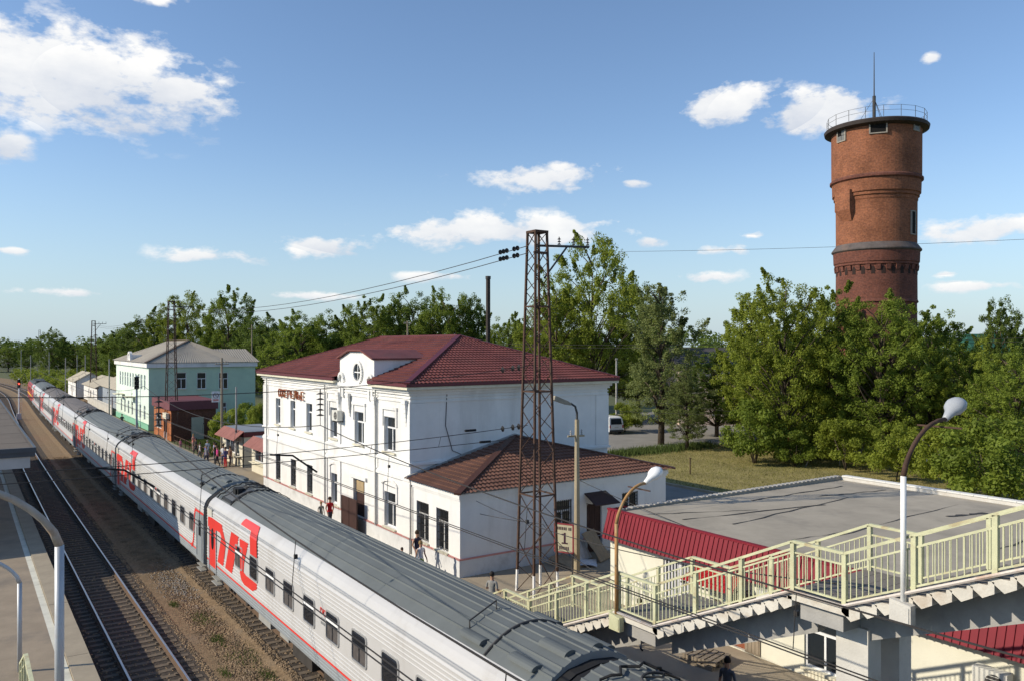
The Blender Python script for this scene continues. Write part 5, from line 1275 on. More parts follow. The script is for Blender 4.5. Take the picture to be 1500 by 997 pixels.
p = on_X(217, 600, 14.6); signal('signal mast with dark lamp hoods beside the brick kiosk', (14.6, 88, .2), 7.4)
# ------------------------------------------------------------------ trees
lf_mid = leaf_mat('maple_leaves', (.12, .165, .020), (.27, .34, .05))
lf_dark = leaf_mat('dark_leaves', (.09, .13, .022), (.20, .265, .045))
lf_grey = leaf_mat('willow_leaves', (.13, .16, .05), (.27, .31, .10))
lf_lime = leaf_mat('lime_leaves', (.16, .195, .022), (.33, .385, .052))
m_bark = M('bark', (.085, .065, .045), .95, .3, 3, .5, 20)
def leaves_mesh(name, centers, radii, per, leaf, mat, seed, droop=.0):
    g = np.random.default_rng(seed); n = len(centers) * per
    c = np.repeat(np.array(centers), per, 0); rr = np.repeat(np.array(radii), per)
    d = g.normal(size=(n, 3)); d /= np.linalg.norm(d, axis=1)[:, None]
    rad = rr * (g.random(n) ** .38)
    pos = c + d * rad[:, None] * np.array([1, 1, .8])
    pos[:, 2] -= droop * g.random(n) * rr
    nrm = d * .6 + g.normal(size=(n, 3)) * .55 + np.array([0, 0, .45]); nrm /= np.linalg.norm(nrm, axis=1)[:, None]
    t = np.cross(nrm, g.normal(size=(n, 3))); t /= np.linalg.norm(t, axis=1)[:, None]; b = np.cross(nrm, t)
    s = leaf * g.uniform(.55, 1.35, n)
    P = np.empty((n, 4, 3)); P[:, 0] = pos - t * s[:, None]; P[:, 1] = pos + b * (s * .55)[:, None]; P[:, 2] = pos + t * s[:, None]; P[:, 3] = pos - b * (s * .55)[:, None]
    me = bpy.data.meshes.new(name); me.vertices.add(n * 4); me.vertices.foreach_set('co', P.ravel().astype('f'))
    me.loops.add(n * 4); me.loops.foreach_set('vertex_index', np.arange(n * 4, dtype='i')); me.polygons.add(n)
    me.polygons.foreach_set('loop_start', np.arange(0, n * 4, 4, dtype='i')); me.polygons.foreach_set('loop_total', np.full(n, 4, 'i'))
    clump = np.repeat(g.random(len(centers)), per)
    tint = np.clip(.55 * clump + .45 * g.random(n), 0, 1)
    a = me.attributes.new('tint', 'FLOAT', 'POINT'); a.data.foreach_set('value', np.repeat(tint, 4).astype('f'))
    me.materials.append(mat); me.update(); me.validate(); return me
def make_tree_mesh(kind, seed):
    """unit: metres for a tree about 15 m tall; returns (trunk mesh, [(clump centres, radii)])"""
    r = random.Random(seed); cs = []; rs = []; tb = MB()
    if kind == 'bush':
        H = 4.5
        for _ in range(46):
            a = r.uniform(0, 6.28); z = r.uniform(.25, .98) * H; k = math.sqrt(max(.05, 1 - ((z / H - .42) / .62) ** 2)); q = 2.6 * k * r.random() ** .45
            cs.append((q * math.cos(a), q * math.sin(a), z)); rs.append(r.uniform(.45, .85))
        for k in range(6):
            a = r.uniform(0, 6.28); tb.tube([(0, 0, -.2), (.4 * math.cos(a), .4 * math.sin(a), 1.2), (1.1 * math.cos(a), 1.1 * math.sin(a), 3.0)], [.06, .045, .015], 5)
        return tb, cs, rs
    H = 15.0
    if kind == 'round': n, z0, rad, lo = 420, 2.4, 5.1, .54
    elif kind == 'tall': n, z0, rad, lo = 340, 2.2, 3.4, .46
    else: n, z0, rad, lo = 470, 2.0, 6.7, .62          # wide
    lobes = [(r.uniform(0, 6.28), r.uniform(.3, .95), r.uniform(.5, 1.0)) for _ in range(9)]
    dents = [(r.uniform(0, 6.28), r.uniform(.2, .9), r.uniform(.4, .9)) for _ in range(7)]
    tb.tube([(0, 0, -.3), (.1, .05, H * .25), (-.1, .1, H * .5), (.05, 0, H * .8)], [.28, .22, .15, .04], 8)
    while len(cs) < n:
        t = r.random(); a = r.uniform(0, 6.28); m = 1.0
        env = math.sqrt(max(.02, 1 - ((t - .42) / .60) ** 2))
        for (la, lz, ls) in lobes:
            da = math.atan2(math.sin(a - la), math.cos(a - la)); m += .30 * ls * math.exp(-(da / .5) ** 2 - ((t - lz) / .16) ** 2)
        for (la, lz, ls) in dents:
            da = math.atan2(math.sin(a - la), math.cos(a - la)); m -= .40 * ls * math.exp(-(da / .42) ** 2 - ((t - lz) / .13) ** 2)
        if r.random() > .35 + .65 * env: continue
        q = rad * env * max(.25, m) * (r.random() ** .30) * .86; z = z0 + (H - z0) * t * (.90 + .10 * math.sin(3 * a + seed))
        cs.append((q * math.cos(a), q * math.sin(a), z)); rs.append(r.uniform(.55, 1.35) * lo)
    for i in range(0, len(cs), 8):
        c = Vector(cs[i]); zb = max(1.8, c.z - Vector((c.x, c.y)).length * r.uniform(.7, 1.1) - .6); mid = Vector((c.x * .45, c.y * .45, (zb + c.z) / 2 + .2)); tb.tube([(0, 0, zb), mid, c], [.10, .06, .015], 5)
    # thin leafy shoots break up the outline
    for _ in range(60):
        i = r.randrange(n); c = Vector(cs[i])
        if c.z < H * .45 and r.random() < .6: continue
        d = Vector((c.x * .18 + r.gauss(0, .2), c.y * .18 + r.gauss(0, .2), .9)).normalized()
        for k in range(3): e = c + d * (rs[i] * .8 + .28 * k); cs.append(tuple(e)); rs.append(.30 - .07 * k)
    return tb, cs, rs
TREE = {}
def tree_protos():
    for key, kind, seed, mat, per, leaf in (('round_a', 'round', 1, lf_mid, 105, .098), ('round_b', 'round', 2, lf_mid, 105, .098), ('round_c', 'round', 3, lf_lime, 105, .098), ('dark_a', 'round', 4, lf_dark, 95, .115), ('dark_b', 'wide', 5, lf_dark, 95, .12),
                                            ('wide_a', 'wide', 6, lf_lime, 105, .10), ('tall_a', 'tall', 7, lf_grey, 78, .088), ('tall_b', 'tall', 8, lf_lime, 90, .095), ('bush_a', 'bush', 9, lf_mid, 210, .11), ('bush_b', 'bush', 10, lf_lime, 210, .11)):
        tb, cs, rs = make_tree_mesh(kind, seed)
        t0 = tb.build('trunk', m_bark, smooth=True); tm = t0.data; bpy.data.objects.remove(t0)
        TREE[key] = (tm, leaves_mesh('crown_' + key, cs, rs, per, leaf, mat, seed))
tree_protos()
def tree(key, label, x, depth, top, width=None, z0=.2, name=None, group=None, base_h=None, rz=None):
    """a tree whose foot stands on the ground at that distance; height from its top"""
    p = at_depth(x, depth, z0); h = EYE + (HZ - top) * depth / FPX - z0
    unit = 4.7 if key.startswith('bush') else 14.3
    wu = {'r': 10.5, 'd': 11.5, 'w': 13.5, 't': 7.0, 'b': 5.8}[key[0]]
    sz = h / unit; sx = (width * depth / FPX) / wu if width else sz
    root = empty(name or ('bush' if key.startswith('bush') else 'tree'), p, label, 'bush' if key.startswith('bush') else 'tree', group, rz=rnd.uniform(0, 6.28) if rz is None else rz)
    tm, cm = TREE[key]
    for nm, me in (('trunk', tm), ('crown', cm)):
        o = bpy.data.objects.new(nm, me); COL.objects.link(o); o.parent = root; o.scale = (sx, sx, sz)
    return root
G1 = 'trees around the lawn'
tree('tall_a', 'slender grey-green tree at the corner of the parking lot', 968, 85, 420, 125, group=G1)
tree('tall_a', 'small thin tree beside the slender one at the parking edge', 1006, 80, 545, 75, group=G1)
tree('wide_a', 'tall yellow-green tree towering behind the station and the rusty mast', 868, 112, 358, 190, group='trees behind the station')
tree('round_c', 'shorter yellow-green tree at the left foot of the tallest one', 815, 108, 425, 130, group='trees behind the station')
tree('dark_a', 'dark green tree behind the slender grey one', 935, 118, 425, 130, group='trees behind the station')
tree('round_c', 'bright green tree in the middle of the lawn edge', 1150, 73, 414, 165, group=G1)
tree('tall_b', 'upright light green tree beside the bright one', 1100, 80, 432, 100, group=G1)
tree('round_a', 'broad green tree left of the brick water tower', 1215, 76, 428, 150, group=G1)
tree('round_b', 'green tree right in front of the water tower foot', 1292, 70, 440, 165, group=G1)
tree('round_a', 'green tree right of the water tower foot', 1365, 71, 458, 150, group=G1)
tree('dark_a', 'small dark tree standing alone against the sky past the tower', 1466, 98, 445, 95, group=G1)
tree('round_c', 'yellowish green tree beside the cream house', 1420, 68, 505, 120, group=G1)
tree('round_b', 'dense green tree behind the white pavilion parapet', 1490, 60, 515, 150, group=G1)
tree('dark_b', 'dark tree filling the gap behind the lawn', 1250, 84, 500, 200, group=G1)
tree('dark_a', 'dark tree shading the pink house', 1050, 92, 520, 140, group=G1)
tree('dark_b', 'dark tree behind the orange shed', 1150, 90, 500, 160, group=G1)
tree('dark_a', 'dark tree behind the bush row past the lawn', 1340, 82, 520, 170, group=G1)
tree('dark_b', 'large dark tree at the far end of the lawn', 1440, 78, 540, 200, group=G1)
tree('bush_a', 'round bush on the lawn under the bright green tree', 1105, 71, 585, 110, group='bushes on the lawn')
tree('bush_b', 'light bush below the water tower', 1312, 62, 618, 85, group='bushes on the lawn')
tree('bush_a', 'large bush behind the white pavilion parapet', 1455, 52, 615, 170, group='bushes on the lawn')
tree('bush_b', 'pale bush beside the large parapet bush', 1395, 56, 618, 110, group='bushes on the lawn')
tree('bush_a', 'low bush on the lawn next to the bent branch', 1195, 74, 610, 80, group='bushes on the lawn')
tree('bush_b', 'broad bush in front of the stone wall on the lawn', 1240, 67, 612, 95, group='bushes on the lawn')
tree('bush_a', 'small bush at the right edge of the bent branch', 1165, 69, 630, 70, group='bushes on the lawn')
tree('bush_b', 'low bush beside the parked van', 915, 97, 590, 60, group='bushes on the lawn')
tree('bush_b', 'low bush by the kiosk lawn', 335, 84, 598, 60, group='bushes behind the kiosks'); tree('bush_a', 'leafy bush between kiosk and green house', 360, 90, 590, 55, group='bushes behind the kiosks'); tree('bush_b', 'bush beside the station far corner', 378, 82, 590, 40, group='bushes behind the kiosks')
G2 = 'grove behind the station'
for (x, dp, top, w, key, lb) in ((392, 140, 468, 110, 'dark_b', 'dark tree just right of the green house roof'), (440, 130, 462, 120, 'round_b', 'green tree behind the left end of the station roof'), (500, 135, 458, 120, 'dark_b', 'dark tree behind the station letters'), (548, 128, 440, 110, 'round_a', 'green tree behind the pediment'),
        (605, 132, 432, 120, 'dark_b', 'dark tree behind the station roof ridge'), (655, 128, 430, 110, 'round_b', 'green tree left of the steel chimney'), (690, 130, 440, 90, 'dark_a', 'dark tree beside the steel chimney'), (745, 125, 466, 90, 'round_a', 'green tree right of the steel chimney'), (780, 140, 470, 110, 'dark_a', 'dark tree behind the rusty mast')):
    tree(key, lb, x, dp, top, w, group=G2)
G3 = 'trees behind the green house'
for (x, dp, top, w, key, lb) in ((225, 180, 458, 100, 'dark_b', 'dark tree left behind the green house roof'), (275, 176, 436, 110, 'wide_a', 'tall tree behind the green house ridge'), (335, 170, 428, 95, 'round_a', 'tallest tree behind the green house'), (368, 165, 470, 80, 'dark_a', 'dark tree behind the green house corner'), (190, 200, 482, 90, 'dark_b', 'dark tree behind the white sheds')):
    tree(key, lb, x, dp, top, w, group=G3)
G4 = 'trees far down the line'
for (x, dp, top, w, key, lb) in ((75, 300, 484, 46, 'dark_b', 'round dark tree beyond the locomotive'), (40, 330, 503, 34, 'dark_a', 'smaller dark tree left of the round one'), (110, 310, 503, 60, 'round_a', 'tree right of the round dark one'), (150, 290, 492, 60, 'dark_b', 'dark tree behind the far sheds'), (178, 270, 489, 60, 'round_b', 'green tree behind the far sheds'), (12, 340, 508, 40, 'round_b', 'far green tree beside the curving track')):
    tree(key, lb, x, dp, top, w, z0=-.4, group=G4)
# far wood closing the horizon: one mass
cs, rs_ = [], []; g = random.Random(5)
for i in range(900):
    x = g.uniform(-350, 1900); dp = g.uniform(230, 460) if x > 300 else g.uniform(360, 620); p = at_depth(x, dp, 0); hh = g.uniform(3, 15) if x > 300 else g.uniform(3, 12); cs.append((p.x, p.y, hh)); rs_.append(g.uniform(2.5, 4.5))
fo = bpy.data.objects.new('far_wood', leaves_mesh('far_wood', cs, rs_, 90, .75, lf_dark, 77)); COL.objects.link(fo); tag(fo, kind='stuff')
cs, rs_ = [], []
for i in range(420):
    x = g.uniform(20, 260); dp = g.uniform(185, 300); p = at_depth(x, dp, 0)
    if p.x < TRAIN_X + off(p.y) + 5: continue
    cs.append((p.x, p.y, g.uniform(-.2, 1.8))); rs_.append(g.uniform(.8, 1.6))
fo = bpy.data.objects.new('trackside_scrub', leaves_mesh('trackside_scrub', cs, rs_, 120, .28, lf_lime, 78)); COL.objects.link(fo); tag(fo, kind='stuff')
# bent bare branch at the lawn edge
mb = MB((0, 0, 0)); p = at_depth(1180, 69, .25); mb.o = p
mb.tube([p, p + Vector((.3, -.4, 1.2)), p + Vector((.9, -1.0, 2.2)), p + Vector((1.5, -1.5, 2.2)), p + Vector((1.9, -1.9, 1.2)), p + Vector((1.9, -2.0, .2))], [.05, .045, .04, .035, .03, .02], 7); mb.build('bent_branch', M('pale_bark', (.32, .29, .24), .9, .2, 3), label='bent bare pale branch at the edge of the lawn', cat='branch')

# ------------------------------------------------------------------ brick water tower
TW = at_depth(1283, 80, .2); TR = 4.02
tw = empty('water_tower', TW, 'tall round red brick water tower with dark conical roof and antenna', 'water tower')
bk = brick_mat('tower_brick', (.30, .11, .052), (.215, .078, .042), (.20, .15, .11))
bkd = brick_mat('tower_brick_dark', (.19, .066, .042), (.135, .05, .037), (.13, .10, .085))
def zy(y): return EYE + (HZ - y) * 80 / FPX - .2
def lathe_uv(prof, mat, name, n=72, parent=tw):
    mb = MB(); mb.lathe(prof, n); o = mb.build(name, mat, parent, recalc=False)
    me = o.data; uvl = me.uv_layers[0]
    arc = [0]
    for (a, b) in zip(prof[:-1], prof[1:]): arc.append(arc[-1] + math.hypot(b[0] - a[0], b[1] - a[1]))
    for pi, p in enumerate(me.polygons):
        i, j = divmod(pi, n); R0 = TR
        for li, (dj, di) in zip(p.loop_indices, ((0, 0), (1, 0), (1, 1), (0, 1))): uvl.data[li].uv = ((j + dj) / n * 2 * math.pi * R0, arc[i + di])
    return o
z_b0, z_b1, z_b2, z_b3, z_b4 = zy(445), zy(398), zy(372), zy(358), zy(270)
rl_ = TR * .915
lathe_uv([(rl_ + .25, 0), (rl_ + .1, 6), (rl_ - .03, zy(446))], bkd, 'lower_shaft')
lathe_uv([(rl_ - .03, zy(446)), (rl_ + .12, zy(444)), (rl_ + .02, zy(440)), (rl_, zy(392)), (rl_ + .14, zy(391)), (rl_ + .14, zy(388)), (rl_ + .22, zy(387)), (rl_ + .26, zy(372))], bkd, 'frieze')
lathe_uv([(rl_ + .26, zy(372)), (rl_ + .42, zy(370)), (rl_ + .42, zy(368.5)), (rl_ - .1, zy(358))], M('lead_ledge', (.10, .085, .08), .8, .3, 1.5, stain=(.2, .12, .08), stain_amt=.5), 'ledge')
ru = TR * .92
lathe_uv([(ru - .02, zy(360)), (ru, zy(300)), (ru + .06, zy(298)), (ru + .06, zy(294)), (ru + .19, zy(293)), (ru + .19, zy(289)), (ru + .32, zy(288)), (ru + .36, zy(271))], bk, 'middle_shaft')
lathe_uv([(ru + .36, zy(271)), (ru + .55, zy(269)), (ru + .55, zy(266)), (ru + .40, zy(264))], bkd, 'string_course')
lathe_uv([(ru + .40, zy(265)), (ru + .42, zy(193))], bk, 'upper_shaft')
lathe_uv([(ru + .40, zy(198)), (ru + 1.04, zy(195.5)), (ru + 1.1, zy(191.5)), (ru + .98, zy(189.5)), (.3, zy(173)), (.02, zy(172))], M('tower_roof_sheet', (.045, .035, .032), .7, .3, 1.2), 'roof')
# toothed arcade: niches as flat pointed faces painted dark as recess shade, and brick teeth
for k in range(26):
    a = 2 * math.pi * k / 26; rr_ = rl_ + .02
    mb = MB(); ca, sa = math.cos(a), math.sin(a)
    def pt(u, v, d): return (ca * (rr_ + d) - sa * u, sa * (rr_ + d) + ca * u, v)
    zt = zy(393); zb_ = zy(405)
    mb.add([pt(-.17, zb_, .006), pt(.17, zb_, .006), pt(.17, zt - .3, .006), pt(.0, zt, .006), pt(-.17, zt - .3, .006)], [(0, 1, 2, 3, 4)]); mb.build('niche', M('niche_shade', (.03, .018, .015), .9), tw)
    a2 = a + math.pi / 26; ca, sa = math.cos(a2), math.sin(a2)
    mb = MB(); mb.add([pt(-.2, zy(399), .1), pt(.2, zy(399), .1), pt(.2, zy(392), .16), pt(-.2, zy(392), .16), pt(-.2, zy(399), -.1), pt(.2, zy(399), -.1), pt(.2, zy(392), -.1), pt(-.2, zy(392), -.1)], [(0, 1, 2, 3), (4, 7, 6, 5), (0, 4, 5, 1), (3, 2, 6, 7), (0, 3, 7, 4), (1, 5, 6, 2)]); mb.build('tooth', bkd, tw)
def tower_win(px, y0, y1, w, dark=True, bars=True):
    u = (px - 1283) / FPX * 80; base = math.atan2(-TW.y, -TW.x); R_ = ru + .42 if y0 < 260 else ru; a = base + math.asin(max(-.98, min(.98, u / R_)))
    ca, sa = math.cos(a), math.sin(a)
    def pt(t, v, d): return (ca * (R_ + d) - sa * t, sa * (R_ + d) + ca * t, v)
    dd = 80 - R_ * math.cos(math.asin(max(-.98, min(.98, u / R_)))); v0, v1 = [EYE + (HZ - q) * dd / FPX - .2 for q in (y1, y0)]; hw_ = w / 2
    mb = MB()
    for (t0, t1, a0, a1) in ((-hw_ - .12, -hw_, v0 - .1, v1 + .1), (hw_, hw_ + .12, v0 - .1, v1 + .1), (-hw_, hw_, v1, v1 + .1), (-hw_, hw_, v0 - .1, v0)):
        P = [pt(t0, a0, .08), pt(t1, a0, .08), pt(t1, a1, .08), pt(t0, a1, .08), pt(t0, a0, -.1), pt(t1, a0, -.1), pt(t1, a1, -.1), pt(t0, a1, -.1)]; mb.add(P, [(0, 1, 2, 3), (4, 7, 6, 5), (0, 4, 5, 1), (1, 5, 6, 2), (2, 6, 7, 3), (3, 7, 4, 0)])
    wn = mb.build('window', M('grey_window_surround', (.30, .27, .23), .9, .15, 3), tw)
    mb = MB(); mb.add([pt(-hw_, v0, .03), pt(hw_, v0, .03), pt(hw_, v1, .03), pt(-hw_, v1, .03)], [(0, 1, 2, 3)]); mb.build('opening', M('black_opening', (.008, .007, .007), .9), wn)
    if bars:
        for (t0, t1, a0, a1) in ((-hw_, -.02, v0, (v0 + v1) / 2 - .02), (.02, hw_, (v0 + v1) / 2 + .02, v1), (.02, hw_, v0, (v0 + v1) / 2 - .02)):
            mb = MB(); mb.add([pt(t0, a0, .045), pt(t1, a0, .045), pt(t1, a1, .045), pt(t0, a1, .045)], [(0, 1, 2, 3)]); mb.build('pane', M('dusty_pane', (.16, .16, .15), .4, .1, 3), wn)
tower_win(1238, 186, 201, .95); tower_win(1286, 180, 193, 1.35, bars=False); tower_win(1335, 183, 196, .75); tower_win(1331, 313, 345, .62, bars=False)
# brick bay on the left flank
base = math.atan2(-TW.y, -TW.x); a = base + math.asin((1240 - 1283) / FPX * 80 / (ru + .2)); ca, sa = math.cos(a), math.sin(a)
def ptb(t, v, d): return (ca * (ru + d) - sa * t, sa * (ru + d) + ca * t, v)
mb = MB(); P = [ptb(-.95, zy(312), .42), ptb(1.15, zy(312), .42), ptb(1.15, zy(284), .42), ptb(-.95, zy(284), .42), ptb(-.95, zy(312), -.4), ptb(1.15, zy(312), -.4), ptb(1.15, zy(284), -.4), ptb(-.95, zy(284), -.4), ptb(-.3, zy(327), .0), ptb(.9, zy(327), .0)]
mb.add(P, [(0, 1, 2, 3), (0, 4, 5, 1), (1, 5, 6, 2), (2, 6, 7, 3), (3, 7, 4, 0), (0, 8, 9, 1), (0, 4, 8), (1, 9, 5)]); mb.build('brick_bay', bk, tw)
# roof railing and antenna
mb = MB(); rr_ = ru + .82; zt = zy(187)
N = 18
for k in range(N):
    a = 2 * math.pi * k / N; a2 = 2 * math.pi * (k + 1) / N
    mb.bar((rr_ * math.cos(a), rr_ * math.sin(a), zt - .1), (rr_ * math.cos(a), rr_ * math.sin(a), zt + .95), .035)
    for hz in (.5, .95): mb.bar((rr_ * math.cos(a), rr_ * math.sin(a), zt + hz), (rr_ * math.cos(a2), rr_ * math.sin(a2), zt + hz), .022)
mb.build('roof_railing', m_steel, tw)
mb = MB(); za = zy(173); mb.tube([(-.3, 0, za - .3), (-.3, 0, za + 2.1)], .16, 8); mb.tube([(-.3, 0, za + 2.0), (-.3, 0, zy(78))], [.07, .035], 6)
for k in range(3): a = 2 * math.pi * k / 3; mb.bar((-.3, 0, za + 1.9), (-.3 + 1.4 * math.cos(a), 1.4 * math.sin(a), za - .35), .03)
mb.build('antenna', m_steel, tw)
# ------------------------------------------------------------------ green house
m_gn = M('mint_render', (.48, .62, .47), .9, .06, .7, .12, 20, stain=(.28, .42, .34), stain_amt=.4, stain_scale=.5)
m_gf = M('sunlit_mint_facade', (.66, .76, .66), .9, .05, .7, stain=(.5, .6, .5), stain_amt=.4, stain_scale=.5)  # track-side wall: sunlit look put into a paler mint than the side wall
m_slate = M('grey_corrugated_sheet', (.34, .305, .25), .85, .14, .8, stain=(.19, .17, .15), stain_amt=.6, stain_scale=.4)
GX0, GX1, GY0, GY1, GE = 19.0, 31.9, 106.3, 131.0, 8.4
gh = empty('green_house', (GX0, GY0, .2), 'two-storey mint green house with grey corrugated hip roof', 'house'); go_ = gh.location
def tg(u, v, d): return (GX0 + d, u, v)
def tgs(u, v, d): return (u, GY0 + d, v)
fw = [(108.4 + i * 2.05, 109.35 + i * 2.05, 5.0, 6.9) for i in range(10)]; fl = [(108.4 + i * 2.9, 109.5 + i * 2.9, 1.3, 3.1) for i in range(7)]
sw = []
for (x0, x1) in ((258, 273), (288.5, 302), (320.5, 334)):
    a = on_Y(x0, 560, GY0).x; b = on_Y(x1, 560, GY0).x; sw.append((a, b, on_Y(x0, 569, GY0).z, on_Y(x0, 545, GY0).z))
sl2 = (on_Y(325, 600, GY0).x, on_Y(332, 600, GY0).x, 1.7, 3.3)
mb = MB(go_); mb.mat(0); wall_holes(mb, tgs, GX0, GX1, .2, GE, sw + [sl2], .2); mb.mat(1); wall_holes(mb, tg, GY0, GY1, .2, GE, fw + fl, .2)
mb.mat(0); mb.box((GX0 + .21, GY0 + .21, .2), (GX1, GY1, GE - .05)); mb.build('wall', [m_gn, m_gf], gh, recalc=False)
for h in fw + fl: window(gh, go_, tg, *h, d=.12, mull=2, sill=False)
for h in sw + [sl2]: window(gh, go_, tgs, *h, d=.12, mull=2, transom=.62)
mb = MB(go_); mb.box((GX0 - .28, GY0 - .28, GE - .55), (GX0 + .02, GY1, GE)); mb.box((GX0 + .02, GY0 - .28, GE - .55), (GX1 + .2, GY0 + .02, GE)); mb.build('cornice', m_white, gh)
mb = MB(go_); mb.box((GX0 - .05, GY0, .2), (GX0 + .0, GY1, .95)); mb.build('plinth', M('green_plinth', (.20, .45, .32), .9, .1, 1), gh)
for yy in (115.0, 123.5):
    mb = MB(go_); mb.box((GX0 - 1.2, yy, 3.75), (GX0, yy + 2.6, 3.87)); mb.build('porch_roof', m_cream, gh)
gx, ga = 24.9, 6.2
mb = MB(go_); Lg = GY1 - GY0 + .9; y0 = GY0 - .45; x0 = GX0 - .45; x1 = 30.8
tile_sheet(mb, (x0, y0, GE + .02), (x0, y0 + Lg, GE + .02), (gx, y0 + ga, 11.15), lambda s: (ga * s, Lg - ga * s), pitch=.3, course=None, amp=.035, step=0, samples=4)
tile_sheet(mb, (x0, y0, GE + .02), (x1, y0, GE + .02), (gx, y0 + ga, 11.15), lambda s: ((gx - x0) * s, (x1 - x0) - (x1 - gx) * s), pitch=.3, course=None, amp=.035, step=0, samples=4)
tile_sheet(mb, (x1, y0, GE + .02), (x1, y0 + Lg, GE + .02), (gx, y0 + ga, 11.15), lambda s: (ga * s, Lg - ga * s), pitch=.3, course=None, amp=.035, step=0, samples=4)
# rear wing with its own lower ridge
tile_sheet(mb, (gx, y0 - .02, GE + .02), (GX1 + .5, y0 - .02, GE + .02), (gx, y0 + 4.2, 10.05), lambda s: (0, GX1 + .5 - gx - .7 * s), pitch=.3, course=None, amp=.035, step=0, samples=4)
tile_sheet(mb, (gx, y0 + 8.4, GE + .02), (GX1 + .5, y0 + 8.4, GE + .02), (gx, y0 + 4.2, 10.05), lambda s: (0, GX1 + .5 - gx - .7 * s), pitch=.3, course=None, amp=.035, step=0, samples=4)
mb.add([(GX1 + .5, y0, GE + .02), (GX1 + .5, y0 + 8.4, GE + .02), (GX1 - .2, y0 + 4.2, 10.05)], [(0, 1, 2)])
rf = mb.build('roof', m_slate, gh, recalc=False)
mb = MB(go_); mb.bar((x0, y0, GE + .1), (gx, y0 + ga, 11.22), .3, .1); mb.bar((gx, y0 + ga, 11.22), (gx, y0 + Lg - ga, 11.22), .3, .1); mb.build('ridge_cap', M('rusty_ridge', (.13, .10, .08), .9, .2, 2), rf)
mb = MB(go_); yy = 118.8
for k in range(12):
    t0 = math.pi * k / 12; t1 = math.pi * (k + 1) / 12; mb.bar((GX0 - .1, yy + 1.0 * math.cos(t0), 8.5 + 1.1 * math.sin(t0)), (GX0 - .1, yy + 1.0 * math.cos(t1), 8.5 + 1.1 * math.sin(t1)), .3, .35, up=(1, 0, 0))
mb.box((GX0 - .2, yy - .9, 8.3), (GX0 + 1.2, yy + .9, 9.3)); mb.build('roof_gable', m_white, gh)

# ------------------------------------------------------------------ orange brick kiosk
KX0, KX1, KY0, KY1 = 18.9, 23.6, 93.2, 102.5
kk = empty('brick_kiosk', (KX0, KY0, .2), 'orange brick kiosk with maroon fascia beside the green house', 'kiosk'); ko = kk.location
bo = brick_mat('orange_brick', (.45, .16, .06), (.36, .12, .05), (.3, .2, .13), bump=.4); bd = brick_mat('shaded_brick', (.16, .06, .035), (.12, .045, .03), (.14, .1, .07), bump=.4)  # second brick is the same wall with its shade painted into the colour
def tk(u, v, d): return (KX0 + d, u, v)
mb = MB(ko); wall_holes(mb, tk, KY0, KY1, .2, 3.7, [(95.6, 97.0, .25, 2.6), (98.3, 101.2, 1.1, 2.7)], .15); mb.box((KX0 + .16, KY0 + .02, .2), (KX1, KY1, 3.7)); mb.build('wall', bo, kk, recalc=False)
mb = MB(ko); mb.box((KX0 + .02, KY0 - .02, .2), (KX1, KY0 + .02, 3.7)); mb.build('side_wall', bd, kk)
mb = MB(ko); mb.box((KX0 - .2, KY0 - .2, 3.55), (KX1 + .2, KY1 + .2, 4.5)); mb.build('fascia', M('maroon_fascia', (.16, .055, .06), .7, .12, 1), kk)
mb = MB(ko); mb.box((KX0 + .1, 95.65, .25), (KX0 + .14, 96.95, 2.55)); mb.build('door', m_dkdoor, kk)
window(kk, ko, tk, 98.3, 101.2, 1.1, 2.7, d=.1, mull=3, sill=False)
mb = MB(ko); mb.box((21.0, KY0 - .06, .25), (22.3, KY0 - .021, 2.7)); mb.build('side_door', M('pale_door', (.45, .43, .32), .8, .08, 2), kk)
mb = MB(ko); mb.box((KX0 - .45, 93.6, 2.6), (KX0 - .1, 95.4, 3.2)); mb.build('sign_board', m_cream, kk)

# ------------------------------------------------------------------ small market kiosks
def kiosk(label, x0, x1, y0, y1, h, win):
    r = empty('market_kiosk', (x0, y0, .2), label, 'kiosk', 'kiosks along the platform'); o = r.location
    def tk2(u, v, d): return (x0 + d, u, v)
    mb = MB(o); wall_holes(mb, tk2, y0, y1, .2, h, win, .12); mb.box((x0 + .13, y0, .2), (x1, y1, h)); mb.build('wall', M('kiosk_cream', (.62, .58, .46), .85, .08, 1, stain=(.4, .36, .28), stain_amt=.4), r, recalc=False)
    for w in win: window(r, o, tk2, *w, d=.08, mull=3, transom=1.0, sill=True)
    mb = MB(o); n = 3; L = (y1 - y0) / n
    for i in range(n):
        mb = MB(o); mb.prism([(x0 + .1, y0 + L * i + .02, h + .45), (x0 + .1, y0 + L * (i + 1) - .02, h + .45), (x0 - .75, y0 + L * (i + 1) - .02, h - .25), (x0 - .75, y0 + L * i + .02, h - .25)], (.03, 0, .05)); mb.build('awning_panel', M('faded_maroon_panel', (.26, .105, .085), .8, .14, 1.5), r)
    mb = MB(o); mb.box((x0 + .1, y0 - .08, h + .0), (x1 + .1, y1 + .08, h + .42)); mb.build('fascia', m_maroon, r)
    mb = MB(o); mb.box((x0 + .15, y0 - .1, h + .421), (x1 + .15, y1 + .1, h + .47)); mb.build('roof', M('grey_sheet_roof', (.23, .25, .27), .6, .1, 1), r)
    mb = MB(o); mb.box((x0 - .35, y0 + .3, 1.02), (x0 - .0, y1 - .3, 1.07)); mb.build('counter', m_cream, r)
    return r
kiosk('cream kiosk with faded maroon awning where people queue', 19.9, 23.2, 69.9, 76.2, 2.75, [(71, 75.2, 1.15, 2.3)])
kiosk('cream kiosk with faded maroon awning close to the station corner', 20.0, 23.2, 61.2, 67.6, 2.6, [(62.0, 66.8, 1.15, 2.3)])
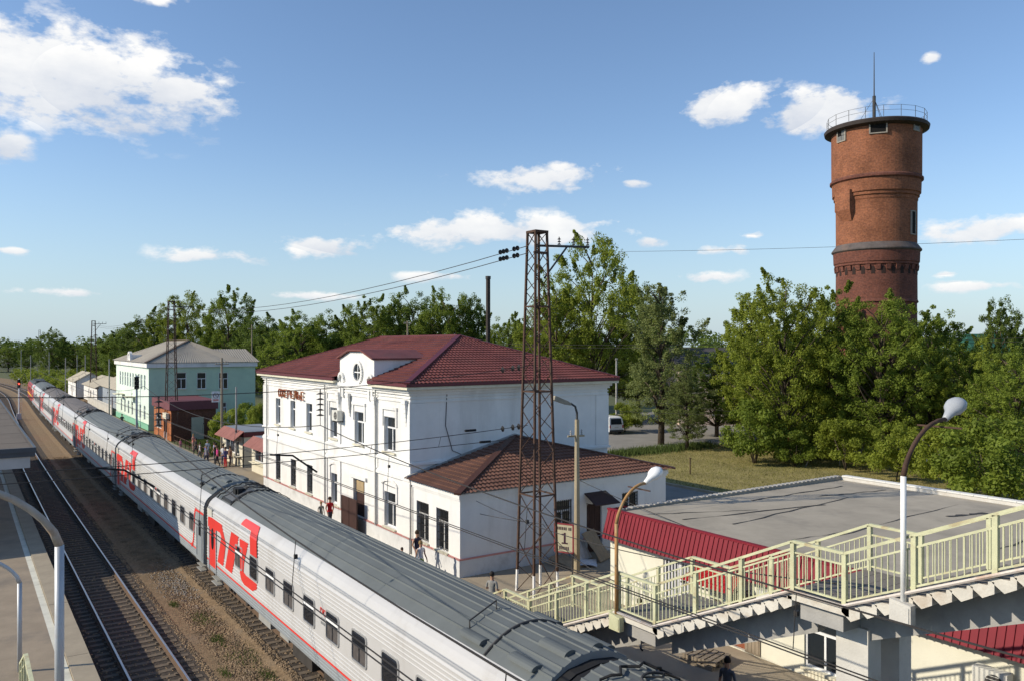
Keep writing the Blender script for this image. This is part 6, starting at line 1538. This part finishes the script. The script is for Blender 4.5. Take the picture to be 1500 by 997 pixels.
# low rail fence by the kiosk lawn
fe = empty('low_rail_fence', (18.9, 78, .2), 'low rusty rail fence in front of the kiosk lawn', 'fence'); fo_ = fe.location
for i in range(9): mb = MB(fo_); mb.bar((18.9, 78 + i * 1.7, .1), (18.9, 78 + i * 1.7, 1.05), .06); mb.build('post', m_rust, fe)
for z in (.5, 1.0): mb = MB(fo_); mb.bar((18.9, 78, z), (18.9, 91.6, z), .05); mb.build('rail', m_rust, fe)
# white panel fence past the green house
fe = empty('panel_fence', (18.6, 132, .2), 'white concrete panel fence running on past the green house', 'fence'); fo_ = fe.location
for i in range(11): mb = MB(fo_); mb.box((18.6, 132.5 + i * 2.5, .1), (18.7, 134.9 + i * 2.5, 1.7)); mb.build('panel', m_lconc, fe)
# ------------------------------------------------------------------ sheds far along the line
def shed(label, x0, x1, y0, y1, h, rise, wallm, roofm, axis='x'):
    r = empty('shed', (x0, y0, .1), label, 'shed', 'sheds along the line'); o = r.location
    def ts(u, v, d): return (x0 + d, u, v)
    ws = [(y0 + (y1 - y0) * t - .5, y0 + (y1 - y0) * t + .5, 1.2, 2.3) for t in (.25, .6)]
    mb = MB(o); wall_holes(mb, ts, y0, y1, 0, h, ws, .15); mb.box((x0 + .16, y0, 0), (x1, y1, h)); mb.prism([(x0, y0, h), (x1, y0, h), ((x0 + x1) / 2, y0, h + rise)], (0, y1 - y0, 0)); mb.build('wall', wallm, r, recalc=False)
    for w in ws: window(r, o, ts, *w, d=.1, mull=2, transom=1.0)
    xm = (x0 + x1) / 2
    for (a, b) in ((x0 - .4, xm), (x1 + .4, xm)):
        mb = MB(o); za = h - .4 * rise / ((x1 - x0) / 2); mb.prism([(a, y0 - .4, za + .03), (b, y0 - .4, h + rise + .03), (b, y0 - .4, h + rise + .12), (a, y0 - .4, za + .12)], (0, y1 - y0 + .8, 0)); mb.build('roof_slope', roofm, r)
    mb = MB(o); mb.box((x0 - .03, y0 + (y1 - y0) * .42, .1), (x0 - .001, y0 + (y1 - y0) * .42 + 1, 2.1)); mb.build('door', m_dkdoor, r)
m_tan = M('tan_sheet_roof', (.42, .37, .28), .85, .1, .8, stain=(.28, .24, .18), stain_amt=.5)
shed('white shed with tan gable roof past the sheds row', 19.5, 25, 186, 200, 3.3, 1.6, m_white, m_tan)
shed('grey shed with tan roof behind the lattice mast', 21.0, 29, 140, 160, 3.6, 2.4, M('bluish_wall', (.30, .34, .38), .9, .1, .8), m_tan)
shed('long pale shed between the grey shed and the white one', 20.5, 27, 163, 182, 3.0, 1.5, m_white, m_tan)
p = at_depth(6, 330, 0); shed('far grey shed across the tracks', p.x - 10, p.x - 2, p.y, p.y + 12, 3.4, 1.0, m_conc, m_slate)

# ------------------------------------------------------------------ houses behind the trees
def house(label, x, depth, w, d, h, rise, wallm, roofm, rz=-.6):
    c = at_depth(x, depth, .2); r = empty('house', c, label, 'house', rz=rz)
    def th(u, v, dd): return (u, -d / 2 + dd, v)
    ws = [(-w / 2 + w * t - .6, -w / 2 + w * t + .6, z, z + 1.5) for t in (.15, .38, .62, .85) for z in ((1.2, 4.2) if h > 5 else (1.2,))]
    mb = MB(); wall_holes(mb, th, -w / 2, w / 2, 0, h, ws, .15); mb.box((-w / 2, -d / 2 + .16, 0), (w / 2, d / 2, h)); mb.build('wall', wallm, r, recalc=False)
    for q in ws: window(r, (0, 0, 0), th, *q, d=.1, mull=2)
    mb = MB(); mb.prism([(-w / 2 - .4, -d / 2 - .4, h), (-w / 2 - .4, d / 2 + .4, h), (-w / 2 - .4, 0, h + rise)], (w + .8, 0, 0)); mb.build('roof', roofm, r)
    return r
house('pink house with dark roof glimpsed between the lawn trees', 1055, 110, 13, 9, 7.4, 2.6, M('pinkish_render', (.60, .47, .38), .9, .1, 1), M('dark_roof', (.07, .065, .065), .8, .15, 1))
house('cream house with green roof behind the right-hand trees', 1440, 104, 4, 4, 9.4, 2.4, M('ochre_render', (.60, .45, .22), .9, .1, 1), M('green_roof', (.03, .11, .08), .6, .1, 1))
house('orange shed with red panels among the lawn trees', 1195, 88, 9, 5, 3.8, 1.2, M('orange_render', (.42, .13, .07), .9, .12, 1), M('dark_roof', (.07, .065, .065)))
house('white outbuilding behind the bushes', 1365, 74, 5, 4, 4.0, 1.2, m_white, M('dark_roof', (.07, .065, .065)))
# rough stone wall under the trees
sw_ = empty('stone_wall', at_depth(1245, 76, .2), 'rough grey stone wall at the back of the lawn', 'wall'); r = random.Random(4)
d_ = Vector((.75, -.66, 0)); b0 = MB(); b0.add([(-.3, -.2, 0), (.3, -.22, .02), (.27, .2, 0), (-.28, .22, .02), (-.26, -.17, .3), (.27, -.18, .27), (.24, .18, .3), (-.25, .17, .28)], [(0, 3, 2, 1), (4, 5, 6, 7), (0, 1, 5, 4), (1, 2, 6, 5), (2, 3, 7, 6), (3, 0, 4, 7)])
bb = b0.build('stone', M('wall_stone', (.30, .28, .25), .95, .25, 2, .3, 10)); bmesh_ = bb.data; bpy.data.objects.remove(bb)
for row in range(7):
    for i in range(15):
        q = d_ * ((i - 7 + .5 * (row % 2)) * .64); o = bpy.data.objects.new('stone', bmesh_); COL.objects.link(o); o.parent = sw_; o.location = (q.x, q.y, row * .29); o.rotation_euler = (r.uniform(-.08, .08), r.uniform(-.08, .08), math.atan2(d_.y, d_.x) + r.uniform(-.15, .15) + (math.pi if r.random() > .5 else 0)); o.scale = (r.uniform(.9, 1.1), 1, r.uniform(.9, 1.08))

# ------------------------------------------------------------------ canopy on the high platform
cn = empty('platform_canopy', (0, 50, 1.05), 'flat platform canopy with dark stepped metal edge on the high platform', 'canopy'); cn_o = cn.location
CX0, CX1, CY0, CY1 = -6.5, 2.98, 45.7, 92
mb = MB(cn_o); mb.box((CX0, CY0, 5.3), (CX1, CY1, 5.58)); cnr = mb.build('roof_slab', M('brown_canopy_felt', (.15, .125, .10), .95, .15, .5, .2, 20, stain=(.10, .085, .07), stain_amt=.6), cn)
mb = MB(cn_o); mb.box((CX0, CY0 - .12, 5.42), (CX1 + .1, CY0, 5.64)); mb.box((CX0, CY0 - .06, 5.2), (CX1 + .06, CY0, 5.415)); mb.box((CX1, CY0, 5.42), (CX1 + .1, CY1, 5.64)); mb.build('edge_trim', M('blue_grey_sheet', (.07, .08, .095), .5, .15, 1), cn)
mb = MB(cn_o); mb.box((CX0, CY0 + .02, 4.65), (CX1 - .15, CY0 + .1, 5.195)); mb.build('front_board', M('pale_board', (.42, .42, .42), .8, .1, 1), cn)
i = 0
for yy in (50.5, 58, 65.5, 73, 80.5, 88):
    for xx in (-4.5, .9):
        mb = MB(cn_o); mb.box((xx - .17, yy - .17, 1.05), (xx + .17, yy + .17, 5.3)); mb.build('column', m_lconc, cn)
for i in range(17): mb = MB(cn_o); mb.box((CX0 + .05, CY0 + .2 + i * 2.7, 5.581), (CX1 - .1, CY0 + 2.86 + i * 2.7, 5.59 + .006 * (i % 2))); mb.build('felt_strip', M('brown_canopy_felt', (.15, .125, .10)), cnr)

# ------------------------------------------------------------------ parked van
vp = on_z(903, 636, .2); vn = empty('parked_van', (vp.x, vp.y, .2), 'white van parked with its rear to the station yard', 'van', rz=R(-14))
m_vw = M('van_white', (.74, .74, .72), .35, .04, 1, spec=.5)
mb = MB(); W2 = .92
prof = [(0, .35), (0, 1.0), (.06, 1.45), (.22, 1.98), (.5, 2.06), (3.0, 2.06), (3.5, 1.75), (3.9, 1.2), (4.75, 1.0), (4.85, .8), (4.85, .35)]     # y forward from the rear, z
n = len(prof)
for sx, k in ((-1, 1.0), (-.86, 1.0), (.86, 1.0), (1, 1.0)):
    for (y, z) in prof: mb.v.append((sx * W2 * (1 if z < 1.1 else 1 - .10 * (z - 1.1)), y, z if abs(sx) < 1 else z - (.05 if z > 1.9 else 0)))
for i in range(3):
    for j in range(n): mb.f.append((i * n + j, i * n + (j + 1) % n, (i + 1) * n + (j + 1) % n, (i + 1) * n + j)); mb.m.append(0)
mb.f.append(tuple(range(n))); mb.m.append(0); mb.f.append(tuple(range(3 * n, 4 * n))); mb.m.append(0); mb.build('body', m_vw, vn)
mb = MB(); mb.add([(-.72, .005, 1.2), (.72, .005, 1.2), (.66, .15, 1.85), (-.66, .15, 1.85)], [(0, 1, 2, 3)]); o = mb.build('rear_window', m_glass, vn); o.location.y = -.012
for sx in (-1, 1):
    for (y0, y1) in ((.5, 1.5), (1.62, 2.6), (2.72, 3.35)):
        mb = MB(); mb.add([(sx * (W2 - .006), y0, 1.22), (sx * (W2 - .006), y1, 1.22), (sx * (W2 - .06), y1 - (.25 if y0 > 2.7 else 0), 1.82), (sx * (W2 - .06), y0, 1.82)], [(0, 1, 2, 3)]); o = mb.build('side_window', m_glass, vn); o.location.x = sx * .012
    mb = MB(); mb.box((sx * .76, -.02, .78), (sx * .9, .0, 1.12)); mb.build('tail_light', M('red_lens', (.4, .02, .02), .3), vn)
    for yy in (.85, 3.85):
        mb = MB(); mb.tube([(sx * .93, yy, .33), (sx * .72, yy, .33)], .33, 20); wh = mb.build('wheel', m_black, vn)
        mb = MB(); mb.tube([(sx * .945, yy, .33), (sx * .90, yy, .33)], .19, 14); mb.build('hub_cap', m_galv, wh)
mb = MB(); mb.box((-.9, -.09, .32), (.9, -.003, .56)); mb.build('bumper', m_steel, vn)
mb = MB(); mb.box((-.26, -.018, .80), (.26, -.004, .92)); mb.build('number_plate', M('plate', (.55, .55, .5), .5), vn)

# ------------------------------------------------------------------ people
def skin_mesh(pose):
    J = {'pel': ((0, 0, .95), .125, .10), 'bel': ((0, 0, 1.10), .125, .095), 'che': ((0, .0, 1.30), .15, .105), 'nek': ((0, 0, 1.47), .055, .055), 'hd1': ((0, .015, 1.56), .075, .085), 'hd2': ((0, .01, 1.68), .08, .095)}
    for s, n in ((-1, 'l'), (1, 'r')):
        J['sho' + n] = ((s * .18, 0, 1.41), .058, .058)
        J['elb' + n] = ((s * .235, pose.get('elb', -.03), 1.14), .042, .042); J['wri' + n] = ((s * .235, pose.get('wri' + n, .06), .92 + pose.get('lift' + n, 0)), .03, .03); J['han' + n] = ((s * .235, pose.get('wri' + n, .06) + .03, .83 + pose.get('lift' + n, 0)), .032, .022)
        st = pose.get('step', 0) * s
        J['hip' + n] = ((s * .085, 0, .90), .088, .088); J['kne' + n] = ((s * .095, .02 + st * .5 + (.05 if st > 0 else 0), .50), .062, .062); J['ank' + n] = ((s * .10, st - .02, .09), .042, .042); J['toe' + n] = ((s * .115, st + .14, .045), .04, .032)
    E = [('pel', 'bel'), ('bel', 'che'), ('che', 'nek'), ('nek', 'hd1'), ('hd1', 'hd2')]
    for n in 'lr': E += [('che', 'sho' + n), ('sho' + n, 'elb' + n), ('elb' + n, 'wri' + n), ('wri' + n, 'han' + n), ('pel', 'hip' + n), ('hip' + n, 'kne' + n), ('kne' + n, 'ank' + n), ('ank' + n, 'toe' + n)]
    ks = list(J); me = bpy.data.meshes.new('person'); me.from_pydata([J[k][0] for k in ks], [(ks.index(a), ks.index(b)) for a, b in E], [])
    o = bpy.data.objects.new('person_src', me); COL.objects.link(o); md = o.modifiers.new('s', 'SKIN'); md.use_smooth_shade = True
    for i, k in enumerate(ks): v = me.skin_vertices[0].data[i]; v.radius = J[k][1:]; v.use_root = (k == 'pel')
    sb = o.modifiers.new('u', 'SUBSURF'); sb.levels = 1; sb.render_levels = 1
    dg = bpy.context.evaluated_depsgraph_get(); out = bpy.data.meshes.new_from_object(o.evaluated_get(dg)); bpy.data.objects.remove(o)
    # fingers as short tapered tubes grown from each hand
    hands = MB()
    for s, n in ((-1, 'l'), (1, 'r')):
        h = Vector(J['han' + n][0])
        for q in range(4): b = h + Vector((0, -.03 + .02 * q, -.0)); hands.tube([b, b + Vector((-s * .004, .012, -.045)), b + Vector((-s * .02, .025, -.075 + .008 * abs(q - 1.5)))], [.010, .009, .006], 5)
        b = h + Vector((0, .03, .03)); hands.tube([b, b + Vector((-s * .02, .03, -.02)), b + Vector((-s * .03, .04, -.045))], [.011, .009, .006], 5)
    bm = bmesh.new(); bm.from_mesh(out); k = [bm.verts.new(v) for v in hands.v]
    for f in hands.f: bm.faces.new([k[i] for i in f])
    # nose
    bm.to_mesh(out); bm.free(); out.polygons.foreach_set('use_smooth', [True] * len(out.polygons))
    return out
POSES = {'stand': skin_mesh({}), 'walk': skin_mesh({'step': .22, 'wril': -.12, 'wrir': .18}), 'hold': skin_mesh({'wril': .22, 'liftl': .16, 'wrir': .2, 'liftr': .12}), 'stride': skin_mesh({'step': -.2, 'wril': .16, 'wrir': -.1})}
m_skin = M('skin', (.42, .24, .16), .6, .06, 6); m_hairs = {c: M('hair_' + c, v, .7, .2, 8) for c, v in (('brown', (.05, .028, .015)), ('dark', (.015, .012, .01)), ('blond', (.30, .19, .08)), ('grey', (.22, .21, .2)))}
def cloth(col): return M('cloth_%d_%d_%d' % tuple(int(c * 255) for c in col), col, .9, .15, 6, .2, 60)
PM = {}
def person(label, loc, rz, pose, shirt, pants, hair='brown', h=1.72, sleeves=True, shorts=False, group=None, longhair=False, bag=None):
    root = empty('person', loc, label, 'person', group, rz=rz); k = h / 1.78
    key = (pose, sleeves, shorts)
    if key not in PM:
        me = POSES[pose].copy()
        for _ in range(4): me.materials.append(m_skin)
        idx = []
        for p in me.polygons:
            x, y, z = p.center; ax = abs(x)
            if z > 1.475: i = 0
            elif ax > .19 and z < (1.16 if sleeves else 1.44): i = 0 if not (z < .85 and ax < .17) else 2
            elif z > .93: i = 1
            elif z > (.52 if shorts else .10): i = 2
            elif z > .10: i = 0
            else: i = 3
            if ax > .19 and .75 < z < (1.16 if sleeves else 1.44): i = 0
            idx.append(i)
        me.polygons.foreach_set('material_index', idx); PM[key] = me
    o = bpy.data.objects.new('body', PM[key]); COL.objects.link(o); o.parent = root; o.scale = (k, k, k)
    for i, mt in enumerate((m_skin, cloth(shirt), cloth(pants), m_black)): o.material_slots[i].link = 'OBJECT'; o.material_slots[i].material = mt
    mb = MB(); prof = [(.001, .125), (.05, .115), (.085, .07), (.098, .01), (.095, -.04)]
    mb.lathe([(r * 1.02, z) for r, z in prof], 14, (0, -.012, 1.68))
    if longhair: mb.box((-.08, -.11, 1.42), (.08, -.055, 1.68))
    hh = mb.build('hair', m_hairs[hair], root, smooth=True); hh.scale = (k, k, k)
    mb = MB()
    for sx in (-.033, .033): mb.lathe([(.001, .01), (.01, .004), (.01, -.006), (.001, -.01)], 8, (sx, .098, 1.635))
    ey = mb.build('eyes', M('eye_dark', (.02, .015, .012), .4), root); ey.scale = (k, k, k)
    mb = MB(); mb.add([(-.014, .09, 1.60), (.014, .09, 1.60), (0, .122, 1.598), (0, .095, 1.645)], [(0, 1, 2), (0, 2, 3), (1, 3, 2)]); nz = mb.build('nose', m_skin, root); nz.scale = (k, k, k)
    if bag:
        mb = MB(); mb.box((.27, -.14, .55), (.40, .16, .88)); mb.tube([(.33, -.1, .88), (.3, 0, 1.0), (.33, .12, .88)], .012, 5); bg = mb.build('bag', cloth(bag), root); bg.scale = (k, k, k)
    return root
PR = R(200)
p = on_z(503, 770, .9); person('person in a red shirt walking along the station wall', (17.4, 43.9, .2), R(185), 'walk', (.55, .02, .025), (.06, .06, .08), 'brown', 1.78, sleeves=False)
person('child in grey beside the person in red', (17.3, 45.0, .2), R(185), 'stand', (.25, .25, .22), (.12, .11, .1), 'blond', 1.35)
person('person in a dark tank top and light jeans by the annex windows', (17.55, 33.55, .2), R(190), 'walk', (.04, .035, .06), (.36, .45, .55), 'brown', 1.80, sleeves=False)
person('person in a white sleeveless top and green skirt by the annex windows', (17.0, 32.15, .2), R(185), 'stride', (.72, .68, .66), (.32, .42, .10), 'blond', 1.68, sleeves=False, shorts=True)
person('child with a red hair band near the annex', (16.6, 33.2, .2), R(180), 'stand', (.15, .35, .36), (.2, .2, .2), 'brown', 1.22)
g1 = on_z(727, 905, .2); person('person in a grey patterned shirt on the platform by the stair foot', (16.75, 25.9, .2), R(-60), 'hold', (.26, .26, .25), (.03, .03, .035), 'dark', 1.78)
person('person in a light shirt with a shoulder bag on the yard behind the stair railing', (19.3, 20.5, .2), R(170), 'walk', (.50, .52, .55), (.08, .09, .12), 'brown', 1.7, bag=(.03, .03, .03))
person('person in dark clothes standing in the shade under the stair', (17.6, 15.2, .2), R(100), 'stand', (.10, .11, .14), (.04, .04, .05), 'dark', 1.75)
crowd = [(19.0, 83.5, 'person in a salmon top by the low rail fence', (.75, .28, .22), (.55, .4, .35), 'blond'), (18.4, 79.8, 'person in black by the low rail fence', (.02, .02, .025), (.03, .03, .04), 'dark'), (18.9, 77.6, 'person in a pale blue shirt queueing at the kiosk', (.45, .55, .70), (.10, .12, .2), 'grey'), (17.9, 76.2, 'person in a white top in the crowd', (.65, .65, .66), (.1, .1, .12), 'brown'),
         (19.1, 76.0, 'person in a lilac shirt near the kiosk', (.45, .45, .70), (.3, .3, .32), 'brown'), (17.9, 74.2, 'person in a bright blue shirt in the crowd', (.03, .10, .55), (.05, .05, .1), 'dark'), (18.6, 73.5, 'person in a dark jacket in the middle of the crowd', (.03, .03, .04), (.04, .04, .05), 'dark'), (18.2, 71.4, 'person in a pink jacket carrying bags', (.80, .08, .30), (.02, .02, .03), 'brown'),
         (18.9, 72.2, 'person in a white shirt at the kiosk counter', (.70, .70, .70), (.08, .1, .25), 'dark'), (19.3, 73.6, 'person in a turquoise shirt at the kiosk', (.03, .42, .60), (.1, .1, .12), 'brown'), (18.6, 70.3, 'person in red trousers at the end of the crowd', (.08, .08, .2), (.60, .05, .05), 'brown'), (19.2, 71.2, 'person in a brown top at the kiosk window', (.25, .15, .1), (.12, .1, .1), 'brown'), (18.2, 85.4, 'small child in pink by the fence', (.65, .2, .3), (.4, .2, .25), 'blond'), (17.6, 72.6, 'person in a grey top at the edge of the crowd', (.25, .25, .27), (.06, .06, .08), 'grey'),
         (16.9, 112.0, 'person walking past the green house', (.05, .05, .06), (.05, .05, .06), 'dark'), (17.2, 103.5, 'person in dark clothes near the brick kiosk', (.06, .05, .05), (.05, .05, .07), 'dark')]
for i, (x, y, lb, s_, t_, hr) in enumerate(crowd):
    person(lb, (x, y, .2), R(rnd.uniform(0, 360)), ('stand', 'walk', 'hold', 'stride')[i % 4], s_, t_, hr, 1.05 if 'child' in lb else rnd.uniform(1.62, 1.82), group='crowd at the kiosks' if y < 90 else None, sleeves=(i % 3 != 0))
# bollard, post on the lawn, concrete blocks
p = on_z(1011, 694, .26); mb = MB(p); mb.tube([p, p + Vector((0, 0, 1.3))], .05, 6); mb.box(p + Vector((-.07, -.07, 1.28)), p + Vector((.07, .07, 1.33))); mb.build('lawn_post', m_rust, label='short rusty post standing alone on the lawn', cat='post')
mb = MB((15.3, 28.0, .2)); mb.prism([(14.9, 25.6, .2), (15.05, 25.5, .2), (16.6, 30.5, .2), (16.45, 30.6, .2)], (0, 0, .28)); mb.prism([(14.95, 25.62, .48), (15.02, 25.57, .48), (16.55, 30.47, .48), (16.48, 30.53, .48)], (0, 0, .03)); mb.build('concrete_kerb_block', m_lconc, label='long pale concrete kerb block lying on the low platform', cat='kerb block')
